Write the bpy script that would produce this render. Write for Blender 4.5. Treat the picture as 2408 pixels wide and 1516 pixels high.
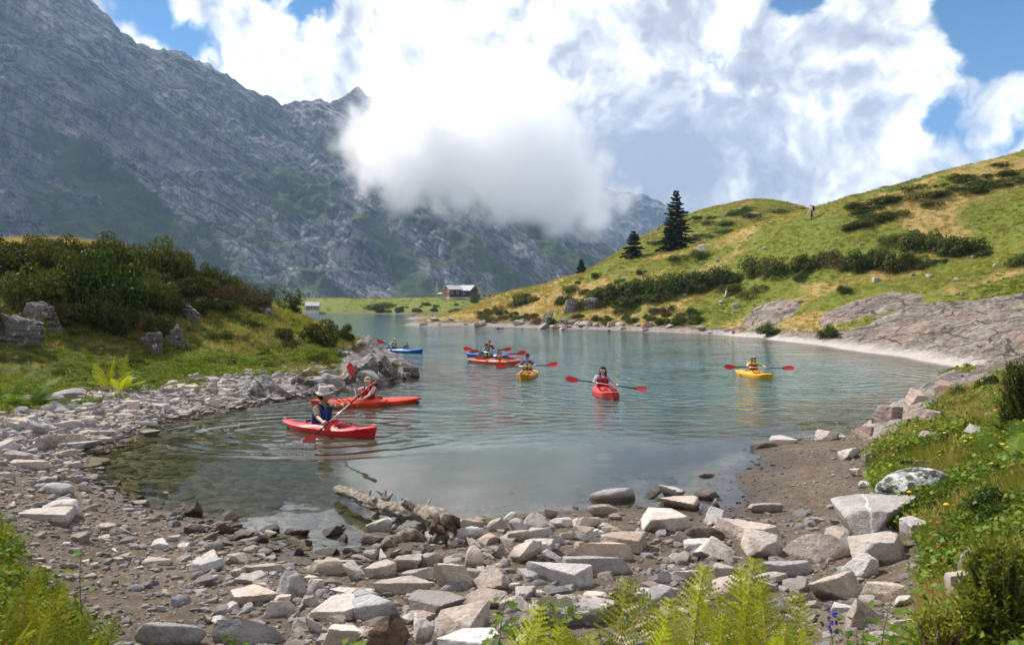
import bpy, math, random
import numpy as np
from mathutils import Vector, Matrix

for _o in list(bpy.data.objects):
    bpy.data.objects.remove(_o)
R = math.radians
random.seed(7)
RNG = np.random.default_rng(11)
SC = bpy.context.scene
COL = SC.collection

# ---------------------------------------------------------------- camera
CAM_H = 2.8
PITCH = R(1.318)
FPX = 1739.1                      # focal length in pixels of a 2408 px wide picture
cam_data = bpy.data.cameras.new('camera')
cam_data.sensor_width = 36
cam_data.lens = 26
cam_data.clip_start = 0.1
cam_data.clip_end = 20000
cam_data.dof.use_dof = True
cam_data.dof.focus_distance = 19
cam_data.dof.aperture_fstop = 4.0
cam = bpy.data.objects.new('camera', cam_data)
COL.objects.link(cam)
cam.location = (0, 0, CAM_H)
cam.rotation_euler = (R(90) - PITCH, 0, 0)
SC.camera = cam

# ---------------------------------------------------------------- sun and exposure
SUN_AZ, SUN_EL = R(-54), R(45)    # azimuth from +Y (negative: to the left), elevation
sun_dir = Vector((math.sin(SUN_AZ) * math.cos(SUN_EL), math.cos(SUN_AZ) * math.cos(SUN_EL), math.sin(SUN_EL)))
sun_l = bpy.data.lights.new('sun', 'SUN')
sun_l.energy = 4.9
sun_l.angle = R(0.6)
sun_l.color = (1.0, 0.95, 0.87)
sun = bpy.data.objects.new('sun', sun_l)
COL.objects.link(sun)
sun.rotation_euler = sun_dir.to_track_quat('Z', 'Y').to_euler()
SC.view_settings.view_transform = 'Standard'
SC.view_settings.look = 'None'
SC.view_settings.exposure = 0.58
SC.view_settings.gamma = 1.0
SC.view_settings.use_curve_mapping = False
SC.render.engine = 'CYCLES'
cy = SC.cycles
cy.max_bounces = 9
cy.diffuse_bounces = 3
cy.glossy_bounces = 3
cy.transmission_bounces = 4
cy.transparent_max_bounces = 12
cy.volume_bounces = 9
cy.volume_step_rate = 1.6
cy.volume_max_steps = 256
cy.use_denoising = True
cy.use_adaptive_sampling = True
cy.adaptive_threshold = 0.02
cy.caustics_reflective = False
cy.caustics_refractive = False
cy.sample_clamp_indirect = 4.0


# ---------------------------------------------------------------- pixel <-> place helpers (measuring only)
CP, SP = math.cos(PITCH), math.sin(PITCH)
def ray(u, v):
    x = (u - 1204) / FPX
    y = (758 - v) / FPX
    return np.array([x, CP + y * SP, -SP + y * CP])
def at_depth(u, v, Y):
    d = ray(u, v)
    return np.array([0, 0, CAM_H]) + d * (Y / d[1])
def at_height(u, v, z=0.0):
    d = ray(u, v)
    return np.array([0, 0, CAM_H]) + d * ((z - CAM_H) / d[2])
def project(x, y, z):
    """world -> picture pixels (2408 wide), arrays allowed"""
    zz = z - CAM_H
    f = y * CP - zz * SP
    up = y * SP + zz * CP
    f = np.maximum(f, 1e-3)
    return 1204 + FPX * x / f, 758 - FPX * up / f
def src(x, y):                    # 2700 px photo -> 2408 px
    return x / 1.12126, y / 1.12126


# ---------------------------------------------------------------- numpy noise
def _hash(ix, iy, iz, seed):
    h = (ix.astype(np.uint32) * np.uint32(374761393) + iy.astype(np.uint32) * np.uint32(668265263)
         + iz.astype(np.uint32) * np.uint32(2147483647) + np.uint32(seed * 974711 + 12345))
    h = (h ^ (h >> np.uint32(13))) * np.uint32(1274126177)
    h = h ^ (h >> np.uint32(16))
    return h
_G = np.array([[1,1,0],[-1,1,0],[1,-1,0],[-1,-1,0],[1,0,1],[-1,0,1],[1,0,-1],[-1,0,-1],
               [0,1,1],[0,-1,1],[0,1,-1],[0,-1,-1],[1,1,0],[-1,1,0],[0,-1,1],[0,-1,-1]], np.float32)
def noise3(x, y, z, seed=0):
    x = np.asarray(x, np.float64); y = np.asarray(y, np.float64); z = np.asarray(z, np.float64)
    x, y, z = np.broadcast_arrays(x, y, z)
    fx, fy, fz = np.floor(x), np.floor(y), np.floor(z)
    ix, iy, iz = fx.astype(np.int64), fy.astype(np.int64), fz.astype(np.int64)
    dx, dy, dz = x - fx, y - fy, z - fz
    u = dx*dx*dx*(dx*(dx*6-15)+10); v = dy*dy*dy*(dy*(dy*6-15)+10); w = dz*dz*dz*(dz*(dz*6-15)+10)
    def g(a, b, c):
        k = _G[_hash(ix+a, iy+b, iz+c, seed) & np.uint32(15)]
        return k[..., 0]*(dx-a) + k[..., 1]*(dy-b) + k[..., 2]*(dz-c)
    with np.errstate(over='ignore'):
        x00 = g(0,0,0)*(1-u)+g(1,0,0)*u; x10 = g(0,1,0)*(1-u)+g(1,1,0)*u
        x01 = g(0,0,1)*(1-u)+g(1,0,1)*u; x11 = g(0,1,1)*(1-u)+g(1,1,1)*u
    return (x00*(1-v)+x10*v)*(1-w)+(x01*(1-v)+x11*v)*w
def fbm(x, y, z=0.0, octv=4, seed=0, gain=0.5):
    s = 0; a = 1; t = 0
    for i in range(octv):
        k = 2.03 ** i
        s = s + a * noise3(np.asarray(x)*k, np.asarray(y)*k, np.asarray(z)*k, seed+i*17)
        t += a; a *= gain
    return s / t
def ridged(x, y, z=0.0, octv=4, seed=0, gain=0.5):
    s = 0; a = 1; t = 0
    for i in range(octv):
        k = 2.07 ** i
        s = s + a * (1 - 2*np.abs(noise3(np.asarray(x)*k, np.asarray(y)*k, np.asarray(z)*k, seed+i*31)))
        t += a; a *= gain
    return s / t
def sstep(x, a, b):
    t = np.clip((x - a) / (b - a), 0, 1)
    return t * t * (3 - 2 * t)
def in_poly(u, v, poly):
    c = np.zeros(np.shape(u), bool)
    n = len(poly)
    for i in range(n):
        x1, y1 = poly[i]; x2, y2 = poly[(i+1) % n]
        if y1 == y2:
            continue
        k = ((y1 > v) != (y2 > v)) & (u < (x2 - x1) * (v - y1) / (y2 - y1) + x1)
        c ^= k
    return c


# ---------------------------------------------------------------- mesh / object helpers
def mk_mesh(name, V, F, mat=None, smooth=True, attrs=None, mats=None, midx=None):
    me = bpy.data.meshes.new(name)
    V = np.asarray(V, np.float32)
    if isinstance(F, np.ndarray):
        n, k = F.shape
        me.vertices.add(len(V)); me.vertices.foreach_set('co', V.ravel())
        me.loops.add(n * k); me.loops.foreach_set('vertex_index', F.astype(np.int32).ravel())
        me.polygons.add(n); me.polygons.foreach_set('loop_start', np.arange(0, n*k, k, dtype=np.int32))
        me.update(calc_edges=True)
    else:
        me.from_pydata(V.tolist(), [], [list(map(int, f)) for f in F])
    if smooth and len(me.polygons):
        me.polygons.foreach_set('use_smooth', np.ones(len(me.polygons), bool))
    if mats:
        for m in mats: me.materials.append(m)
        if midx is not None: me.polygons.foreach_set('material_index', np.asarray(midx, np.int32))
    elif mat:
        me.materials.append(mat)
    for k, a in (attrs or {}).items():
        at = me.attributes.new(k, 'FLOAT', 'POINT')
        at.data.foreach_set('value', np.asarray(a, np.float32).ravel())
    me.update()
    return me
def link(name, me, parent=None, loc=None, rot=None, scale=None):
    o = bpy.data.objects.new(name, me)
    COL.objects.link(o)
    if parent is not None: o.parent = parent
    if loc is not None: o.location = loc
    if rot is not None: o.rotation_euler = rot
    if scale is not None: o.scale = scale
    return o
def obj(name, V, F, mat, parent=None, smooth=True, loc=None, attrs=None, sharp=None):
    me = mk_mesh(name, V, F, mat, smooth, attrs)
    if sharp is not None: me.set_sharp_from_angle(angle=R(sharp))
    return link(name, me, parent, loc)
def tag(o, label, cat, group=None):
    o['label'] = label; o['category'] = cat
    if group: o['group'] = group
    return o
def kind(o, k, label=None):
    o['kind'] = k
    if label: o['label'] = label
    return o
def thing(name, label, cat, loc=(0, 0, 0), rz=0.0, group=None):
    o = bpy.data.objects.new(name, None)
    o.empty_display_size = 0.2
    COL.objects.link(o)
    o.location = loc; o.rotation_euler = (0, 0, rz)
    return tag(o, label, cat, group)
def copy_tree(root, loc, rot=None, scale=None, label=None, group=None):
    r = root.copy(); COL.objects.link(r)
    r.location = loc
    if rot is not None: r.rotation_euler = rot
    if scale is not None: r.scale = scale
    if label: r['label'] = label
    if group: r['group'] = group
    for ch in list(root.children):
        c = ch.copy(); COL.objects.link(c); c.parent = r
        for g in list(ch.children):
            d = g.copy(); COL.objects.link(d); d.parent = c
    return r
class MB:
    """collects simple shapes into one mesh"""
    def __init__(self): self.V = []; self.F = []; self.n = 0
    def add(self, V, F):
        V = np.asarray(V, float)
        self.V.append(V); self.F += [[int(i) + self.n for i in f] for f in F]; self.n += len(V)
        return self
    def tube(self, pts, radii, seg=8, cap=True, flat=1.0):
        pts = np.asarray(pts, float)
        if np.isscalar(radii): radii = [radii] * len(pts)
        T = np.gradient(pts, axis=0); T /= np.linalg.norm(T, axis=1)[:, None] + 1e-12
        ref = np.array([0, 0, 1.0]) if abs(T[0][2]) < 0.9 else np.array([1.0, 0, 0])
        V = []; n0 = None
        for p, t, r in zip(pts, T, radii):
            if n0 is None: n = np.cross(t, ref)
            else: n = n0 - t * np.dot(n0, t)
            n /= np.linalg.norm(n) + 1e-12; n0 = n; b = np.cross(t, n)
            for k in range(seg):
                a = 2 * math.pi * k / seg
                V.append(p + r * (math.cos(a) * n + flat * math.sin(a) * b))
        F = []
        for i in range(len(pts) - 1):
            for k in range(seg):
                a = i*seg+k; b2 = i*seg+(k+1) % seg
                F.append([a, b2, b2+seg, a+seg])
        if cap:
            F.append(list(range(seg))[::-1]); F.append([(len(pts)-1)*seg+k for k in range(seg)])
        return self.add(V, F)
    def capsule(self, a, b, ra, rb, seg=10):
        a = np.asarray(a, float); b = np.asarray(b, float)
        d = b - a; L = np.linalg.norm(d); d = d / (L + 1e-9)
        P = []; Rr = []
        for k in range(4):
            t = math.pi/2 * (1 - k/4); P.append(a - d*ra*math.sin(t)); Rr.append(max(ra*math.cos(t), ra*0.02))
        for k in range(1, 3): P.append(a + d*L*k/3); Rr.append(ra+(rb-ra)*k/3)
        for k in range(5):
            t = math.pi/2 * k/4; P.append(b + d*rb*math.sin(t)); Rr.append(max(rb*math.cos(t), rb*0.02))
        return self.tube(P, Rr, seg)
    def ell(self, c, r, axes=None, seg=14, rings=9, zmin=-1.0):
        c = np.asarray(c, float)
        A = np.eye(3) if axes is None else np.asarray(axes, float)
        V = []; F = []
        t0 = math.asin(max(-1, min(1, zmin)))
        for i in range(rings + 1):
            t = t0 + (math.pi/2 - t0) * i / rings
            for k in range(seg):
                p = 2*math.pi*k/seg
                q = np.array([r[0]*math.cos(t)*math.cos(p), r[1]*math.cos(t)*math.sin(p), r[2]*math.sin(t)])
                V.append(c + q @ A)
        for i in range(rings):
            for k in range(seg):
                a = i*seg+k; b = i*seg+(k+1) % seg
                F.append([a, b, b+seg, a+seg])
        F.append(list(range(seg))[::-1]); F.append([rings*seg+k for k in range(seg)])
        return self.add(V, F)
    def box(self, c, s, axes=None):
        A = np.eye(3) if axes is None else np.asarray(axes, float)
        q = np.array([[x, y, z] for x in (-.5, .5) for y in (-.5, .5) for z in (-.5, .5)]) * np.asarray(s, float)
        return self.add(np.asarray(c, float) + q @ A, [[0,1,3,2],[4,6,7,5],[0,4,5,1],[2,3,7,6],[0,2,6,4],[1,5,7,3]])
    def prism(self, prof, x0, x1):
        """profile of (y, z) points pushed from x0 to x1"""
        n = len(prof)
        V = [[x0, y, z] for y, z in prof] + [[x1, y, z] for y, z in prof]
        F = [list(range(n))[::-1], list(range(n, 2*n))] + [[i, (i+1) % n, n+(i+1) % n, n+i] for i in range(n)]
        return self.add(V, F)
    def arr(self): return np.concatenate(self.V)
    def build(self, name, mat, parent=None, smooth=True, loc=None, sharp=None):
        return obj(name, self.arr(), self.F, mat, parent, smooth, loc, sharp=sharp)
    def mesh(self, name, mat, smooth=True): return mk_mesh(name, self.arr(), self.F, mat, smooth)


# ---------------------------------------------------------------- node helpers
class G:
    def __init__(self, nt): self.nt = nt
    def n(self, typ, ins=None, **props):
        nd = self.nt.nodes.new(typ)
        for k, v in props.items(): setattr(nd, k, v)
        for k, v in (ins or {}).items(): self.set(nd.inputs[k], v)
        return nd
    def set(self, sock, v):
        if isinstance(v, bpy.types.NodeSocket): self.nt.links.new(v, sock)
        elif isinstance(v, bpy.types.Node): self.nt.links.new(v.outputs[0], sock)
        else:
            if isinstance(v, tuple) and len(v) == 3 and sock.type == 'RGBA': v = v + (1,)
            sock.default_value = v
    def m(self, op, a, b=0.0, c=0.0, clamp=False):
        nd = self.n('ShaderNodeMath', operation=op, use_clamp=clamp)
        self.set(nd.inputs[0], a); self.set(nd.inputs[1], b); self.set(nd.inputs[2], c)
        return nd.outputs[0]
    def vm(self, op, a, b=(0, 0, 0), s=None):
        nd = self.n('ShaderNodeVectorMath', operation=op)
        self.set(nd.inputs[0], a)
        if b is not None and len(nd.inputs) > 1: self.set(nd.inputs[1], b)
        if s is not None: self.set(nd.inputs['Scale'], s)
        return nd.outputs['Value'] if op in ('DOT_PRODUCT', 'LENGTH', 'DISTANCE') else nd.outputs[0]
    def mix(self, f, a, b, mode='MIX'):
        nd = self.n('ShaderNodeMix', data_type='RGBA', blend_type=mode)
        self.set(nd.inputs[0], f); self.set(nd.inputs[6], a); self.set(nd.inputs[7], b)
        return nd.outputs[2]
    def mixf(self, f, a, b):
        nd = self.n('ShaderNodeMix', data_type='FLOAT')
        self.set(nd.inputs[0], f); self.set(nd.inputs[2], a); self.set(nd.inputs[3], b)
        return nd.outputs[0]
    def ss(self, x, a, b):
        nd = self.n('ShaderNodeMapRange', interpolation_type='SMOOTHSTEP')
        self.set(nd.inputs[0], x); nd.inputs[1].default_value = a; nd.inputs[2].default_value = b
        return nd.outputs[0]
    def noise(self, vec, scale, detail=4.0, rough=0.55, dist=0.0, out='Fac', **k):
        nd = self.n('ShaderNodeTexNoise', {'Scale': scale, 'Detail': detail, 'Roughness': rough, 'Distortion': dist}, **k)
        if vec is not None: self.set(nd.inputs['Vector'], vec)
        return nd.outputs[out]
    def vor(self, vec, scale, feature='F1', out='Distance', rand=1.0):
        nd = self.n('ShaderNodeTexVoronoi', {'Scale': scale, 'Randomness': rand}, feature=feature)
        if vec is not None: self.set(nd.inputs['Vector'], vec)
        return nd.outputs[out]
    def ramp(self, f, stops):
        nd = self.n('ShaderNodeValToRGB')
        e = nd.color_ramp.elements
        while len(e) < len(stops): e.new(0.5)
        for i, (p, c) in enumerate(stops):
            e[i].position = p; e[i].color = tuple(c) + (1,) if len(c) == 3 else c
        self.set(nd.inputs[0], f)
        return nd.outputs[0]
    def attr(self, name, typ='GEOMETRY', out='Fac'):
        return self.n('ShaderNodeAttribute', attribute_name=name, attribute_type=typ).outputs[out]
    def bump(self, h, strength=0.5, dist=0.02, normal=None):
        nd = self.n('ShaderNodeBump', {'Strength': strength, 'Distance': dist, 'Height': h})
        if normal is not None: self.set(nd.inputs['Normal'], normal)
        return nd.outputs[0]
    def pos(self): return self.n('ShaderNodeNewGeometry').outputs['Position']
    def objc(self): return self.n('ShaderNodeTexCoord').outputs['Object']
    def rand(self): return self.n('ShaderNodeObjectInfo').outputs['Random']
    def sep(self, v):
        return self.n('ShaderNodeSeparateXYZ', {0: v}).outputs
    def comb(self, x, y, z): return self.n('ShaderNodeCombineXYZ', {0: x, 1: y, 2: z}).outputs[0]
def new_mat(name):
    m = bpy.data.materials.new(name); m.use_nodes = True
    nt = m.node_tree; nt.nodes.clear()
    g = G(nt); out = g.n('ShaderNodeOutputMaterial')
    return m, g, out
def pbr(g, out, color, rough=0.7, normal=None, spec=0.3, **k):
    b = g.n('ShaderNodeBsdfPrincipled', {'Base Color': color, 'Roughness': rough, 'Specular IOR Level': spec})
    if normal is not None: g.set(b.inputs['Normal'], normal)
    for kk, v in k.items(): g.set(b.inputs[kk.replace('_', ' ')], v)
    g.set(out.inputs[0], b.outputs[0])
    return b
_PL = {}
def plain(name, col, rough=0.6, var=0.12, scale=30.0, spec=0.3, bump=0.0, coat=0.0, metal=0.0, trans=0.0):
    if name in _PL: return _PL[name]
    m, g, out = new_mat(name)
    nz = g.noise(g.objc(), scale, 5, 0.6)
    c = g.mix(g.ss(nz, 0.3, 0.7), tuple(x*(1-var) for x in col), tuple(min(1, x*(1+var)) for x in col))
    nrm = g.bump(nz, bump, 0.01) if bump else None
    b = pbr(g, out, c, g.mixf(nz, rough*0.85, min(1, rough*1.15)), nrm, spec, Metallic=metal)
    if coat: b.inputs['Coat Weight'].default_value = coat; b.inputs['Coat Roughness'].default_value = 0.15
    _PL[name] = m
    return m

# ================================================================ SKY
def build_world():
    w = bpy.data.worlds.new('World'); SC.world = w; w.use_nodes = True
    nt = w.node_tree; nt.nodes.clear(); g = G(nt)
    out = g.n('ShaderNodeOutputWorld')
    sky = g.n('ShaderNodeTexSky', sky_type='NISHITA', sun_disc=False, sun_elevation=SUN_EL,
              sun_rotation=SUN_AZ, altitude=1700, air_density=1.0, dust_density=0.3, ozone_density=1.4)
    blue = g.mix(1.0, sky.outputs[0], (0.26, 0.80, 1.12), 'MULTIPLY')
    d = g.n('ShaderNodeTexCoord').outputs['Generated']
    nw = g.noise(d, 3.1, 4, 0.5, out='Color')
    warp = g.vm('SCALE', g.vm('SUBTRACT', nw, (0.5, 0.5, 0.5)), s=0.16)
    dw = g.vm('ADD', d, warp)
    db = g.vm('NORMALIZE', g.vm('ADD', d, g.vm('SCALE', g.vm('SUBTRACT', g.noise(d, 9.0, 6, 0.62, out='Color'), (0.5, 0.5, 0.5)), s=0.05)))
    def puff(vec):               # heaped cauliflower shapes over broad masses
        s = g.m('MULTIPLY', g.noise(vec, 3.6, 6, 0.55), 0.60)
        for sc, am in ((6.5, 0.34), (14.0, 0.20), (31.0, 0.11), (66.0, 0.055)):
            s = g.m('MULTIPLY_ADD', g.m('ABSOLUTE', g.m('SUBTRACT', g.noise(vec, sc, 0.0, 0.5), 0.5)), am*2.0, s)
        return s
    dv = g.vm('ADD', d, g.vm('SCALE', g.vm('SUBTRACT', g.noise(d, 6.0, 5, 0.55, out='Color'), (0.5, 0.5, 0.5)), s=0.12))
    n1 = puff(dv)
    n2 = puff(g.vm('ADD', dv, (0.016, -0.008, -0.024)))
    nf = g.noise(dw, 17.0, 7, 0.6)
    def blob(u, v, rad):            # a soft spot of the sky in a fixed compass direction
        c = ray(u, v); c = c / np.linalg.norm(c)
        k = 1.0 / (1 - math.cos(rad / FPX))
        dt = g.vm('DOT_PRODUCT', db, tuple(float(x) for x in c))
        return g.m('POWER', 2.718, g.m('MULTIPLY', g.m('SUBTRACT', dt, 1.0), k))
    def total(base, spots):
        s = base
        for u, v, rad, wgt in spots: s = g.m('MULTIPLY_ADD', blob(u, v, rad), wgt, s)
        return s
    cover = total(g.m('MULTIPLY_ADD', n1, 1.5, g.m('MULTIPLY_ADD', nf, 0.30, -0.36)), [
        (1150, 250, 420, 0.35), (1700, 350, 330, 0.22), (700, 160, 260, 0.12), (2200, 220, 110, 0.2), (2390, 225, 60, 0.15), (2260, 150, 70, 0.12), (2050, 470, 200, 0.12), (2080, 120, 170, 0.12),
        (690, 0, 75, -0.5), (350, 30, 55, -0.4), (430, 108, 50, -0.36), (1672, 158, 48, -0.42), (2330, 105, 80, -0.36), (2440, 70, 130, -0.30),
        (2215, 265, 65, -0.34), (2140, 300, 55, -0.34), (2330, 365, 80, -0.34), (2430, 260, 60, -0.3), (1900, -30, 60, -0.4), (2270, 30, 60, -0.3)])
    alpha = g.ss(cover, 0.24, 0.46)
    relief = g.m('MULTIPLY', g.m('SUBTRACT', n1, n2), 3.2)
    shade = total(g.m('ADD', g.m('MULTIPLY_ADD', nf, 0.45, 0.27), relief), [
        (1000, 130, 300, 0.34), (600, 170, 200, 0.30), (1600, 40, 240, 0.22), (2150, 150, 220, 0.22), (1930, 330, 120, 0.26), (2250, 330, 130, 0.2), (1280, 260, 110, 0.16),
        (1530, 330, 190, -0.36), (1480, 470, 150, -0.34), (1330, 110, 110, -0.16), (1850, 470, 170, -0.22), (1880, 220, 120, -0.22), (780, 60, 90, -0.16), (2080, 480, 130, -0.16), (1680, 480, 150, -0.2)])
    shade = g.m('MULTIPLY_ADD', shade, 0.86, 0.07)
    ccol = g.ramp(shade, [(0.05, (0.40, 0.43, 0.54)), (0.34, (0.62, 0.64, 0.72)), (0.56, (0.95, 0.96, 1.0)), (0.80, (1.45, 1.44, 1.42)), (1.0, (2.2, 2.18, 2.14))])
    thin = g.ss(cover, 0.30, 0.60)
    ccol = g.mix(thin, g.mix(0.4, ccol, (0.95, 0.97, 1.02)), ccol)
    skyv = g.mix(1.0, blue, (0.105, 0.105, 0.105), 'MULTIPLY')
    col = g.mix(alpha, skyv, ccol)
    bg = g.n('ShaderNodeBackground', {'Color': col, 'Strength': 0.62})
    g.set(out.inputs[0], bg.outputs[0])
build_world()

# ================================================================ MATERIALS OF THE SETTING
def rock_colors(g, vec, pale=(0.43, 0.385, 0.345), dark=(0.20, 0.175, 0.155)):
    a = g.noise(vec, 2.6, 8, 0.62)
    b = g.noise(vec, 11.0, 6, 0.65)
    v = g.m('MULTIPLY_ADD', b, 0.45, g.m('MULTIPLY', a, 0.6))
    return g.ramp(v, [(0.34, dark), (0.5, tuple(0.5*(p+q)*1.12 for p, q in zip(pale, dark))), (0.6, pale), (0.78, tuple(min(1, p*1.16) for p in pale))]), a, b

def mat_terrain():
    m, g, out = new_mat('terrain')
    P = g.pos(); z = g.sep(P)[2]
    ag, ar, ad, am = g.attr('grass'), g.attr('rock'), g.attr('dry'), g.attr('moss')  # 'moss' carries painted shade for mound grass, a dark grey tone for rock
    # mud with fine stones
    n1 = g.noise(P, 0.9, 6, 0.6); n2 = g.noise(P, 7, 8, 0.68); n3 = g.noise(P, 45, 5, 0.7)
    mud = g.ramp(g.m('MULTIPLY_ADD', n1, 0.4, g.m('MULTIPLY', n2, 0.6)), [(0.32, (0.052, 0.038, 0.027)), (0.5, (0.115, 0.086, 0.062)), (0.7, (0.19, 0.15, 0.113))])
    st = g.vor(g.vm('ADD', P, g.vm('SCALE', g.noise(P, 9, 3, out='Color'), s=0.09)), 24, 'F1')
    sid = g.vor(g.vm('ADD', P, g.vm('SCALE', g.noise(P, 9, 3, out='Color'), s=0.09)), 24, 'F1', 'Color')
    sel = g.m('MULTIPLY', g.m('GREATER_THAN', g.sep(sid)[0], 0.62), g.ss(st, 0.36, 0.24))
    mud = g.mix(g.m('MULTIPLY', sel, 0.8), mud, g.mix(g.sep(sid)[1], (0.24, 0.205, 0.175), (0.44, 0.40, 0.36)))
    wet = g.m('MULTIPLY', g.ss(g.m('MULTIPLY_ADD', n1, 0.10, z), 0.15, 0.03), 1.0)
    mud = g.mix(wet, mud, g.mix(1.0, mud, (0.42, 0.38, 0.34), 'MULTIPLY'))
    # lake bed: olive silt with flat stones
    bedst = g.vor(g.vm('MULTIPLY', P, (1, 1, 0.2)), 3.6, 'DISTANCE_TO_EDGE')
    bedc = g.vor(g.vm('MULTIPLY', P, (1, 1, 0.2)), 3.6, 'F1', 'Color')
    bed = g.mix(g.ss(bedst, 0.02, 0.09), (0.06, 0.05, 0.022), g.mix(g.sep(bedc)[0], (0.14, 0.115, 0.055), (0.27, 0.225, 0.125)))
    bed = g.mix(g.m('MULTIPLY', n2, 0.6), bed, (0.13, 0.11, 0.05))
    mud = g.mix(g.ss(z, 0.005, -0.05), mud, bed)
    # grass
    gn = g.noise(P, 0.35, 6, 0.62); gm = g.noise(P, 2.2, 6, 0.65); gf = g.noise(P, 14, 5, 0.7)
    gl = g.ramp(g.m('MULTIPLY_ADD', gf, 0.35, g.m('MULTIPLY', gm, 0.65)), [(0.30, (0.035, 0.048, 0.008)), (0.48, (0.12, 0.145, 0.02)), (0.62, (0.22, 0.23, 0.038)), (0.8, (0.33, 0.31, 0.07))])
    dr = g.ramp(g.m('MULTIPLY_ADD', gf, 0.4, g.m('MULTIPLY', gm, 0.6)), [(0.3, (0.12, 0.085, 0.03)), (0.5, (0.33, 0.235, 0.08)), (0.75, (0.52, 0.39, 0.17))])
    dryf = g.ss(g.m('ADD', ad, g.m('MULTIPLY', g.m('SUBTRACT', gn, 0.5), 1.5)), 0.35, 0.75)
    gr = g.mix(dryf, gl, dr)
    gr = g.mix(g.m('MULTIPLY', am, 0.75), gr, g.mix(g.ss(gm, 0.4, 0.62), (0.030, 0.028, 0.008), (0.135, 0.115, 0.026)))  # shade of the left mound painted in: its grass colour goes dark olive-brown
    ea = g.ss(g.noise(P, 1.3, 6, 0.7), 0.63, 0.72)
    gr = g.mix(g.m('MULTIPLY', ea, 0.7), gr, (0.11, 0.07, 0.045))
    # bedrock
    tilt = g.vm('MULTIPLY', g.n('ShaderNodeVectorRotate', {'Vector': P, 'Axis': (0, 0, 1), 'Angle': R(-22)}, rotation_type='AXIS_ANGLE').outputs[0], (0.22, 1.1, 1.6))
    s1 = g.noise(tilt, 0.9, 8, 0.66, 0.4); s2 = g.noise(tilt, 5, 6, 0.65)
    rk = g.ramp(g.m('MULTIPLY_ADD', s2, 0.4, g.m('MULTIPLY', s1, 0.6)), [(0.36, (0.085, 0.07, 0.062)), (0.46, (0.195, 0.162, 0.143)), (0.56, (0.285, 0.238, 0.21)), (0.68, (0.385, 0.345, 0.30))])
    cr = g.vor(g.vm('ADD', tilt, g.vm('SCALE', g.noise(P, 0.8, 4, out='Color'), s=0.7)), 0.55, 'DISTANCE_TO_EDGE')
    s3 = g.noise(P, 3.2, 7, 0.7)
    rk = g.mix(g.ss(s3, 0.52, 0.40), rk, g.mix(1.0, rk, (0.55, 0.52, 0.50), 'MULTIPLY'))
    lich = g.ss(g.noise(P, 0.7, 7, 0.68), 0.52, 0.62)
    rk = g.mix(g.m('MULTIPLY', lich, 0.55), rk, (0.27, 0.275, 0.185))
    pink = g.ss(g.noise(P, 0.28, 5, 0.6), 0.5, 0.65)
    rk = g.mix(g.m('MULTIPLY', pink, 0.5), rk, (0.38, 0.255, 0.20))
    crack = g.m('MAXIMUM', g.ss(g.m('ABSOLUTE', g.m('SUBTRACT', s1, 0.5)), 0.014, 0.002), g.ss(g.m('ABSOLUTE', g.m('SUBTRACT', s1, 0.41)), 0.010, 0.001))
    crack = g.m('MAXIMUM', crack, g.ss(cr, 0.035, 0.008))
    rk = g.mix(crack, rk, (0.06, 0.05, 0.046))
    rk = g.mix(g.m('MULTIPLY', am, 0.75), rk, g.mix(g.ss(s2, 0.35, 0.65), (0.10, 0.09, 0.085), (0.32, 0.295, 0.28)))
    bleach = g.m('MULTIPLY', g.m('SUBTRACT', 1.0, am), g.ss(g.m('ADD', z, g.m('MULTIPLY', g.m('ADD', s1, s3), 0.8)), 1.35, 0.95))       # band bared by the falling lake level
    rk = g.mix(bleach, rk, g.mix(s2, (0.36, 0.325, 0.30), (0.52, 0.475, 0.44)))
    rk = g.mix(g.ss(z, 0.10, 0.02), rk, g.mix(1.0, rk, (0.4, 0.37, 0.34), 'MULTIPLY'))
    edge = g.m('MULTIPLY', g.m('SUBTRACT', g.noise(P, 3.0, 6, 0.7), 0.5), 0.9)
    base = g.mix(g.ss(g.m('ADD', ag, edge), 0.4, 0.6), mud, gr)
    base = g.mix(g.ss(g.m('ADD', ar, edge), 0.42, 0.58), base, rk)
    h = g.m('ADD', g.m('MULTIPLY', n2, 0.6), g.m('ADD', g.m('MULTIPLY', n3, 0.25), g.m('MULTIPLY', sel, 0.35)))
    h = g.mixf(ar, h, g.m('ADD', g.m('MULTIPLY', s1, 1.2), g.m('MULTIPLY', s2, 0.7)))
    h = g.mixf(ag, h, g.m('ADD', gm, g.m('MULTIPLY', gf, 0.5)))
    dist = g.mixf(g.m('MAXIMUM', ag, ar), 0.05, 0.22)
    nb = g.n('ShaderNodeBump', {'Strength': 0.9, 'Distance': dist, 'Height': h}).outputs[0]
    rough = g.mixf(wet, 0.9, g.mixf(n2, 0.3, 0.6))
    pbr(g, out, base, rough, nb, g.mixf(wet, 0.15, 0.45))
    return m

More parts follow.
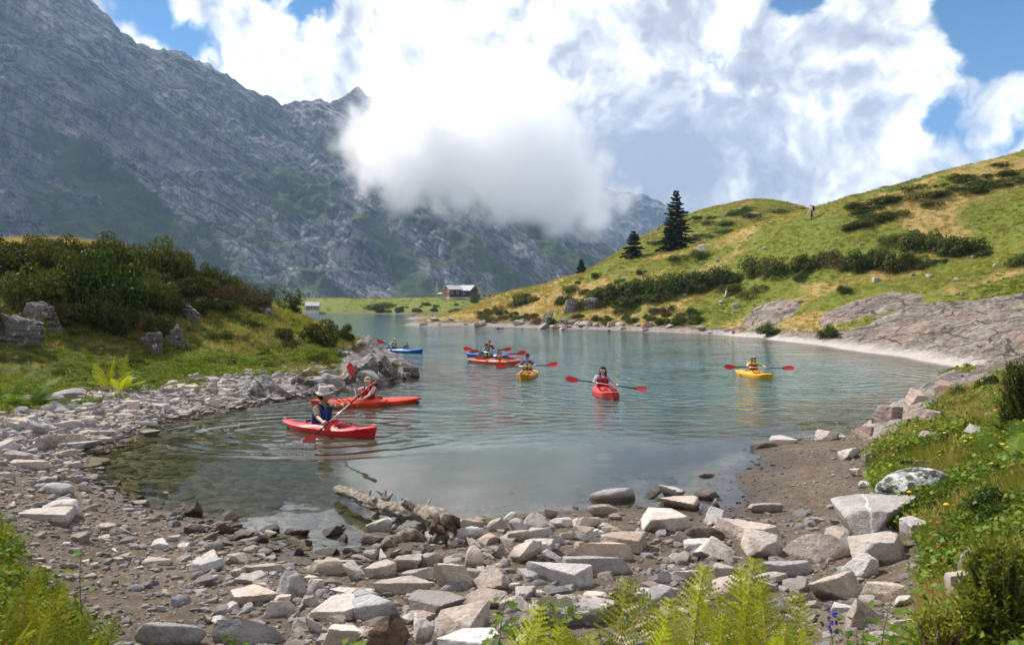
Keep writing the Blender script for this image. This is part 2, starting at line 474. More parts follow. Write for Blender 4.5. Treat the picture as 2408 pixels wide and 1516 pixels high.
# ================================================================ TERRAIN
CP_PIX_Z = [  # (u, v, z)
    # shoreline, near and left
    (985,882,0),(945,893,0),(900,905,0),(830,918,0),(700,935,0),(620,948,0),(500,968,0),(400,988,0),(330,1012,0),(260,1042,0),(205,1075,0),(212,1110,0),(265,1150,0),
    (330,1188,0),(420,1208,0),(500,1225,0),(570,1252,.01),(650,1280,.0),(720,1305,.01),(800,1312,.01),(860,1290,.01),(960,1270,.01),(1060,1235,0),(1160,1218,0),(1250,1206,0),(1330,1200,0),(1420,1196,0),(1500,1196,0),
    (1580,1200,0),(1660,1200,0),(1735,1195,0),(1752,1180,0),(1728,1145,0),(1742,1108,0),(1790,1072,0),(1775,1052,0),(1850,1035,0),(1930,1028,0),(2000,1015,0),
    (2058,980,0),(2110,945,0),(2170,914,0),(2250,893,0),(2330,884,0),
    # bay, far side
    (2320,878,0),(2240,866,0),(2150,850,0),(2050,834,0),(1960,821,0),(1900,811,0),(1800,799,0),(1700,790,0),(1600,785,0),(1500,780,0),(1400,777,0),(1300,774,0),(1200,771,0),(1100,768,0),(1020,768,0),(955,766,0),
    (985,757,0),(1040,750,0),(1085,744,0),
    (1140,738.5,0),(1060,739,0),(950,739,0),(850,740,0),(770,741,0),(700,741,0),(500,741,0),
    # beach heights
    (0,985,.42),(150,962,.3),(300,952,.3),(470,925,.3),(620,912,.25),(720,905,.25),(800,893,.25),(0,1100,.4),(100,1050,.25),(100,1200,.28),(0,1250,.42),(300,1300,.15),(-300,1100,.7),(-300,1300,.9),(-300,1500,1.2),
    (150,1400,.36),(0,1500,.8),(400,1450,.28),(600,1400,.2),(500,1310,.08),(800,1400,.15),(800,1516,.3),(1100,1350,.13),(1100,1500,.3),(1300,1290,.12),(1400,1400,.2),
    (1500,1500,.42),(1700,1290,.12),(1750,1400,.22),(1900,1300,.22),(1900,1150,.1),(1850,1080,.05),(2000,1090,.18),(2050,1200,.32),(2100,1340,.38),(2200,1400,.55),(2300,1250,.8),
    (2400,1300,1.0),(2408,1450,1.15),(2300,1110,.8),(2400,1100,1.1),(2250,1000,.55),(2400,960,1.2),(2700,1100,1.45),(2700,1400,1.5),(2100,1010,.3),(2160,960,.35),
]
CP_PIX_Y = [  # (u, v, depth)
    # left mound
    (-500,580,30),(-250,580,32),(0,598,33),(130,590,33),(250,600,34),(350,628,35),(430,655,35.5),(500,678,36),(600,712,38),(700,748,37),(800,785,36),(868,826,33.5),(915,852,31.5),(950,868,30.5),
    (-300,700,26),(-300,850,20),(0,760,24),(0,900,19.6),(100,700,28),(300,700,30),(200,800,26),(400,800,28),(600,800,30.5),(200,905,21.2),(450,895,23.3),(650,868,26.8),(800,850,29.3),(750,800,33),(500,740,32),(870,870,29.3),
    # right hillside
    (2700,285,76),(2408,372,78),(2300,400,79),(2200,430,80),(2080,462,83),(1950,497,86),(1850,528,90),(1750,552,96),(1640,578,106),(1560,594,112),(1460,608,116),(1380,640,119),(1300,668,122),(1220,694,124),(1150,710,122),(1100,728,116),(1050,743,108),(1010,752,104),
    (1500,700,92),(1300,742,97),(1200,745,102),(1150,757,98),(1700,700,82),(1700,620,92),(1900,650,75),(2100,600,71),(2100,700,59),(1900,720,65),(2300,520,71),(2300,650,58),(2408,600,59),(2408,700,46),(2300,770,41.5),
    (2408,800,33.5),(2200,760,46.5),(2200,820,39.5),(2000,760,54),(2000,800,49.7),(1800,760,65),(1800,785,63.3),(1600,755,79),(1450,757,88),(2700,600,50),(2700,700,40),(2800,780,30),(2950,450,62),(3300,300,70),(3200,700,38),
    # second hill behind the spruces
    (1480,590,190),(1520,562,190),(1600,522,190),(1700,488,190),(1800,470,192),(1890,490,192),(1960,530,200),(2200,520,200),(2500,480,200),
    # far shore
    (790,726,256),(830,712,262),(870,722,266),(900,716,268),(950,711,270),(1040,703,276),(1100,701,280),(1180,699,286),(1300,690,300),(735,731,251),(640,728,255),(300,728,260),
]
CP_XYZ = [  # lake bed and hidden ground
    (0,20,-1.1),(5,30,-2),(0,50,-3),(10,60,-2.4),(-5,80,-3),(-10,150,-4),(-30,200,-3),(-60,150,-4),(15,40,-1.7),(10,22,-.9),(13,25,-.8),(-3.6,14.5,-.5),(-5.4,12,-.2),(-2.2,12,-.45),(1,13,-.6),(2.2,17,-.9),
    (-6.6,15.5,-.25),(-4.8,18,-.55),(-5.8,22,-.4),(-2,24,-.9),(-4.2,10.6,-.12),(-2.6,10.2,-.14),(-1.4,10.2,-.18),(0,11.2,-.3),(1.5,11.4,-.22),(2.6,12.8,-.2),(4.6,15.5,-.35),(7,19,-.5),(-7.2,14.3,-.1),
    (-1.9,8.9,-.04),(-2.4,9.3,-.05),(17.5,29.8,-.25),
    (-46,200,-5),(-35,150,-4.5),(-25,118,-3.5),(-56,228,-3),(-40,232,-2.5),(-62,222,-4),(-24,98,-3),(-75,232,-3),(-30,228,-3),(-20,62,-1.5),(-12,56,-1.4),(-35,60,-.8),(-6,45,-1.6),(-3,36,-1.4),(-20,90,-2.5),(-70,70,-.5),(-90,150,-2),
    (0,360,3),(-150,360,3),(150,360,14),(0,600,2),(-400,600,0),(400,600,20),(300,300,30),(-200,260,2),
    (60,110,13),(40,140,11),(90,110,16),(30,160,8),(10,150,.5),(-8,125,-1),(60,150,14),
    (-4,1.7,1.15),(-1,1.7,1.1),(1,1.7,1.15),(3,1.7,1.4),(-3,3.4,.8),(-1.6,3.4,.62),(0,3.6,.7),(1,3.7,.75),(2,3.7,.9),(3,3.7,1.15),(-.6,4.6,.42),(1.2,4.7,.48),(2.2,4.6,.62),(-1.8,4.6,.4),
]
_pts = [at_height(u, v, z) for u, v, z in CP_PIX_Z] + [at_depth(u, v, Y) for u, v, Y in CP_PIX_Y] + [np.array(p, float) for p in CP_XYZ]
_pts = np.array(_pts)
KS = 1.35
def _dom(x, y): return np.stack([x / y * KS, np.log(y)], -1)
_D = _dom(_pts[:, 0], _pts[:, 1])
def _phi(r2): return 0.5 * r2 * np.log(r2 + 1e-12)
_n = len(_pts)
_wz = np.log(_pts[:, 1])
_A = np.zeros((_n+3, _n+3))
_r2 = ((_D[:, None] - _D[None]) ** 2).sum(-1)
_A[:_n, :_n] = _phi(_r2) + np.eye(_n) * 2e-4
_A[:_n, _n] = 1; _A[:_n, _n+1:] = _D; _A[_n, :_n] = 1; _A[_n+1:, :_n] = _D.T
# heights are interpolated relative to distance, so near ground keeps its fine relief
_b = np.zeros(_n+3); _b[:_n] = _pts[:, 2] / _pts[:, 1]
_W = np.linalg.solve(_A, _b)
def base_height(x, y):
    D = _dom(x, y); o = np.zeros(len(D))
    for i in range(0, len(D), 40000):
        d = D[i:i+40000]
        r2 = ((d[:, None, :] - _D[None]) ** 2).sum(-1)
        o[i:i+40000] = _phi(r2) @ _W[:_n] + _W[_n] + d @ _W[_n+1:]
    return o * y

NS, NY = 640, 640
S0, S1 = -1.05, 1.2
Y0, Y1 = 1.6, 620.0
_s = np.linspace(S0, S1, NS); _ly = np.linspace(math.log(Y0), math.log(Y1), NY)
_LS, _LY = np.meshgrid(_s, _ly)          # rows: depth
TY = np.exp(_LY); TX = _LS * TY
TZ = base_height(TX.ravel(), TY.ravel()).reshape(TX.shape)
TZ = np.clip(TZ, -6, 60)
_u, _v = project(TX, TY, TZ)
_ju = _u + 26 * fbm(TX*0.9/np.maximum(TY, 8)*20, TY*0.05*20/np.maximum(TY,8)*3, 0, 3, 5) + 14*fbm(TX*1.3, TY*1.3, 0, 3, 8)
_jv = _v + 12 * fbm(TX*1.1, TY*1.1, 3.3, 3, 6)
MOUND = (TX < -1.2) & (TY > 16) & (TY < 75)
HILL = (TX > TY*(-0.17)) & (TY > 22) & (TY < 225) & ~((TX < 1) & (TY < 75))
FAR = TY >= 225
SLAB_POLYS = [[(1700,800),(1780,770),(1960,790),(2060,752),(2160,722),(2250,708),(2420,690),(2700,660),(2900,900),(2330,885),(2100,840),(1960,825)],
              [(1915,752),(2000,715),(2100,684),(2172,700),(2150,728),(2020,747),(1940,772)],
              [(1745,768),(1780,720),(1850,700),(1886,716),(1868,748),(1800,772)]]
slab = np.zeros(TX.shape)
for p in SLAB_POLYS: slab = np.maximum(slab, in_poly(_ju, _jv, p) * HILL)
def blur(a, n=2):
    for _ in range(n):
        a = (a + np.roll(a, 1, 0) + np.roll(a, -1, 0)) / 3
        a = (a + np.roll(a, 1, 1) + np.roll(a, -1, 1)) / 3
    return a
slab = blur(slab, 2)
bankrock = in_poly(_ju, _jv, [(2000,1035),(2050,965),(2140,918),(2260,885),(2360,880),(2330,915),(2230,945),(2150,1000),(2090,1045)]) & (TX > 2.5) & (TY < 30)
bankrock = blur(bankrock.astype(float), 2)
tip = (((_ju > 800) & MOUND & (TZ < 0.85)) | ((_ju > 545) & (_ju < 720) & MOUND & (TZ < 0.42) & (TZ > .12))).astype(float)
tip = blur(tip, 2)
foot = HILL * sstep(TZ + 0.3*fbm(TX*.5, TY*.5, 0, 3, 71), 0.62, 0.30) * (TZ > -0.4)
A_rock = np.clip(np.maximum(np.maximum(np.maximum(slab, bankrock), tip), foot), 0, 1)
nz_z = 0.35 * fbm(TX*0.6, TY*0.6, 0, 4, 21)
A_grass = np.zeros(TX.shape)
A_grass = np.where(MOUND, sstep(TZ + nz_z, 0.30, 0.55), A_grass)
A_grass = np.where(HILL, sstep(TZ + nz_z*2, 0.35, 0.95), A_grass)
A_grass = np.where(FAR, sstep(TZ + nz_z, 0.15, 0.45), A_grass)
bank_poly = [(2045,1090),(2085,1045),(2180,985),(2250,935),(2340,890),(2800,800),(3400,1000),(3400,2600),(2150,1600),(2185,1400),(2175,1300),(2090,1215),(2068,1130)]
left_poly = [(-900,1180),(-60,1220),(5,1260),(45,1345),(130,1400),(230,1516),(230,2600),(-900,2600)]
near_g = in_poly(_ju, _jv, bank_poly) | in_poly(_ju, _jv, left_poly)
A_grass = np.maximum(A_grass, blur((near_g & (TY < 24)).astype(float), 2) * (TY < 26))
A_grass = np.maximum(A_grass, (sstep(TY + 0.5*fbm(TX*1.5, TY*1.5, 0, 3, 4), 4.4, 4.0)))
A_grass = A_grass * (1 - A_rock)
dryn = fbm(TX/9, TY/9, 0, 4, 33)
A_dry = np.where(HILL, np.clip(0.24 + 1.9*dryn + 0.24*sstep(TZ, 8, 15) + 0.5*sstep(_u, 1650, 1300)*sstep(_v, 610, 660) + 0.25*sstep(TZ, 2.6, 1.2), 0, 1), 0.16 + 0.5*dryn)
A_dry = np.where(MOUND, 0.42 + 0.9*dryn + 0.3*sstep(TZ, 4.8, 5.6), A_dry)
A_dry = np.where(TY < 26, 0.12 + 0.3*fbm(TX/2, TY/2, 0, 3, 35) + 0.5*in_poly(_ju, _jv, [(2200,930),(2360,900),(2360,1010),(2250,1010)]), A_dry)
A_dry = np.where(TY > 150, np.where(TX > 5, 0.25 + dryn, A_dry), A_dry)
# relief on top of the smooth ground
mud_a = (1 - A_grass) * (1 - A_rock)
land = sstep(TZ, -0.02, 0.10)
rel = 0.035 * fbm(TX*1.6, TY*1.6, 0, 5, 41) * mud_a * (0.35 + 0.65*land)
rel += 0.022 * ridged(TX*5, TY*5, 0, 3, 44) * mud_a * land * sstep(TY, 16, 10)
rel += A_grass * land * np.where(TY < 26, 0.10*fbm(TX*1.2, TY*1.2, 0, 4, 42), 0.34*fbm(TX*0.42, TY*0.42, 0, 5, 43))
rel += np.where(HILL & (TY > 45), 0.75*fbm(TX*0.10, TY*0.10, 0, 3, 46) * sstep(TZ, 1.0, 4.0), 0)
_rx = TX*math.cos(0.5) + TY*math.sin(0.5)
strata = np.abs(((_rx*0.55 + 1.3*TZ + 0.8*fbm(TX*.4, TY*.4, 0, 3, 51)) % 1.0) - 0.5) * 2
_ry = TY*0.42 - TX*0.20 + 0.9*fbm(TX*.10, TY*.10, 0, 3, 54) + 0.25*fbm(TX*.5, TY*.5, 0, 3, 55)
saw = 0.42*((_ry*0.9) % 1.0) + 0.16*((_ry*2.7 + 0.3) % 1.0)
rel += A_rock * np.where(TY > 20, (saw - 0.2 + 0.28*fbm(TX*0.7, TY*0.7, TZ, 4, 52)) * sstep(TZ, 0.0, 0.8), 0.14*((_rx*1.1 + 0.6*fbm(TX*.8, TY*.8, 0, 3, 57)) % 1.0) + 0.13*ridged(TX*1.1, TY*1.1, 0, 4, 53) - .05) * land
rel += tip * land * (0.42*ridged(TX*1.3, TY*1.3, 0, 3, 61)) * sstep(_u, 800, 860)
rel += np.where(FAR, 0.8*fbm(TX*0.09, TY*0.09, 0, 3, 63) * sstep(TZ, 0.3, 1.5), 0)
TZ = TZ + rel
def ground_z(x, y):
    x = np.asarray(x, float); y = np.asarray(y, float)
    a = (x / y - S0) / (S1 - S0) * (NS - 1); b = (np.log(y) - math.log(Y0)) / (math.log(Y1) - math.log(Y0)) * (NY - 1)
    a = np.clip(a, 0, NS - 1.001); b = np.clip(b, 0, NY - 1.001)
    i = a.astype(int); j = b.astype(int); fa = a - i; fb = b - j
    return (TZ[j, i]*(1-fa) + TZ[j, i+1]*fa)*(1-fb) + (TZ[j+1, i]*(1-fa) + TZ[j+1, i+1]*fa)*fb
_YR = np.exp(np.linspace(math.log(2.2), math.log(600), 2600))
def hit(u, v, ymin=2.2, water=True):
    """first ground (or water) point seen along a line of sight"""
    d = ray(u, v); t = _YR / d[1]
    x = d[0]*t; z = CAM_H + d[2]*t
    gz = ground_z(x, _YR)
    if water: gz = np.maximum(gz, 0.0)
    k = np.where((z < gz) & (_YR > ymin))[0]
    if not len(k): return None
    k = k[0]
    return np.array([x[k], _YR[k], gz[k]])

M_TERRAIN = mat_terrain()
_idx = np.arange(NS*NY).reshape(NY, NS)
_quads = np.stack([_idx[:-1, :-1], _idx[:-1, 1:], _idx[1:, 1:], _idx[1:, :-1]], -1).reshape(-1, 4)
_fx = TX.ravel()[_quads].mean(1); _fy = TY.ravel()[_quads].mean(1); _fz = TZ.ravel()[_quads].mean(1)
_fm = A_grass.ravel()[_quads].mean(1); _fr = A_rock.ravel()[_quads].mean(1)
_cls = np.zeros(len(_quads), int)                                     # ground
_cls[(_fx < -1.2) & (_fy > 16) & (_fy < 75) & (_fz > 0.3)] = 1          # grassy mound
_cls[(_fy >= 22) & (_fy < 225) & (_fx > _fy*(-0.17)) & ~((_fx < 1) & (_fy < 75)) & (_fz > -0.03)] = 2
_cls[(_fy >= 225)] = 3
_cls[_fz < -0.03] = 4
_VALL = np.stack([TX, TY, TZ], -1).reshape(-1, 3)
for ci, (nm, lb) in enumerate([('ground', 'brown muddy stony lake shore'), ('grassy_mound', 'grassy mound on the left shore'), ('hillside', 'sunlit grassy hillside with bare rock slabs at the water'),
                               ('far_shore', 'low green land on the far shore'), ('lake_bed', 'olive silt and stones under the shallow water')]):
    q = _quads[_cls == ci]
    used, inv = np.unique(q, return_inverse=True)
    me = mk_mesh(nm, _VALL[used], inv.reshape(-1, 4), M_TERRAIN, True,
                 {'grass': A_grass.ravel()[used], 'rock': A_rock.ravel()[used], 'dry': A_dry.ravel()[used], 'moss': np.maximum(np.maximum(tip, 0.45*bankrock), np.maximum(0.75*MOUND, foot*(1-slab)*sstep(_u, 1760, 1640)*.85)).ravel()[used]})  # 'moss': dark grey rock zones, plus the mound area whose shade is painted
    o = link(nm, me); kind(o, 'structure', lb)

# ================================================================ WATER
def mat_water():
    m, g, out = new_mat('lake_water')
    P = g.pos(); xyz = g.sep(P)
    dep = g.attr('depth'); calm = g.attr('calm')
    # fine ripples, longer across the view, fading into the calm near shore
    q = g.comb(g.m('MULTIPLY', xyz[0], 1.0), g.m('MULTIPLY', xyz[1], 1.25), 0.0)
    qw = g.vm('ADD', q, g.vm('SCALE', g.noise(q, 0.35, 3, out='Color'), s=1.6))
    r1 = g.noise(qw, 1.9, 3, 0.55); r2 = g.noise(qw, 5.5, 3, 0.5); r0 = g.noise(qw, 0.5, 2, 0.5)
    patch = g.ss(g.noise(q, 0.09, 3, 0.5), 0.30, 0.62)
    rip = g.m('ADD', g.m('MULTIPLY', r1, 0.55), g.m('ADD', g.m('MULTIPLY', r2, 0.14), g.m('MULTIPLY', r0, 0.8)))
    rough_amt = g.m('MULTIPLY', g.mixf(patch, 0.45, 1.0), g.m('SUBTRACT', 1.0, calm))
    h = g.m('MULTIPLY', rip, g.m('MULTIPLY', rough_amt, 0.12))
    h = g.m('ADD', h, g.m('MULTIPLY', g.noise(q, 1.3, 2, 0.4), 0.004))
    wob = g.m('MULTIPLY', g.m('SUBTRACT', g.noise(q, 0.8, 3, 0.5), 0.5), 0.9)
    ringamp = g.m('MULTIPLY', g.ss(g.noise(q, 0.33, 3, 0.55), 0.34, 0.62), 0.95)
    def rings(cx, cy, lam, amp, rmin, rmax, sx=1.0, wv=1.0):
        dx = g.m('MULTIPLY', g.m('SUBTRACT', xyz[0], cx), sx); dy = g.m('SUBTRACT', xyz[1], cy)
        d = g.m('SQRT', g.m('ADD', g.m('MULTIPLY', dx, dx), g.m('MULTIPLY', dy, dy)))
        d2 = g.m('MULTIPLY_ADD', wob, wv, d)
        s = g.m('SINE', g.m('MULTIPLY', d2, 2*math.pi/lam))
        e = g.m('MULTIPLY', g.ss(d, rmin*0.6, rmin), g.ss(d, rmax, rmax*0.45))
        return g.m('MULTIPLY', g.m('MULTIPLY', s, e), g.m('MULTIPLY', ringamp, amp))
    for a in [(-4.35, 16.3, 0.62, 0.030, 1.5, 3.6, 0.72, 0.25), (-3.6, 15.0, 0.42, 0.012, 0.25, 2.1, 1.0, 0.2), (-2.6, 20.2, 0.5, 0.010, 1.0, 6.5, 0.7, 0.6), (2.9, 23.2, 0.55, 0.013, 1.0, 8.0, 0.85, 0.6),
              (9.5, 28.8, 0.62, 0.017, 1.2, 12.5, 0.8, 0.5), (0.5, 28.4, 0.55, 0.011, 1.0, 7.0, 0.8, 0.7), (-1.0, 35.5, 0.7, 0.014, 1.2, 9.0, 0.8, 0.8), (-6.7, 44, 0.8, 0.014, 1.2, 9.0, 0.8, 0.8)]:
        h = g.m('ADD', h, rings(*a))
    nb = g.n('ShaderNodeBump', {'Strength': 1.0, 'Distance': 1.0, 'Height': h}).outputs[0]
    fr = g.n('ShaderNodeFresnel', {'IOR': 1.333, 'Normal': nb}).outputs[0]
    gl = g.n('ShaderNodeBsdfGlossy', {'Color': (0.96, 0.97, 1.0, 1), 'Roughness': g.mixf(calm, 0.06, 0.012), 'Normal': nb}).outputs[0]
    tr = g.n('ShaderNodeBsdfTransparent', {'Color': (0.86, 0.88, 0.80, 1)}).outputs[0]
    teal = g.mix(g.ss(dep, 0.3, 1.6), (0.060, 0.070, 0.040), (0.020, 0.090, 0.086))
    df = g.n('ShaderNodeBsdfDiffuse', {'Color': teal, 'Normal': (0, 0, 1)}).outputs[0]
    opq = g.m('SUBTRACT', 1.0, g.m('POWER', 2.718, g.m('MULTIPLY', dep, -2.1)))
    body = g.n('ShaderNodeMixShader', {0: opq, 1: tr, 2: df}).outputs[0]
    top = g.n('ShaderNodeMixShader', {0: fr, 1: body, 2: gl}).outputs[0]
    g.set(out.inputs[0], top)
    return m
def build_water():
    ns, ny = 260, 330
    s = np.linspace(-1.05, 1.2, ns); ly = np.linspace(math.log(6.0), math.log(500), ny)
    LS, LY = np.meshgrid(s, ly); Y = np.exp(LY); X = LS * Y
    gz = ground_z(X.ravel(), Y.ravel()).reshape(X.shape)
    dep = np.clip(-gz, 0, 6)
    u, v = project(X, Y, 0*X)
    # sheltered water close to the near shore lies calm
    lim = 1052 + 14*fbm(X*0.5, Y*0.3, 0, 3, 9)
    calm = sstep(v, lim - 55, lim + 15)
    calm = np.maximum(calm, sstep(u, 700, 560) * sstep(v, 950, 985))
    idx = np.arange(ns*ny).reshape(ny, ns)
    q = np.stack([idx[:-1, :-1], idx[:-1, 1:], idx[1:, 1:], idx[1:, :-1]], -1).reshape(-1, 4)
    keep = gz.ravel()[q].min(1) < 0.12
    q = q[keep]
    used, inv = np.unique(q, return_inverse=True)
    V = np.stack([X, Y, 0*X], -1).reshape(-1, 3)[used]
    me = mk_mesh('lake_water', V, inv.reshape(-1, 4), mat_water(), True, {'depth': dep.ravel()[used], 'calm': calm.ravel()[used]})
    kind(link('lake_water', me), 'structure', 'rippled teal lake water')
build_water()

# ================================================================ MOUNTAINS
def mat_mountain():
    m, g, out = new_mat('mountain_rock')
    P = g.pos(); gr = g.attr('green')
    rot = g.n('ShaderNodeVectorRotate', {'Vector': P, 'Axis': (0, 1, 0), 'Angle': R(-33)}, rotation_type='AXIS_ANGLE').outputs[0]
    st = g.vm('MULTIPLY', rot, (0.0022, 0.004, 0.021))
    s1 = g.noise(st, 1.0, 9, 0.66, 0.6)
    ver = g.noise(g.vm('MULTIPLY', P, (0.022, 0.01, 0.005)), 1.0, 8, 0.65, 0.4)
    f = g.noise(P, 0.045, 9, 0.74)
    t = g.m('ADD', g.m('MULTIPLY', s1, 0.34), g.m('ADD', g.m('MULTIPLY', ver, 0.26), g.m('MULTIPLY', f, 0.44)))
    ln1 = g.noise(g.vm('MULTIPLY', rot, (0.0035, 0.006, 0.055)), 1.0, 7, 0.7, 0.8)
    t = g.m('SUBTRACT', t, g.m('MULTIPLY', g.ss(g.m('ABSOLUTE', g.m('SUBTRACT', ln1, 0.5)), 0.035, 0.0), 0.085))
    ln2 = g.noise(g.vm('MULTIPLY', P, (0.040, 0.02, 0.009)), 1.0, 7, 0.7, 0.7)
    t = g.m('SUBTRACT', t, g.m('MULTIPLY', g.ss(g.m('ABSOLUTE', g.m('SUBTRACT', ln2, 0.5)), 0.030, 0.0), 0.075))
    rk = g.ramp(t, [(0.40, (0.030, 0.033, 0.042)), (0.46, (0.115, 0.120, 0.140)), (0.53, (0.215, 0.212, 0.222)), (0.62, (0.42, 0.39, 0.37))])
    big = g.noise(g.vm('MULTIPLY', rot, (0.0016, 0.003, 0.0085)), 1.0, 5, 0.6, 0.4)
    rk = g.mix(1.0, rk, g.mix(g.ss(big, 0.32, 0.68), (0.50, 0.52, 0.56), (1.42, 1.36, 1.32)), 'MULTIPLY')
    och = g.ss(g.noise(P, 0.012, 7, 0.65), 0.58, 0.70)
    rk = g.mix(g.m('MULTIPLY', och, 0.6), rk, (0.20, 0.145, 0.11))
    gn = g.noise(P, 0.016, 8, 0.68)
    grc = g.mix(g.ss(gn, 0.35, 0.7), (0.028, 0.048, 0.018), (0.080, 0.115, 0.030))
    c = g.mix(g.ss(g.m('ADD', gr, g.m('MULTIPLY', g.m('SUBTRACT', f, 0.5), 0.8)), 0.42, 0.60), rk, grc)
    nb = g.n('ShaderNodeBump', {'Strength': 0.9, 'Distance': 20.0, 'Height': t}).outputs[0]
    pbr(g, out, c, 0.95, nb, 0.1)
    return m
M_MOUNT = mat_mountain()
def mountain(name, ridge, yb_pts, yr_pts, zb, label, seed, ns, nt, disp):
    """one mountain wall: foot to crest, and its far side falling away behind"""
    ru = np.array([p[0] for p in ridge]); rv = np.array([p[1] for p in ridge])
    u = np.linspace(ru[0], ru[-1], ns)
    s = (u - 1204) / FPX
    v = np.interp(u, ru, rv)
    yb = np.interp(u, [p[0] for p in yb_pts], [p[1] for p in yb_pts])
    yr = np.interp(u, [p[0] for p in yr_pts], [p[1] for p in yr_pts])
    zr = CAM_H + (718 - v) / FPX * yr
    zr = zr + disp*0.28*fbm(s*60, 0*s, 0, 5, seed+3)
    t = np.concatenate([np.linspace(0, 1, nt), np.linspace(1.06, 2.2, 14)])
    T, S = np.meshgrid(t, s, indexing='ij')
    YB, YR_, ZR = [np.broadcast_to(a, T.shape) for a in (yb, yr, zr)]
    zs = zr.copy(); kw = max(9, ns//9) | 1
    zs = np.convolve(np.pad(zs, kw//2, 'edge'), np.hanning(kw)/np.hanning(kw).sum(), 'valid')
    ZS = np.broadcast_to(zs, T.shape)
    tc = np.minimum(T, 1)
    prof = 0.40*tc + 0.60*tc**1.55                       # steeper towards the crest
    Y = YB + (YR_ - YB)*tc + np.maximum(T - 1, 0)*400
    Z = zb + (ZS - zb)*prof + (ZR - ZS)*tc**7 - np.maximum(T - 1, 0)*(ZR - zb)*0.8
    X = S * Y
    # buttresses, gullies and slanting ledges push the face in and out
    damp = np.sin(np.pi*np.clip(tc, 0, 1))**0.5 * 0.9 + 0.1
    cx, cz = X*0.84 - Z*0.54, Z*0.84 + X*0.54
    gul = ridged(X/330 + 0.25*fbm(X/200, Z/200, 0, 3, seed+40), Z/620, Y/900, 5, seed)
    led = fbm(cx/380, cz/85, 0.0, 5, seed+7)
    fine = ridged(cx/60 + 0.5*gul, cz/42, Y/200, 5, seed+9)
    crag = ridged(cx/150 + 0.3*led, cz/75, Y/300, 5, seed+15)
    push = disp*(0.95*gul + 0.42*led + 0.40*crag + 0.24*fine)
    Y2 = Y - push*damp
    Z2 = Z + damp*disp*(0.22*led + 0.16*fine + 0.14*crag)
    X2 = S * Y2
    # green where the face lies back
    dz = np.gradient(Z2, axis=0); dy = np.gradient(Y2, axis=0)
    slope = dz / np.maximum(np.abs(dy), 1e-3)
    flat = sstep(slope, 0.62, 0.30)
    low = sstep(Z2, 330, 60)
    band = fbm(cx/300, cz/70, 0, 4, seed+21)
    gsm = fbm(cx/110, cz/45, 0, 5, seed+23)
    green = np.clip(0.25 + 0.34*flat + 0.22*low + 0.9*band*sstep(Z2, 520, 250) + 0.75*gsm*sstep(Z2, 600, 200) - 0.22*sstep(Z2, 260, 480), 0, 1)
    nr = len(t)
    idx = np.arange(nr*ns).reshape(nr, ns)
    q = np.stack([idx[:-1, :-1], idx[:-1, 1:], idx[1:, 1:], idx[1:, :-1]], -1).reshape(-1, 4)
    me = mk_mesh(name, np.stack([X2, Y2, Z2], -1).reshape(-1, 3), q, M_MOUNT, True, {'green': green.ravel()})
    return kind(link(name, me), 'structure', label)
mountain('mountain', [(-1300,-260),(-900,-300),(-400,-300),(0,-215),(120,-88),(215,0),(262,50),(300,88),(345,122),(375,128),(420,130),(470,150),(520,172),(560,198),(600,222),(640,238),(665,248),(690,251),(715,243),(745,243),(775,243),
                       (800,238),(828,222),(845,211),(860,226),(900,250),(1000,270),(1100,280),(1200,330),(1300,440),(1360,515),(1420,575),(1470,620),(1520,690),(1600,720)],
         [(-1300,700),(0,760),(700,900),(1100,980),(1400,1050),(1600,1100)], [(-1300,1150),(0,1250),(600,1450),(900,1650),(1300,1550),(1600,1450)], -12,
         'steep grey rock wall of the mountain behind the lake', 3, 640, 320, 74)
mountain('mountain', [(1150,520),(1250,440),(1330,420),(1450,452),(1520,462),(1580,492),(1640,522),(1700,560),(1800,600),(2000,640)],
         [(1150,2050),(2000,2050)], [(1150,2700),(2000,2700)], -20, 'dark distant mountain behind the right end of the rock wall', 19, 220, 120, 80)

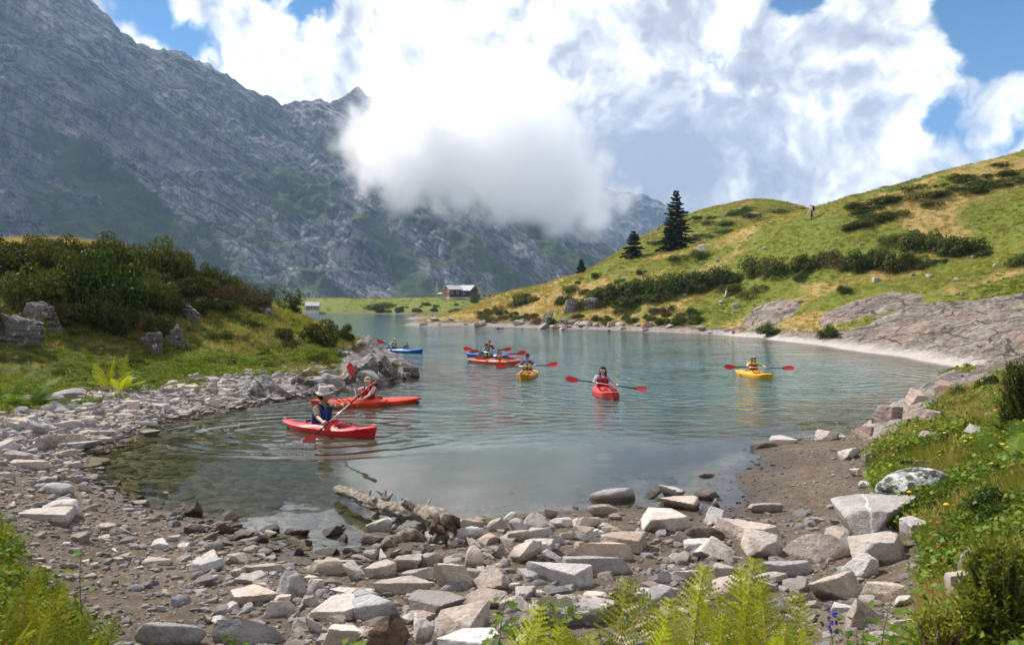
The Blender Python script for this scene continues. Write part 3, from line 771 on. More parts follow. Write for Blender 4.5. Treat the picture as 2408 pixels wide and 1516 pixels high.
# ================================================================ LOW CLOUD before the rock wall
def build_cloud():
    D0 = 930.0
    m, g, out = new_mat('cloud_vapour')
    den = g.n('ShaderNodeAttribute', attribute_name='density').outputs['Fac']
    vol = g.n('ShaderNodeVolumePrincipled', {'Color': (0.995, 0.995, 1.0, 1), 'Density': 1.0, 'Anisotropy': 0.78, 'Density Attribute': ''})
    g.set(vol.inputs['Density'], g.m('MULTIPLY', den, 0.046))
    g.set(out.inputs['Volume'], vol.outputs[0])
    blobs = [(870,350,58,-30),(905,285,62,0),(935,235,60,20),(1160,330,125,0),(1240,400,100,-30),(1060,355,95,0),(960,405,66,-40),(880,395,42,-60),(838,310,36,-40),(845,245,26,0),(890,330,50,0),(1290,350,72,0),(1335,405,54,-20),(1190,450,72,-20),(1270,480,56,-10),(1320,470,50,0),(1370,440,44,0),(1390,400,36,0),
             (1432,482,44,0),(1455,468,32,0),(1395,505,32,0),(985,290,80,20),(860,418,28,-40),(1100,440,58,0),(1300,290,46,0)]
    ng = bpy.data.node_groups.new('cloud_volume', 'GeometryNodeTree')
    ng.interface.new_socket('Geometry', in_out='INPUT', socket_type='NodeSocketGeometry')
    ng.interface.new_socket('Geometry', in_out='OUTPUT', socket_type='NodeSocketGeometry')
    g = G(ng)
    go = g.n('NodeGroupOutput')
    pos = g.n('GeometryNodeInputPosition').outputs[0]
    nw = g.n('ShaderNodeTexNoise', {'Scale': 0.011, 'Detail': 3.0, 'Roughness': 0.5}); g.set(nw.inputs['Vector'], pos)
    wp = g.vm('ADD', pos, g.vm('SCALE', g.vm('SUBTRACT', nw.outputs['Color'], (0.5, 0.5, 0.5)), s=34.0))
    field = None; lo = np.full(3, 1e9); hi = -lo
    for u, v, r, dy in blobs:
        c = at_depth(u, v, D0 + dy); rad = r/FPX*D0
        lo = np.minimum(lo, c - rad*1.5); hi = np.maximum(hi, c + rad*1.5)
        d = g.vm('DISTANCE', wp, tuple(float(x) for x in c))
        f = g.m('MULTIPLY', g.m('SUBTRACT', rad*1.36, d), 1.0/25)
        field = f if field is None else g.m('SMOOTH_MAX', field, f, 0.35)
    nz = g.n('ShaderNodeTexNoise', {'Scale': 0.017, 'Detail': 5.0, 'Roughness': 0.62}); g.set(nz.inputs['Vector'], wp)
    nz2 = g.n('ShaderNodeTexNoise', {'Scale': 0.045, 'Detail': 3.0, 'Roughness': 0.6}); g.set(nz2.inputs['Vector'], pos)
    field = g.m('ADD', field, g.m('MULTIPLY', g.m('SUBTRACT', nz2.outputs['Fac'], 0.5), 2.4))
    f = g.m('ADD', field, g.m('MULTIPLY', g.m('SUBTRACT', nz.outputs['Fac'], 0.47), 4.4))
    dens = g.m('POWER', g.m('MULTIPLY', f, 1.0, clamp=True), 1.4)
    vc = g.n('GeometryNodeVolumeCube')
    g.set(vc.inputs['Density'], dens)
    vc.inputs['Min'].default_value = tuple(lo); vc.inputs['Max'].default_value = tuple(hi)
    vox = 4.0
    for k, a in zip(('Resolution X', 'Resolution Y', 'Resolution Z'), (hi - lo) / vox): vc.inputs[k].default_value = int(a)
    sm = g.n('GeometryNodeSetMaterial'); sm.inputs['Material'].default_value = m
    g.set(sm.inputs[0], vc.outputs[0])
    g.set(go.inputs[0], sm.outputs[0])
    me = bpy.data.meshes.new('cloud'); me.materials.append(m)
    o = link('cloud', me)
    md = o.modifiers.new('cloud', 'NODES'); md.node_group = ng
    kind(o, 'stuff', 'white cumulus cloud hanging in front of the rock wall')
build_cloud()

# ================================================================ HAZE
def build_haze():
    m, g, out = new_mat('haze_air')
    vol = g.n('ShaderNodeVolumePrincipled', {'Color': (0.46, 0.68, 1.0, 1), 'Density': HAZE_DENSITY, 'Anisotropy': 0.2, 'Density Attribute': ''})
    g.set(out.inputs['Volume'], vol.outputs[0])
    b = MB(); lo = (-2600, -60, -60); hi = (2600, 3300, 840)
    b.box([(a+c)/2 for a, c in zip(lo, hi)], [c-a for a, c in zip(lo, hi)])
    o = b.build('haze', m, smooth=False)
    kind(o, 'stuff', 'thin bluish haze in the air')
HAZE_DENSITY = 0.00012
build_haze()

# ================================================================ ROCKS
def _ico(level):
    t = (1 + 5 ** 0.5) / 2
    V = [(-1,t,0),(1,t,0),(-1,-t,0),(1,-t,0),(0,-1,t),(0,1,t),(0,-1,-t),(0,1,-t),(t,0,-1),(t,0,1),(-t,0,-1),(-t,0,1)]
    F = [(0,11,5),(0,5,1),(0,1,7),(0,7,10),(0,10,11),(1,5,9),(5,11,4),(11,10,2),(10,7,6),(7,1,8),(3,9,4),(3,4,2),(3,2,6),(3,6,8),(3,8,9),(4,9,5),(2,4,11),(6,2,10),(8,6,7),(9,8,1)]
    V = [np.array(v) / np.linalg.norm(v) for v in V]
    for _ in range(level):
        c = {}; nf = []
        def mid(a, b):
            k = (min(a, b), max(a, b))
            if k not in c:
                m = V[a] + V[b]; V.append(m / np.linalg.norm(m)); c[k] = len(V) - 1
            return c[k]
        for a, b, d in F:
            ab, bd, da = mid(a, b), mid(b, d), mid(d, a)
            nf += [(a, ab, da), (b, bd, ab), (d, da, bd), (ab, bd, da)]
        F = nf
    return np.array(V), np.array(F)
ICO = {k: _ico(k) for k in (1, 2, 3, 4)}
def rock_shape(seed, level=3, dims=(1, 1, 1), sharp=60, style='block', rough=1.0):
    """a stone broken along flat faces: (half-size box) dims, worn edges, pitted skin"""
    rg = np.random.default_rng(seed)
    D, F = ICO[level]
    N = []; C = []
    if style == 'round':
        k = 26; sharp = 9
    elif style == 'slab':
        k = 8
    else:
        k = 9
    for i in range(k):
        n = rg.normal(size=3)
        if style == 'slab': n[2] *= 0.35
        n /= np.linalg.norm(n); N.append(n); C.append(rg.uniform(0.66, 1.0) if style != 'round' else rg.uniform(0.82, 1.0))
    if style == 'slab':
        t = rg.normal(size=2) * 0.07
        N += [np.array([t[0], t[1], 1]), np.array([-t[0], -t[1] + 0.05, -1])]; C += [0.62, 0.7]
    elif style == 'wedge':
        N += [np.array([0.55*rg.choice([-1, 1]), -0.35, 0.75]), np.array([0, 0, -1])]; C += [0.45, 0.8]
    else:
        t = rg.normal(size=2) * 0.2
        N += [np.array([t[0], t[1], 1.0]), np.array([0, 0, -1.0])]; C += [rg.uniform(.62, .8), .8]
    N = np.array(N); N /= np.linalg.norm(N, axis=1)[:, None]; C = np.array(C)
    q = np.maximum(D @ N.T, 0) / C
    r = 1.0 / (q ** sharp).sum(1) ** (1.0 / sharp)
    V = D * r[:, None]
    V /= np.abs(V).max(0)
    off = rg.uniform(0, 50, 3)
    dm = np.array(dims, float); V = V * dm
    s = 1.0 / dm.max()
    P = V * s
    nn = 0.055*fbm(P[:,0]*2.1+off[0], P[:,1]*2.1+off[1], P[:,2]*2.1+off[2], 5, seed % 97) + 0.03*ridged(P[:,0]*3.5+off[0], P[:,1]*3.5, P[:,2]*6+off[2], 3, seed % 89)
    V = V + D * (nn * rough * dm.min() * 1.1)[:, None]
    return V, F
_rk = {}
def mat_rock(name, pale, dark, wetline=True, lichen=0.0, moss=0.0, rough=0.88, vein=False, strat=0.0):
    if name in _rk: return _rk[name]
    m, g, out = new_mat(name)
    oc = g.objc(); rnd = g.rand()
    vec = g.vm('ADD', oc, g.comb(g.m('MULTIPLY', rnd, 37.0), g.m('MULTIPLY', rnd, 91.0), 0))
    wp = g.pos(); z = g.sep(wp)[2]
    col, a, b = rock_colors(g, g.vm('SCALE', vec, s=1.5), pale, dark)
    c2 = g.noise(vec, 38, 5, 0.7)
    col = g.mix(g.m('MULTIPLY', g.ss(c2, 0.55, 0.75), 0.35), col, tuple(x*0.45 for x in dark))
    hue = g.mix(rnd, (1.08, 0.95, 0.84), (0.93, 0.98, 1.05))
    col = g.mix(1.0, col, hue, 'MULTIPLY')
    val = g.m('MULTIPLY_ADD', g.m('FRACT', g.m('MULTIPLY', rnd, 17.3)), 0.42, 0.72)
    col = g.mix(1.0, col, g.comb(val, val, val), 'MULTIPLY')
    sp = g.ss(g.vor(vec, 26, 'F1'), 0.10, 0.04)
    col = g.mix(g.m('MULTIPLY', g.m('MULTIPLY', sp, g.ss(g.noise(vec, 5, 3), 0.55, 0.65)), 0.8), col, (0.05, 0.045, 0.04))
    if lichen:
        l1 = g.ss(g.noise(vec, 4.2, 8, 0.7), 0.60 - 0.12*lichen, 0.66 - 0.12*lichen)
        col = g.mix(g.m('MULTIPLY', l1, 0.85), col, (0.66, 0.66, 0.64))
        l2 = g.ss(g.noise(g.vm('ADD', vec, (9, 3, 1)), 5.5, 8, 0.7), 0.60 - 0.08*lichen, 0.64 - 0.08*lichen)
        col = g.mix(g.m('MULTIPLY', l2, 0.92), col, (0.03, 0.028, 0.02))
    if moss:
        nz = g.sep(g.n('ShaderNodeNewGeometry').outputs['Normal'])[2]
        mo = g.m('MULTIPLY', g.ss(g.noise(vec, 3.0, 7, 0.68), 0.60 - 0.12*moss, 0.66 - 0.12*moss), g.ss(nz, 0.0, 0.6))
        col = g.mix(g.m('MULTIPLY', mo, 0.9), col, (0.05, 0.058, 0.014))
    hgt = g.m('ADD', g.m('MULTIPLY', a, 0.6), g.m('ADD', g.m('MULTIPLY', b, 0.5), g.m('MULTIPLY', c2, 0.18)))
    if strat:
        s1 = g.noise(g.vm('MULTIPLY', vec, (1.2, 1.2, 11)), 1.0, 7, 0.65, 0.5)
        col = g.mix(g.m('MULTIPLY', g.ss(s1, 0.52, 0.40), strat), col, tuple(x*0.5 for x in dark))
        hgt = g.m('ADD', hgt, g.m('MULTIPLY', s1, 1.1*strat))
    if vein:
        vx = g.sep(g.n('ShaderNodeVectorRotate', {'Vector': oc, 'Axis': (0, 0, 1), 'Angle': R(14)}, rotation_type='AXIS_ANGLE').outputs[0])[0]
        ve = g.ss(g.m('ABSOLUTE', g.m('ADD', vx, g.m('MULTIPLY_ADD', a, 0.16, -0.12))), 0.012, 0.006)
        col = g.mix(ve, col, (0.62, 0.58, 0.55))
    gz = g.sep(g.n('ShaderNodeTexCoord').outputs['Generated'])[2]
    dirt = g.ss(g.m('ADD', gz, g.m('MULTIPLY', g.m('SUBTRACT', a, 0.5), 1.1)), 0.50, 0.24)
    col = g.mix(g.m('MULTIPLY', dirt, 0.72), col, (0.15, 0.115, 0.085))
    if wetline:
        wz = g.m('MULTIPLY_ADD', g.m('SUBTRACT', g.noise(wp, 3.0, 4), 0.5), 0.12, z)
        wl = g.ss(wz, 0.115, 0.02)
        col = g.mix(wl, col, g.mix(1.0, col, (0.30, 0.25, 0.205), 'MULTIPLY'))
        rough = g.mixf(wl, rough, 0.42)
    nb = g.bump(hgt, 1.0, 0.06)
    pbr(g, out, col, rough, nb, 0.25)
    _rk[name] = m
    return m
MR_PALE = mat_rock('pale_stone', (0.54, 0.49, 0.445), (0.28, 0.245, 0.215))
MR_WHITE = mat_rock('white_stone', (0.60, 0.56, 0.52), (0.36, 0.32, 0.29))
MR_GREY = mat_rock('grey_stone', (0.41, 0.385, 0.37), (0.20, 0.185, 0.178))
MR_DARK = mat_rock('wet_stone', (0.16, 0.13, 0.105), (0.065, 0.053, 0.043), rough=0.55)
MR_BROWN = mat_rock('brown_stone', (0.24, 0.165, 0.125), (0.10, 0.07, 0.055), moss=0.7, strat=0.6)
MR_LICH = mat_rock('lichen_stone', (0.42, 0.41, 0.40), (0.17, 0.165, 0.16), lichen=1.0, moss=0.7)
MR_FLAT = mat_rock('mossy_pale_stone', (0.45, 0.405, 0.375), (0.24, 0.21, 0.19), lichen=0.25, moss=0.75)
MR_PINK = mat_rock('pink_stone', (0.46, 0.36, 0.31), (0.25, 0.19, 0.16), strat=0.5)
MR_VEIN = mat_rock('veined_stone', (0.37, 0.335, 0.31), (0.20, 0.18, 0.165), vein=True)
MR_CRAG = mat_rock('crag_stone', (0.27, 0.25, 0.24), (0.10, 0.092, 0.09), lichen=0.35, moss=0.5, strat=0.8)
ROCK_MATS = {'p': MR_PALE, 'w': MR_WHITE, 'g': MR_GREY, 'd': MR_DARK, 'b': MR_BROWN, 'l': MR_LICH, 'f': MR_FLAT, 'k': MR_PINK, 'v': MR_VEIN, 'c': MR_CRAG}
def crop(c, x, y):
    if c == 6: return src(800 + x/2.6756, 1200 + y/2.6756)
    if c == 7: return src(1600 + x/2.189, 1200 + y/2.189)
    if c == 5: return src(x/2.4456, 1080 + y/2.4456)
    if c == 8: return src(1800 + x/2.5267, 700 + y/2.5267)
    if c == 4: return src(x/2.6756, 600 + y/2.6756)
    if c == 1: return src(700 + x/4.738, 900 + y/4.738)
    return x, y
ROCKS = []
PLACED = []
_rs = [100]
def rock(c, x0, y0, x1, y1, mt='p', style='block', label=None, group=None, yaw=None, level=None, depth=0.8, sink=0.29, tilt=0.0, cat='rock', name='rock', hmul=1.0):
    u0, v0 = crop(c, x0, y0); u1, v1 = crop(c, x1, y1)
    uc = (u0+u1)/2
    p = hit(uc, v1 - 0.04*(v1-v0), water=(v1 < 1300))
    if p is None: return None
    Y = p[1]
    W = (u1-u0)/FPX*Y*(1.13 if c in (6, 7) else 1.04)
    th = math.atan2(CAM_H - p[2], Y)
    hp = (v1-v0)/FPX*Y*(1.15 if c in (6, 7) else 1.05)
    Dp = W*depth
    Hh = (hp - Dp*math.sin(th)) / math.cos(th)
    lo = 0.20*W if style == 'slab' else 0.34*W
    if Hh < lo:
        Hh = lo
        Dp = max(0.3*W, (hp - Hh*math.cos(th))/max(math.sin(th), .08))
        Dp = min(Dp, 1.25*W)
    Hh = min(Hh, 1.25*W) * hmul
    _rs[0] += 1
    sd = _rs[0]
    rg = np.random.default_rng(sd*7)
    full = Hh / (1 - sink)
    lv = level or (4 if (u1-u0) > 95 else 3 if (u1-u0) > 26 else 2)
    V, F = rock_shape(sd, lv, (W*0.54, Dp*0.54, full*0.5), 64 if style != 'round' else 9, style, 1.25)
    a = rg.uniform(-0.16, 0.16) if yaw is None else R(yaw)
    ca, sa = math.cos(a), math.sin(a)
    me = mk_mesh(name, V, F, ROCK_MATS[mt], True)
    me.set_sharp_from_angle(angle=R(38))
    yc = Y + Dp*0.5
    xc = p[0]*(yc/Y)
    gz = float(ground_z(xc, yc)); gz = min(gz, p[2] + 0.3*W)
    o = link(name, me, None, (xc, yc, max(gz, -0.2) + full*(0.5 - sink)), (R(tilt)*0.5 + rg.uniform(-.05, .05), R(tilt), a))
    tag(o, label or '', cat, group)
    PLACED.append((xc, yc, max(W, Dp)*0.5))
    ROCKS.append(o)
    return o
GF = 'pale broken stones crowded along the front shore'
GL = 'grey and pale stones on the left beach'
GW = 'dark wet stones standing in the shallows'
LF = 'pale angular stone crowded among others along the front shore'
LL = 'weathered stone lying on the muddy left beach'
LW = 'small dark wet stone standing in shallow water near the front shore'
# --- front shore, middle
def fr(x0, y0, x1, y1, mt='p', st='block', label=None, **k):
    rock(6, x0, y0, x1, y1, mt, st, label or LF, k.pop('group', None if label else GF), **k)
fr(400,430,640,590,'g','slab','brown-grey tilted block wedged under the driftwood log', tilt=-12)
fr(430,525,660,640,'d','slab','dark wet slab half sunk in mud in front of the block under the log')
for a in [(90,470,275,580),(230,540,335,620),(130,640,255,715),(270,445,410,500),(60,580,170,620),(15,595,60,655)]: fr(*a, 'd', 'wedge', LW, group=GW)
for a in [(1050,510,1290,610),(1080,455,1275,530),(1300,440,1425,545),(1425,455,1590,560),(1535,405,1725,515),(1725,440,1880,525),(1845,430,2080,530),(1235,545,1400,635),(1155,600,1290,700),(1320,620,1430,730),(1560,515,1760,600),(1420,545,1600,610),
          (1790,540,1930,600),(1850,545,2080,640),(790,670,1010,800),(610,690,830,830),(660,810,895,910),(0,755,280,850),(35,870,140,970),(1450,890,1560,965),(0,970,95,1080),(30,1140,135,1290)]: fr(*a)
for a in [(1390,395,1550,470),(1700,355,1845,450),(2010,330,2225,440),(400,660,560,750),(430,760,490,850)]: fr(*a, 'g')
fr(1150,655,1260,800,'p','round','small upright oval stone between the log and the flat slabs')
fr(2050,410,2320,530,'p','slab'); fr(160,735,400,800,'p','slab')
fr(1410,600,1660,780,'p','wedge','pale wedge-shaped stone with its point up, behind the three long slabs', level=4)
fr(1580,580,1785,715)
fr(2080,520,2420,705,'p','slab','broad cream slab with a dark notched right end, behind the longest flat slab', level=4)
fr(1840,615,2390,760,'p','slab','long flat cream slab, upper one of three parallel slabs', level=4, depth=.5)
fr(1730,710,2300,870,'p','slab','long flat cream slab, middle one of three parallel slabs', level=4, depth=.5)
fr(1610,755,2200,950,'w','slab','long pale slab with a smooth bright top, lowest of three parallel slabs', level=4, depth=.5)
fr(1490,920,2230,1260,'f','slab','very large flat boulder with moss and lichen spots behind the ferns', level=4)
fr(890,735,1195,965,'p','block','big pale pyramid-like block standing alone on mud below the log', level=4)
fr(480,855,890,995,'g','slab','flat grey-brown slab behind the great pale slab at the bottom middle')
fr(1210,795,1455,965,'p','wedge','pale leaning wedge to the left of the lowest long slab')
fr(1085,915,1415,1090,'p','wedge','pale triangular block below the pyramid-like block', level=4)
fr(690,945,1110,1140,'g','slab','large smooth grey slab with a curved dark lower edge', level=4)
fr(300,980,675,1190,'w','block','large white block with a thin dark crack near the bottom middle', level=4)
fr(210,895,475,1010,'w','slab'); fr(60,990,390,1175,'w','slab','large white slab leaning left of the cracked white block', level=4)
fr(930,1050,1335,1285,'w','block','big white block with a dark pebble lying on its top', level=4)
fr(745,1140,915,1345,'w','block','white upright stone beside the brown mossy rock')
fr(500,1120,805,1420,'b','wedge','upright brown rock with green moss at the bottom edge', level=4)
fr(95,1150,415,1400,'w','block','white rounded boulder at the bottom edge left of the brown rock', level=4)
fr(290,760,430,900,'w','block','pale upright block with a sunlit square face in the mud left of centre')
fr(980,1225,1430,1420,'w','slab','flat white slab at the bottom edge partly behind the ferns', level=4)
for a, st, lb in [((1105,262,1325,330),'slab','dark wet rock alone in the white cloud reflection'),((1615,260,1700,312),'wedge','tiny pointed stone in the calm water between the dark rock and the round stone'),
              ((2010,228,2315,325),'round','round pale-topped stone in the calm water off the front shore'),((390,160,555,200),'slab','low flat rock just above the water behind the log'),((565,178,655,248),'wedge','dark square rock in the water just right of the flat rock behind the log')]:
    rock(6, *a, 'd' if 'dark' in lb or 'low' in lb else 'g', st, lb, sink=.4)
for a in [(1450,170,1485,188),(2165,75,2265,105),(1645,243,1690,256),(1395,318,1455,332),(1995,222,2035,240),(2070,250,2105,275),(920,318,962,334)]: rock(6, *a, 'd', 'slab', LW, GW, sink=.4)
# --- front shore, right
def fq(x0, y0, x1, y1, mt='p', st='block', label=None, **k):
    rock(7, x0, y0, x1, y1, mt, st, label or LF, k.pop('group', None if label else GF), **k)
fq(210,50,395,110,'g','slab','flat-topped grey stone in the water, rearmost of the right shallows', sink=.35)
for a in [(195,117,335,180),(335,98,405,140),(15,60,105,85),(150,58,205,76)]: fq(*a, 'd', 'slab', LW, group=GW, sink=.35)
fq(535,80,620,125,'g','round','small grey stone alone in the water near the mud spit', sink=.3)
fq(165,170,320,265,'d','wedge','dark leaning stone in the water against a white boulder'); fq(310,152,462,258,'w','block','white boulder at the water edge beside a dark leaning stone')
fq(490,185,650,260,'d','slab'); fq(335,228,600,330,'w','slab'); fq(600,250,650,305,'g')
fq(195,295,490,450,'w','slab','big rounded white slab near the water, right of the broad cream slab', level=4); fq(565,300,730,425,'p','block','square pale block by the water left of the mud')
fq(680,375,1060,530,'p','slab','wide flat pale slab below the mud spit', level=4); fq(725,455,1055,615,'p','block','rough chipped pale boulder in front of the wide flat slab', level=4)
fq(460,415,660,505,'b','round','low brown rounded stone between pale slabs'); fq(460,485,660,560,'p','slab'); fq(495,480,755,620,'p','wedge','pale peaked stone with a bright triangular face above the ferns')
fq(1055,480,1415,630,'p','wedge','pale humped boulder below the huge grey slab', level=4); fq(880,605,1215,700,'p','slab','pale low slab just above the tall ferns')
fq(1425,455,1750,655,'w','slab','big bright white slab with a straight top edge', level=4); fq(1335,570,1615,755,'p','wedge','pale tilted block leaning on the big bright white slab', level=4)
fq(1170,685,1500,840,'p','block','pale rounded block with dark side right of the ferns', level=4); fq(1470,725,1755,820,'p','slab','low pale slab next to green sprigs on mud')
fq(1180,225,1785,505,'v','slab','huge grey boulder slab crossed by a thin white vein', level=4, depth=.75, tilt=-8, sink=.12)
fq(1700,15,1940,120,'l','slab','white and black lichen rock behind the lichen boulder'); fq(1570,70,2025,285,'l','round','big rounded boulder blotched with black and white lichen', level=4)
fq(805,255,975,345,'g','block','single stone with a wet dark foot at the edge of the mud spit'); fq(840,680,1095,750,'p','slab'); fq(630,690,850,870,'p','round','rounded pale stone half hidden behind the tallest ferns')
fq(1310,790,1660,1020,'g','wedge','grey cracked rock behind the purple flower', level=4); fq(1650,900,2050,1040,'w','slab','white flat rock behind leafy herbs at the bottom right')
fq(1680,360,1870,490,'g','slab','grey tilted slab in grass right of the huge slab'); fq(1955,680,2120,890,'p','slab','layered pale rock under the dark bush at the right', hmul=1.1)
fq(2020,530,2240,690,'f','block','lichen-covered pale rock behind the dark bush at the right'); fq(240,745,430,900,'g','block','grey rock standing behind the leftmost tall fern')
fq(1460,150,1535,190,'w','round','small white stone beside the lichen boulder'); fq(1405,80,1485,135,'w','slab','white stone on the mud behind the small white stone'); fq(1110,70,1175,92,'w','slab','flat white pebble alone on the mud spit')
fq(1545,150,1590,240,'g','block')
# --- mud spit and right bank
def fe(x0, y0, x1, y1, mt, st, label): rock(8, x0, y0, x1, y1, mt, st, label)
fe(430,1158,635,1222,'d','slab','wet brown slab at the water end of the row of stones'); fe(570,1128,750,1196,'p','slab','pale slab second in the row of stones at the mud spit'); fe(750,1098,950,1172,'d','slab','dark slab third in the row of stones at the mud spit')
fe(880,1093,1072,1172,'w','block','bright block at the land end of the row of stones'); fe(1000,1212,1195,1302,'w','block','square white block at the head of the mud spit'); fe(1200,1238,1295,1342,'g','slab','grey flat stone against the grass beside the square white block')
fe(1585,1083,1825,1198,'k','slab','flat pinkish rock in the grass of the right bank'); fe(1910,1063,2115,1192,'g','wedge','grey angular rock under the bracken of the right bank'); fe(1980,850,2105,938,'k','round','small pinkish rock below the juniper bush')
fe(2025,978,2150,1052,'g','block','grey rock on the bank under the juniper bush'); fe(1820,1188,1955,1252,'p','slab','small pale stone in herbs below the grey angular rock')
# --- left beach
def fl(x0, y0, x1, y1, mt='g', st='block', label=None, **k):
    rock(5, x0, y0, x1, y1, mt, st, label or LL, k.pop('group', None if label else GL), **k)
for a in [(40,75,135,145),(120,35,280,105),(145,70,260,165),(240,85,375,155),(280,15,395,85),(385,65,520,135),(30,295,230,340),(150,250,260,300),(0,130,60,200),(60,225,135,275),(200,200,290,245),(480,300,545,330),(590,360,685,392),
          (400,340,520,385),(320,270,420,320),(340,320,400,365),(20,180,110,230),(0,60,35,140),(380,150,490,185),(70,270,160,300),(0,250,60,300),(730,430,810,470),(520,430,580,465),(330,380,400,415)]: fl(*a)
for a in [(285,175,600,225),(15,315,340,385),(590,130,790,180),(580,190,760,220),(460,245,560,280),(640,485,760,515)]: fl(*a, 'p', 'slab')
fl(155,160,370,275,'p','slab','large pale slab tilted among stones at the left edge of the beach', level=4); fl(365,205,600,285,'p','slab','pale slab with a dark underside reaching the water on the left beach', level=4)
fl(270,470,470,555,'w','round','white rounded stone behind the two big white boulders on the left'); fl(485,470,620,545,'w','block','white stone with dark base right of the white rounded stone')
fl(295,560,530,715,'w','round','big white rounded boulder on the left beach', level=4); fl(120,625,465,755,'w','slab','big flat white boulder at the left, in front of the rounded one', level=4)
fl(845,80,1030,118,'w','slab','pale slab touching the water on the left beach, upper of two'); fl(880,112,1022,160,'w','slab','pale slab lying in the water on the left, lower of two')
fl(865,400,1010,472,'g','slab','grey-brown stone in the left shallows with a flat dry top'); fl(1000,388,1152,465,'g','wedge','pointed grey stone in the left shallows')
fl(865,478,1055,528,'g','slab'); fl(1015,475,1102,540,'p','slab'); fl(855,565,992,632,'g','slab','flat jagged slab lying level with the water on the left'); fl(880,535,942,575,'d'); fl(835,375,920,405,'g','slab')
fl(1100,600,1367,697,'d','wedge','long dark wedge rock rising from the left shallows'); fl(1010,665,1167,722,'g','slab'); fl(1405,640,1552,727,'d','wedge','dark pointed rock in the shallows left of the log')
fl(1718,510,1848,577,'d','round','dark rounded stone alone in the water left of the log', sink=.3)
for a in [(1205,735,1340,805),(1330,730,1535,810),(1480,765,1630,850),(1320,785,1420,850),(1675,730,1810,795),(1420,840,1500,890),(1650,815,1760,865),(1690,860,1820,925),(1830,755,1990,815),(1815,815,1940,885),(1970,835,2010,880),(1580,840,1650,880),(1890,885,1975,950)]: fl(*a, 'd', 'wedge' if a[0] % 2 else 'block', LW, group=GW)
for a in [(670,870,790,925),(720,765,845,810),(600,735,745,795),(1150,855,1260,930),(1095,800,1200,860),(960,795,1090,845),(450,895,550,930),(720,940,800,985),(510,960,590,1010),(575,980,640,1025),(390,985,500,1030),(740,975,815,1005),(860,1000,960,1030),
          (960,1005,1050,1040),(205,950,290,985),(255,1000,340,1050),(840,945,940,990),(980,1255,1078,1308),(1330,1060,1400,1105),(1640,1100,1730,1165),(1485,1020,1560,1085),(1145,1105,1210,1135),(1030,1145,1100,1190),(1310,1315,1370,1385),(620,915,665,950),(400,850,460,880)]: fl(*a, 'w' if a[0] % 3 else 'p', 'block' if a[1] % 2 else 'slab')
fl(920,830,1112,902,'w','slab','smooth white slab among small stones in the left foreground'); fl(935,945,1102,1017,'w','slab'); fl(1220,935,1427,1062,'w','slab','bright two-topped rock left of the dark wet stones', level=4); fl(1430,905,1617,1002,'w','block')
fl(1530,1045,1757,1137,'p','slab'); fl(1590,980,1827,1062,'p','slab'); fl(1770,1020,1987,1232,'p','block','tall pale block with ribbed front left of the square-faced block', level=4); fl(1440,1105,1802,1272,'p','slab','big flat stone with a mossy left tip in the left foreground', level=4)
fl(1400,1225,1542,1322,'p','wedge','pale kite-shaped stone on bare mud'); fl(1725,1200,1922,1347,'p','block'); fl(1900,1180,2042,1292,'p'); fl(1800,1310,2012,1482,'w','block','white chipped block beside the dark grey boulder', level=4)
fl(1370,1350,1832,1540,'g','wedge','big dark grey boulder at the bottom edge', level=4); fl(890,1365,1302,1540,'g','round','grey rounded boulder at the bottom edge next to the left grass', level=4)
fl(705,1095,760,1135,'b','slab','small rusty orange stone in the left foreground mud')
# --- crags of the left mound
def fm(x0, y0, x1, y1, st, label, mt='c', **k): rock(4, x0, y0, x1, y1, mt, st, label, None, sink=.45, name='rock_outcrop', cat='rock outcrop', **k)
fm(-120,640,225,860,'slab','dark layered outcrop at the left edge of the grassy mound', level=4, depth=.8, tilt=16); fm(80,545,385,730,'slab','dark layered outcrop just above the left-edge outcrop', level=4, depth=.8, tilt=14)
fm(985,755,1180,905,'slab','lower left outcrop in the middle of the grassy mound', level=4, depth=.5); fm(1140,705,1300,845,'wedge','middle outcrop stepping up the grassy mound', level=4, depth=.5); fm(1250,560,1555,725,'slab','highest outcrop in the middle of the grassy mound', level=4, depth=.5)
fm(1775,505,1930,605,'wedge','pale jagged rock on the mound crest by the thin trees', mt='l', level=4, depth=.6)
fm(170,50,290,95,'slab','dark rock on the very top of the mound'); fm(830,1030,935,1080,'slab','small grey rock in the grass above the left beach')
fm(1640,1080,1900,1190,'wedge','low rock ledge at the foot of the mound', level=4, depth=.6, tilt=-12); fm(1820,1105,2045,1190,'wedge','low rock ledge right of the first ledge at the foot of the mound', level=4, depth=.6, tilt=10)
fm(100,1255,208,1335,'block','grey block at the top of the left beach under the ferns', mt='g'); fm(830,1220,1005,1280,'slab','flat pale rock on the shingle below the mound', mt='p'); fm(1430,1205,1555,1265,'block','pale block on the shingle right of the flat pale rock', mt='p'); fm(1090,1265,1190,1325,'slab','whitish flat stone on the shingle edge', mt='w')
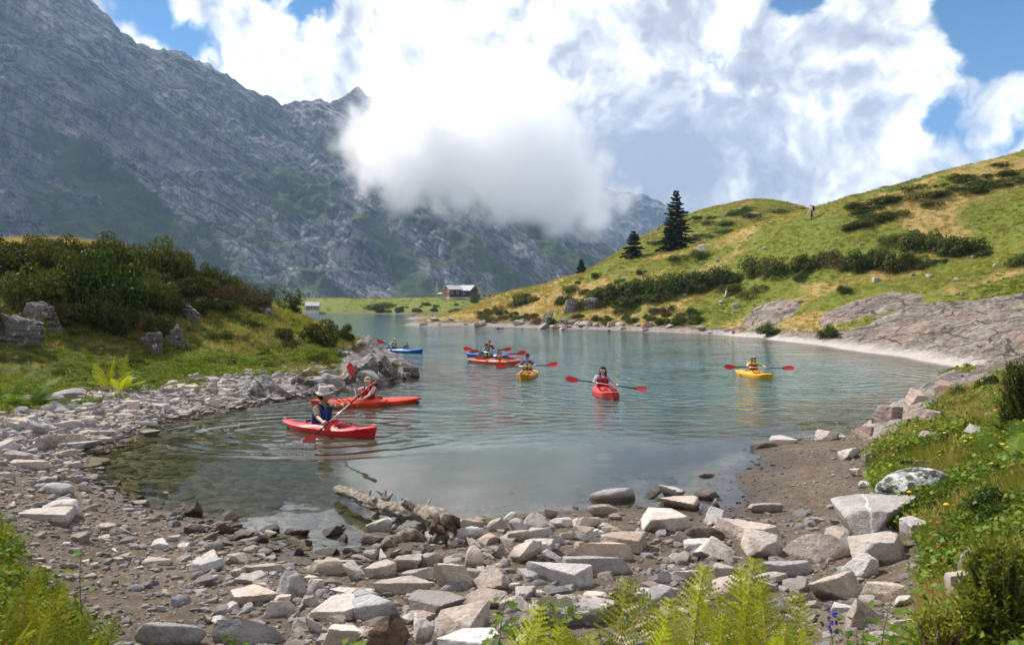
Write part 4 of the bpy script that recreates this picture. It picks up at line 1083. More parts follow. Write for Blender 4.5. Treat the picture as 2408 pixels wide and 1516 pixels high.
# the rocky point where the mound meets the lake
TIPL = ['crest rock of the rocky point below the grass','left shoulder of the rocky point','low ledge running left from the rocky point','broken rock on the right slope of the rocky point','outermost stone of the rocky point in the water','pale block in the middle of the rocky point','dark rock at the water foot of the point','small ledge behind the boy paddling']
for a, lb, st in zip([(1090,160,1420,420),(860,330,1200,580),(420,480,820,620),(1380,230,1650,480),(1690,330,1910,450),(1420,390,1640,500),(1180,400,1460,540),(700,470,960,600)], TIPL, ['wedge','wedge','slab','wedge','slab','block','block','slab']):
    rock(1, *a, 'c' if a[1] < 400 else 'g', st, lb, None, level=4, sink=.3, name='rock_outcrop', cat='rock outcrop', depth=.8)
_rg = np.random.default_rng(5)
for i in range(20):
    x = _rg.uniform(900, 1880); y = 560 - (x-900)*0.1 + _rg.uniform(-60, 10) - 40*(1 if x < 1300 else 0)
    w = _rg.uniform(45, 110)
    rock(1, x, y-w*.6, x+w, y, 'g' if i % 2 else 'c', 'block', 'broken stone among the rubble of the rocky point', 'rubble stones of the rocky point')
for a, lb in [((2008,985,2085,1032),'low pinkish slab at the water edge of the right bank, nearest the mud'),((2058,945,2135,992),'pinkish slab second along the water edge of the right bank'),((2118,915,2195,952),'pinkish slab third along the water edge of the right bank'),((2180,892,2262,926),'farthest pinkish slab along the water edge of the right bank'),((2130,955,2215,1012),'rough pale slab between the water-edge slabs and the bank grass')]:
    rock(0, *a, 'k', 'slab', lb, None, sink=.45, tilt=10, level=4, yaw=-24, name='rock_slab', cat='rock slab')
# --- right hillside
def fh(u0, v0, u1, v1, mt, st, label, group=None, **k): rock(0, u0, v0, u1, v1, mt, st, label, group, sink=.5, **k)
fh(1262,732,1300,762,'c','wedge','grey crag at the foot of the hill above the far right shore'); fh(1322,708,1372,740,'c','slab','tilted grey crag higher up the foot of the hill'); fh(1375,703,1412,728,'c','slab','upper grey crag right of the tilted crag'); fh(1700,683,1722,700,'g','wedge','small grey boulder in the middle of the green hillside'); fh(1722,716,1742,728,'k','round','small round boulder below the middle of the hillside')
fh(1640,578,1668,590,'w','slab','white rock between the two spruces'); fh(2050,655,2070,664,'p','slab','pale stone in the grass below the hiker')
_rg = np.random.default_rng(8)
for i in range(46):
    u = _rg.uniform(975, 1720); t = (u-975)/745
    v = 768 + t*22 - _rg.uniform(0, 14) - (4 if i % 3 == 0 else 0)
    w = _rg.uniform(9, 34)
    if u < 1010 and v < 762: continue
    rock(0, u, v-w*.42, u+w, v, 'pgkg'[i % 4], ['slab','wedge'][i % 2], 'broken grey stone along the far waterline below the hill', 'stones along the far waterline', tilt=-14)
for i in range(18):
    u = _rg.uniform(1150, 2400); v = _rg.uniform(max(560, 1000-u*0.24), 745)
    w = _rg.uniform(8, 17)
    rock(0, u, v-w*.5, u+w, v, 'pwg'[i % 3], 'block', 'small pale stone scattered in the hillside grass', 'small stones scattered over the hillside')

MR_SLAB = mat_rock('slab_stone', (0.36, 0.30, 0.262), (0.15, 0.122, 0.108), lichen=0.12, strat=0.9)
ROCK_MATS['s'] = MR_SLAB
# --- small stones: individually placed ones first, then gravel
def dens_pos(n, fn, seed, ymax=30):
    rg = np.random.default_rng(seed); out = []
    while len(out) < n:
        u = rg.uniform(-120, 2200, 4000); v = rg.uniform(930, 1560, 4000)
        for a, b in zip(u, v):
            w = fn(a, b)
            if w > 0 and rg.random() < w:
                out.append((a, b))
                if len(out) >= n: break
    return out
def w_left(u, v):
    if u > 1000: return 0
    return 1.0 if v > 940 and u < 470 + max(0, (v-1180))*1.6 else 0
def scatter_stones():
    rg = np.random.default_rng(77); n = 0
    protos = []
    for k in range(10):
        V, F = rock_shape(900+k, 2, (1, rg.uniform(.6, .95), rg.uniform(.32, .6)), 26, ['slab', 'block', 'wedge'][k % 3])
        for mt in ('p', 'g', 'w'):
            me = mk_mesh('stone', V, F, ROCK_MATS[mt], True); me.set_sharp_from_angle(angle=R(38)); protos.append(me)
    for u, v in dens_pos(400, w_left, 3):
        p = hit(u, v, water=False)
        if p is None or p[2] < -0.06 or p[1] > 30: continue
        if A_near(p[0], p[1]) > 0.4: continue
        s = rg.lognormal(math.log(13), 0.42)/FPX*p[1]
        if any((p[0]-a)**2 + (p[1]-b)**2 < (c*0.9)**2 for a, b, c in PLACED): continue
        o = link('stone', protos[rg.integers(len(protos))], None, (p[0], p[1], p[2] + s*0.06), (rg.uniform(-.15,.15), rg.uniform(-.15,.15), rg.uniform(0, 6.3)), (s, s, s))
        tag(o, 'small flat stone lying loose on the left beach', 'stone', 'small loose stones on the left beach')
        n += 1
        if n >= 130: break
def A_near(x, y):
    a = (x/y - S0)/(S1-S0)*(NS-1); b = (math.log(y)-math.log(Y0))/(math.log(Y1)-math.log(Y0))*(NY-1)
    return A_grass[int(np.clip(b, 0, NY-1)), int(np.clip(a, 0, NS-1))]
scatter_stones()
def fill_front():
    rg = np.random.default_rng(31); n = 0
    for _ in range(6000):
        u = rg.uniform(470, 2160); v = rg.uniform(1222, 1530)
        if u > 1700 and v < 1225 + (u-1700)*.42: continue
        if u < 560 and v < 1300: continue
        p = hit(u, v, water=False)
        if p is None or p[2] < -.02 or A_near(p[0], p[1]) > .3: continue
        w = rg.uniform(26, 74)*(1.15 if v > 1350 else 1); r = w/FPX*p[1]*.5
        if any((p[0]-a)**2 + (p[1]+r*.6-b)**2 < (c*.86 + r*.8)**2 for a, b, c in PLACED): continue
        rock(0, u-w/2, v-w*rg.uniform(.42, .72), u+w/2, v, 'pwpgp'[n % 5], ['block', 'slab', 'wedge', 'block'][n % 4], LF, GF); n += 1
        if n >= 84: break
fill_front()

# ================================================================ scattering over the ground (geometry nodes instances)
def proto_collection(name, meshes):
    c = bpy.data.collections.new(name)
    for i, me in enumerate(meshes):
        c.objects.link(bpy.data.objects.new(me.name, me))
    return c
def scatter(name, coll, P, scale, rotz, tint, label, tiltv=None, stretch=None):
    n = len(P)
    me = bpy.data.meshes.new(name)
    me.vertices.add(n); me.vertices.foreach_set('co', np.asarray(P, np.float32).ravel())
    rot = np.zeros((n, 3), np.float32); rot[:, 2] = rotz
    if tiltv is not None: rot[:, :2] = tiltv
    sc = np.repeat(np.asarray(scale, np.float32)[:, None], 3, 1)
    if stretch is not None: sc = sc * np.asarray(stretch, np.float32)
    for k, a in (('srot', rot), ('sscl', sc)):
        at = me.attributes.new(k, 'FLOAT_VECTOR', 'POINT'); at.data.foreach_set('vector', np.ascontiguousarray(a, np.float32).ravel())
    at = me.attributes.new('tint', 'FLOAT', 'POINT'); at.data.foreach_set('value', np.asarray(tint, np.float32))
    o = link(name, me)
    ng = bpy.data.node_groups.new(name, 'GeometryNodeTree')
    ng.interface.new_socket('Geometry', in_out='INPUT', socket_type='NodeSocketGeometry')
    ng.interface.new_socket('Geometry', in_out='OUTPUT', socket_type='NodeSocketGeometry')
    g = G(ng)
    gi = g.n('NodeGroupInput'); go = g.n('NodeGroupOutput')
    ci = g.n('GeometryNodeCollectionInfo'); ci.inputs[0].default_value = coll
    ci.inputs['Separate Children'].default_value = True; ci.inputs['Reset Children'].default_value = True
    iop = g.n('GeometryNodeInstanceOnPoints')
    g.set(iop.inputs['Points'], gi.outputs[0]); g.set(iop.inputs['Instance'], ci.outputs[0])
    iop.inputs['Pick Instance'].default_value = True
    rv = g.n('FunctionNodeRandomValue', data_type='INT')
    rv.inputs[4].default_value = 0; rv.inputs[5].default_value = len(coll.objects) - 1
    g.set(iop.inputs['Instance Index'], rv.outputs[2])
    na = g.n('GeometryNodeInputNamedAttribute', data_type='FLOAT_VECTOR'); na.inputs[0].default_value = 'srot'
    nsc = g.n('GeometryNodeInputNamedAttribute', data_type='FLOAT_VECTOR'); nsc.inputs[0].default_value = 'sscl'
    e2r = g.n('FunctionNodeEulerToRotation'); g.set(e2r.inputs[0], na.outputs[0])
    g.set(iop.inputs['Rotation'], e2r.outputs[0]); g.set(iop.inputs['Scale'], nsc.outputs[0])
    g.set(go.inputs[0], iop.outputs[0])
    md = o.modifiers.new(name, 'NODES'); md.node_group = ng
    return kind(o, 'stuff', label)
_AREA = ((TY**2) * ((S1-S0)/(NS-1)) * ((math.log(Y1)-math.log(Y0))/(NY-1)))
def sample(weight, n, seed):
    """n ground points drawn in proportion to weight, given per ground vertex"""
    rg = np.random.default_rng(seed)
    w = (weight * (TZ > -1)).ravel(); w = w / w.sum()
    k = rg.choice(len(w), n, p=w)
    j = k // NS; i = k % NS
    s = _s[i] + rg.uniform(-.5, .5, n)*(S1-S0)/(NS-1); ly = _ly[j] + rg.uniform(-.5, .5, n)*(math.log(Y1)-math.log(Y0))/(NY-1)
    y = np.exp(ly); x = s*y
    return np.stack([x, y, ground_z(x, y)], -1), k
VIS = (np.abs(_LS) < 0.86)
def gravel():
    protos = []
    for k in range(8):
        V, F = rock_shape(700+k, 1 if k % 2 else 2, (1, .8, .5), 24, ['slab', 'block'][k % 2])
        protos.append(mk_mesh('pebble', V, F, [MR_PALE, MR_GREY, MR_WHITE, MR_GREY][k % 4], True))
        protos[-1].set_sharp_from_angle(angle=R(35))
    coll = proto_collection('pebbles', protos)
    mud = (1-A_grass)*(1-A_rock*0.85)*VIS*(TY < 32)*(TZ > -0.04)
    left = mud * sstep(_u, 1050, 500) * (0.35 + sstep(TY, 10, 15)*1.2)
    P, k = sample(left * _AREA / TY**1.5, 9500, 1)
    rg = np.random.default_rng(2)
    sc = rg.lognormal(math.log(0.0028), 0.5, len(P)) * np.minimum(P[:, 1], 24)
    scatter('gravel', coll, P, sc, rg.uniform(0, 6.3, len(P)), rg.random(len(P)), 'loose gravel and small stones on the left beach')
    P, k = sample(left * (TZ > .015) * _AREA / TY**1.5, 2600, 21)
    sc = rg.lognormal(math.log(0.0062), 0.4, len(P)) * np.minimum(P[:, 1], 22)
    scatter('rubble', coll, P, sc, rg.uniform(0, 6.3, len(P)), rg.random(len(P)), 'flat broken rubble covering the left beach')
    P, k = sample(mud * sstep(_u, 500, 900) * _AREA / TY**1.5, 3600, 3)
    sc = rg.lognormal(math.log(0.0019), 0.5, len(P)) * P[:, 1]
    scatter('gravel', coll, P, sc, rg.uniform(0, 6.3, len(P)), rg.random(len(P)), 'fine gravel in the mud of the front shore')
    P, k = sample(mud * sstep(_u, 380, 620) * (TY < 9.6) * (TZ > .01) * _AREA / TY**1.5, 1300, 13)
    sc = rg.lognormal(math.log(0.0062), 0.42, len(P)) * P[:, 1]
    scatter('rubble', coll, P, sc, rg.uniform(0, 6.3, len(P)), rg.random(len(P)), 'broken rubble between the stones of the front shore')
    P, k = sample(mud * sstep(_u, 420, 640) * sstep(_u, 2150, 1950) * (TY < 9.2) * (TZ > .02) * _AREA / TY**1.5, 420, 17)
    scatter('rubble', coll, P, rg.lognormal(math.log(0.0115), 0.3, len(P)) * P[:, 1], rg.uniform(0, 6.3, len(P)), rg.random(len(P)), 'larger broken rubble filling gaps between the front stones')
    bed = (TZ > -0.45)*(TZ < 0.0)*(TY < 24)*VIS*sstep(_u, 1500, 1100)
    P, k = sample(bed * _AREA, 1500, 5)
    sc = rg.lognormal(math.log(0.085), 0.45, len(P))
    st = np.ones((len(P), 3)); st[:, 2] = 0.45
    coll2 = proto_collection('bed_pebbles', [mk_mesh('flat_pebble', *rock_shape(740+k, 2, (1, .8, .35), 24, 'slab'), MR_BED, True) for k in range(4)])
    scatter('lake_bed_stones', coll2, P, sc, rg.uniform(0, 6.3, len(P)), rg.random(len(P)), 'flat silty stones on the shallow lake bed', stretch=st)
MR_BED = mat_rock('silty_stone', (0.20, 0.17, 0.10), (0.09, 0.075, 0.04), wetline=False)
gravel()

# ================================================================ DRIFTWOOD
def mat_wood():
    m, g, out = new_mat('driftwood')
    oc = g.objc()
    n = g.noise(g.vm('MULTIPLY', oc, (1.3, 1.3, 1.3)), 9, 8, 0.7); f = g.noise(g.vm('MULTIPLY', oc, (2, 9, 9)), 4, 7, 0.7)
    c = g.ramp(g.m('MULTIPLY_ADD', n, 0.55, g.m('MULTIPLY', f, 0.45)), [(0.34, (0.055, 0.045, 0.036)), (0.45, (0.20, 0.165, 0.135)), (0.56, (0.42, 0.37, 0.32)), (0.7, (0.56, 0.51, 0.46))])
    bark = g.ss(g.noise(oc, 5, 7, 0.7), 0.56, 0.62)
    c = g.mix(g.m('MULTIPLY', bark, 0.75), c, (0.12, 0.085, 0.05))
    pbr(g, out, c, 0.9, g.bump(g.m('ADD', n, f), 1.0, 0.03), 0.1)
    return m
M_WOOD = mat_wood()
def build_log():
    c2 = lambda x, y: src(860 + x/6.689, 1260 + y/6.689)
    A = at_height(*c2(170, 260), 0.05); B = at_height(*c2(2080, 900), 0.24)
    A[2] = 0.10; B[2] = 0.30
    d = B - A; L = np.linalg.norm(d); d /= L
    side = np.cross(d, [0, 0, 1]); side /= np.linalg.norm(side); up = np.cross(side, d)
    root = thing('driftwood_log', 'bleached driftwood log with broken branch stubs and root end, lying half in the water', 'log', tuple(A))
    n = 70; seg = 26
    t = np.linspace(0, 1, n)
    cen = A + np.outer(t*L, d) + np.outer(0.045*np.sin(t*5.0), side) + np.outer(0.03*np.sin(t*9), up)
    rad = np.interp(t, [0, .015, .06, .2, .5, .8, .92, 1], [.010, .034, .050, .060, .060, .075, .115, .07])
    V = []
    for i in range(n):
        for k in range(seg):
            a = 2*math.pi*k/seg; V.append(cen[i] + rad[i]*(math.cos(a)*side + math.sin(a)*up))
    V = np.array(V)
    K = np.tile(np.arange(seg), n)*2*math.pi/seg; T = np.repeat(t, seg)
    dn = 0.03*ridged(T*7, np.cos(K)*1.5, np.sin(K)*1.5, 4, 5) + 0.05*fbm(T*12*L/2, np.cos(K)*2.4, np.sin(K)*2.4, 4, 9)
    dn += -0.07*sstep(np.cos(K - 2.2), .93, 1.0)*sstep(T, .45, .05)
    V += ((V - np.repeat(cen, seg, 0)) / np.repeat(rad, seg)[:, None]) * dn[:, None]
    F = [[i*seg+k, i*seg+(k+1) % seg, (i+1)*seg+(k+1) % seg, (i+1)*seg+k] for i in range(n-1) for k in range(seg)]
    F += [list(range(seg))[::-1], [(n-1)*seg+k for k in range(seg)]]
    obj('trunk', V - A, F, M_WOOD, root)
    rg = np.random.default_rng(4)
    def stub(name, p, q, r0, r1, bend=0.05):
        p = np.asarray(p); q = np.asarray(q); m = (p+q)/2 + rg.normal(size=3)*bend*np.linalg.norm(q-p)
        pts = [p*(1-s)**2 + 2*m*s*(1-s) + q*s*s + rg.normal(size=3)*0.004 for s in np.linspace(0, 1, 9)]
        b = MB(); b.tube(np.array(pts) - A, [r0 + (r1-r0)*s + rg.uniform(-.1, .1)*r1 for s in np.linspace(0, 1, 9)], 8)
        b.build(name, M_WOOD, root)
    ax = lambda s: A + d*L*s
    pix = lambda x, y, Y: at_depth(*c2(x, y), Y)
    def Yat(s): return ax(s)[1]
    for x0, y0, s, x1, y1, dy, r0, r1 in [(620,330,.28,540,300,-.05,.035,.02),(700,350,.30,620,280,.0,.045,.03),(770,380,.34,775,260,.05,.025,.012),(1010,510,.45,880,400,-.12,.045,.03),(1060,380,.43,950,270,.12,.03,.012),(1010,360,.43,1035,275,.15,.028,.016),
                                          (1080,380,.47,1125,310,.15,.028,.018),(1330,600,.56,1110,535,-.15,.035,.025),(1220,520,.5,1060,490,.0,.03,.02),(1760,730,.76,1480,500,-.05,.05,.045),(1480,520,.66,1375,405,.0,.03,.014),(1500,620,.63,1370,540,-.1,.035,.02),
                                          (1530,520,.68,1560,455,.1,.02,.01),(1740,580,.75,1800,430,.15,.028,.012),(1890,640,.80,1910,570,.1,.022,.01),(1900,650,.82,2040,650,.1,.04,.035),(2050,760,.88,2205,700,.05,.04,.03),(1400,690,.60,1165,800,-.3,.04,.012),
                                          (1390,720,.6,1240,850,-.3,.03,.012),(1330,500,.6,1180,430,.15,.02,.01),(1600,560,.7,1610,520,.05,.015,.01)]:
        p_ = pix(x0, y0, Yat(s)); q_ = pix(x1, y1, Yat(s) + dy*0.6)
        stub('branch_stub', p_, p_ + (q_-p_)*1.4, r0*1.1, r1*1.2)
    for x0, y0, s, x1, y1, dy, r0, r1 in [(1800,800,.8,1420,910,-.4,.045,.05),(1420,910,.7,1370,980,-.35,.035,.015),(1900,850,.85,1750,1140,-.6,.06,.03),(2120,960,.97,2380,1130,-.5,.055,.03),(1980,950,.93,1880,1100,-.5,.04,.02),(930,620,.42,780,740,-.3,.03,.014),(2150,1000,1,2230,1090,-.4,.05,.02)]:
        stub('root', pix(x0, y0, Yat(s)), pix(x1, y1, Yat(s) + dy*0.5), r0, r1, .09)
    b = MB()
    for k in range(16):
        p = B - d*rg.uniform(-.05, .22) + side*rg.uniform(-.13, .13) + up*rg.uniform(-.13, .10); q = p + d*rg.uniform(0, .14) + side*rg.uniform(-.1, .1) - up*rg.uniform(0, .16)
        b.tube(np.array([p, (p+q)/2 + rg.normal(size=3)*.02, q]) - A, [.05, .045, .02], 7)
    b.build('root_plate', plain('rotten_wood', (0.085, 0.06, 0.042), 0.95, 0.5, 14, 0.1, 1.0), root)
    # a second bent limb lying in front
    P = [at_height(*c2(x, y), z) for x, y, z in [(1020,1180,.16),(1100,1110,.22),(1250,1070,.22),(1400,990,.26),(1520,975,.27),(1640,1030,.22),(1730,1090,.16)]]
    o = MB(); P = np.array(P); o.tube(P - P[0], [.05,.06,.055,.065,.06,.05,.035], 10)
    f = o.build('driftwood_limb', M_WOOD, None, loc=tuple(P[0]))
    tag(f, 'bent pale driftwood limb on the mud in front of the log root', 'branch')
build_log()

# ================================================================ KAYAKS
def kayak_mat(name, col):
    m, g, out = new_mat(name)
    oc = g.objc()
    n = g.noise(oc, 3.0, 5, 0.6); sc = g.noise(g.vm('MULTIPLY', oc, (1.5, 9, 9)), 14, 5, 0.7)
    c = g.mix(g.ss(n, 0.3, 0.75), tuple(x*0.93 for x in col), tuple(min(1, x*1.05) for x in col))
    c = g.mix(g.m('MULTIPLY', g.ss(sc, 0.60, 0.72), 0.18), c, (0.75, 0.62, 0.58))
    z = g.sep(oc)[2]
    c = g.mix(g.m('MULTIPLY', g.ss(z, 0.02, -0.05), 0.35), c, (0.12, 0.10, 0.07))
    b = pbr(g, out, c, g.mixf(sc, 0.40, 0.55), g.bump(g.m('ADD', n, g.m('MULTIPLY', sc, 0.15)), 0.12, 0.01), 0.32)
    return m
M_BLACK = plain('black_rubber', (0.018, 0.018, 0.02), 0.55, 0.2)
M_CORD = plain('deck_cord', (0.03, 0.02, 0.025), 0.8)
M_TUB = plain('cockpit_plastic', (0.05, 0.012, 0.012), 0.6)
M_HATCH = plain('hatch_rubber', (0.05, 0.052, 0.055), 0.5, 0.2)
M_SILVER = plain('silver_shaft', (0.55, 0.56, 0.60), 0.28, 0.05, 8, 0.5, 0, 0, 0.6)
def make_kayak(label, col, center, heading, L=3.0, beam=0.72, cock=(-0.30, 0.24), tandem=False, hatch=True, logo=None, rear_hatch=False, group='kayaks on the lake', skeg=False, seats=(-0.08,), roll=0.0):
    root = thing('kayak', label, 'kayak', (center[0], center[1], center[2] - 0.055), heading, group)
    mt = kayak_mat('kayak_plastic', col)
    dk = plain('deck_fitting_%d' % int(col[0]*1000), tuple(x*0.55 for x in col), 0.5)
    Hl = L/2
    tm, th_ = (cock[0]+cock[1])/2, (cock[1]-cock[0])/2
    ts = np.unique(np.concatenate([np.linspace(-1, 1, 61), tm + th_*np.sin(np.linspace(-math.pi/2, math.pi/2, 25)), np.linspace(.90, 1, 7), np.linspace(-1, -.9, 7)]))
    def B(t): return beam/2*np.maximum(1 - np.abs(t)**2.5, 0)**0.82*(1 - 0.06*t) + 0.012
    def ZG(t): return 0.175 + 0.05*np.where(t > 0, t*t, 0.25*t*t) + 0.075*sstep(t, .45, 1.0) + 0.01*sstep(-t, .5, 1)
    def ZR(t): return ZG(t) + 0.085*np.exp(-((t - cock[1])/0.34)**2) + 0.035*np.maximum(1-np.abs(t)**2, 0) + 0.012
    def ZK(t): return -0.115 + 0.20*sstep(np.abs(t), .86, 1.0)*np.where(t < 0, 1.0, .35) + 0.03*np.abs(t)**3
    def WI(t): return 0.205*np.sqrt(np.maximum(1 - ((t - tm)/th_)**2, 0))*(beam/.72)
    def stem(t): return Hl*t + np.where(t > .9, (t-.9)*0.1, 0)
    def deck(t, f):
        """point on the deck, f from -1 to 1 across"""
        b = float(B(np.array(t))); af = abs(f)
        z = float(ZG(np.array(t)))*(af) + float(ZR(np.array(t)))*(1-af) + 0.03*math.sin(math.pi*min(af, 1))*min(1, b/.2)
        return np.array([Hl*t, f*b, z])
    Vh = []; Vd = []
    for t in ts:
        ta = np.array(t); b = float(B(ta)); zg = float(ZG(ta)); zr = float(ZR(ta)); zk = float(ZK(ta)); w = min(float(WI(ta)), b*.72)
        e = float(sstep(np.abs(ta), .5, .97))
        cb = b*(0.95 - 0.62*e*(1 if t > 0 else .7)); cz = 0.045 + 0.05*e
        half = [(0, zk), (cb*.45, zk+.012), (cb*.82, zk+.05), (cb, cz), (b*.985*(1-.04*e) , zg-.035), (b, zg)]
        hl = [(-y, z) for y, z in half[::-1]] + half[1:]
        xx = lambda z: Hl*t - (0.10*(1-(z-zk)/max(zg-zk, .01))*e if t > 0 else -0.12*(1-(z-zk)/max(zg-zk, .01))*e)
        Vh += [[xx(z), y, z] for y, z in hl]
        dl = []
        for f in np.linspace(0, 1, 7):
            y = b*(1-f) + w*f
            zz = zg + (zr-zg)*(f**0.8) + 0.022*math.sin(math.pi*f)*min(1, b/.2)
            dl.append((y, zz))
        Vd.append(dl)
    nh = 11; F = []
    for i in range(len(ts)-1):
        for k in range(nh-1): F.append([i*nh+k, i*nh+k+1, (i+1)*nh+k+1, (i+1)*nh+k])
    F.append(list(range(nh))); F.append([(len(ts)-1)*nh+k for k in range(nh)][::-1])
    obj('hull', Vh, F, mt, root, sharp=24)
    V = []; F = []
    for sgn in (1, -1):
        o = len(V)
        for i, t in enumerate(ts):
            V += [[Hl*t, sgn*y, z] for y, z in Vd[i]]
        for i in range(len(ts)-1):
            for k in range(6):
                q = [o+i*7+k, o+i*7+k+1, o+(i+1)*7+k+1, o+(i+1)*7+k]
                F.append(q if sgn < 0 else q[::-1])
    obj('deck', V, F, mt, root, sharp=30)
    # cockpit: tub, rim
    ct = tm + th_*np.sin(np.linspace(-math.pi/2, math.pi/2, 33))
    ring = [(Hl*t, float(WI(np.array(t))), float(ZR(np.array(t)))) for t in ct]
    loop = [np.array([x, y, z]) for x, y, z in ring] + [np.array([x, -y, z]) for x, y, z in ring[::-1][1:-1]]
    loop = np.array(loop)
    nL = len(loop)
    low = loop.copy(); low[:, 2] = -0.05; low[:, 0] = Hl*tm + (low[:, 0]-Hl*tm)*.97; low[:, 1] *= .9
    F = [[k, (k+1) % nL, nL+(k+1) % nL, nL+k] for k in range(nL)] + [[nL+k for k in range(nL)]]
    obj('cockpit', np.concatenate([loop, low]), F, plain('cockpit_%d' % int(col[2]*1000+col[0]*100), tuple(x*.35 for x in col), .6), root, smooth=False)
    closed = np.concatenate([loop, loop[:1]])
    b = MB(); b.tube(closed + np.array([0, 0, .012]), 0.019, 7, cap=False); b.build('cockpit_rim', mt, root)
    for sx in seats:
        b = MB(); b.box((sx*Hl, 0, 0.02), (.34, .34, .05)); b.box((sx*Hl-.19, 0, 0.16), (.05, .34, .28))
        b.build('seat', M_BLACK, root, smooth=False)
    # deck lines
    t0 = cock[1] + 0.10
    for sgn in (1, -1):
        for k in range(3):
            tt = t0 + k*0.085
            pts = [deck(tt+.05, .10*sgn), deck(tt+.045, .38*sgn), deck(tt, .70*sgn), deck(tt+.018, .74*sgn), deck(tt+.055, .46*sgn)]
            pts = [p + np.array([0, 0, .008]) for p in pts]
            b = MB(); b.tube(pts, 0.0075, 5); b.build('deck_cord', M_CORD, root)
    def oval(tc, rx, ry, nm, mat, dz=.012):
        b = MB(); n = 24; V = [[Hl*tc + rx*math.cos(2*math.pi*k/n), ry*math.sin(2*math.pi*k/n), 0] for k in range(n)]
        for p in V:
            t = p[0]/Hl; f = p[1]/max(float(B(np.array(t))), .02); p[2] = deck(t, f)[2]
        Vt = [[tc*Hl+(p[0]-tc*Hl)*.9, p[1]*.9, p[2]+dz] for p in V]
        V0 = [[p[0], p[1], p[2]-.02] for p in V]
        b.add(V0 + [[p[0], p[1], p[2]+dz*.7] for p in V] + Vt, [[k, (k+1) % n, n+(k+1) % n, n+k] for k in range(n)] + [[n+k, n+(k+1) % n, 2*n+(k+1) % n, 2*n+k] for k in range(n)] + [[2*n+k for k in range(n)]])
        b.build(nm, mat, root, sharp=30)
    if hatch: oval(.70, .19, .11, 'hatch_cover', M_HATCH)
    if rear_hatch: oval(-.60, .25, .13, 'hatch_cover', M_HATCH)
    for tt in (.965, -.955):
        p = deck(tt, 0)
        b = MB(); q = [p + np.array([-.07, 0, .0]), p + np.array([-.05, 0, .035]), p + np.array([0, 0, .045]), p + np.array([.035, 0, .0])]
        b.tube(q, .012, 6); b.build('carry_handle', M_BLACK if not rear_hatch else plain('pale_handle', (.6, .5, .48), .6), root)
    b = MB(); b.tube([deck(cock[0]-.05, .55), deck(cock[0]-.01, .78) + np.array([0, 0, .01]), deck(cock[0]+.01, .98) + np.array([0, .01, -.03])], .012, 6); b.build('strap', M_BLACK, root)
    if skeg:
        b = MB(); b.prism([(0, -.02), (.0, .10), (.012, .10), (.012, -.02)], -Hl*.80, -Hl*.95); b.build('skeg', M_BLACK, root, smooth=False)
    if logo:
        cu = bpy.data.curves.new('lettering', 'FONT'); cu.body = logo['text']; cu.size = logo['size']; cu.extrude = .002; cu.align_x = 'CENTER'
        to = bpy.data.objects.new('lettering', cu); COL.objects.link(to)
        bpy.context.view_layer.update()
        me = bpy.data.meshes.new_from_object(to.evaluated_get(bpy.context.evaluated_depsgraph_get()))
        bpy.data.objects.remove(to)
        me.materials.clear(); me.materials.append(M_BLACK)
        sd = logo['side']; tx = logo['t']
        n = len(me.vertices); co = np.empty(n*3, np.float32); me.vertices.foreach_get('co', co); co = co.reshape(-1, 3)
        x = tx*Hl - sd*co[:, 0] if sd > 0 else tx*Hl + co[:, 0]
        z = logo['z'] + co[:, 1]
        bb = B(x/Hl); yy = sd*(bb*.97 + .006 + co[:, 2]*0.6)
        me.vertices.foreach_set('co', np.stack([x, yy, z], -1).astype(np.float32).ravel())
        link('lettering', me, root)
        if logo.get('mark'):
            b = MB(); pts = []
            for q in [(-.20, .0), (-.15, .012), (-.12, .055), (-.06, .085), (.0, .075), (.07, .035), (.10, .03)]:
                x = tx*Hl - sd*q[0]*1.1; z = logo['z'] + logo['size'] + q[1]*.75
                pts.append([x, sd*(float(B(np.array(x/Hl)))*.99 + .004), z])
            b.tube(pts, [.004, .008, .009, .010, .010, .008, .004], 5); b.build('logo_mark', M_BLACK, root)
    root.rotation_euler = (roll, 0, heading)
    return root

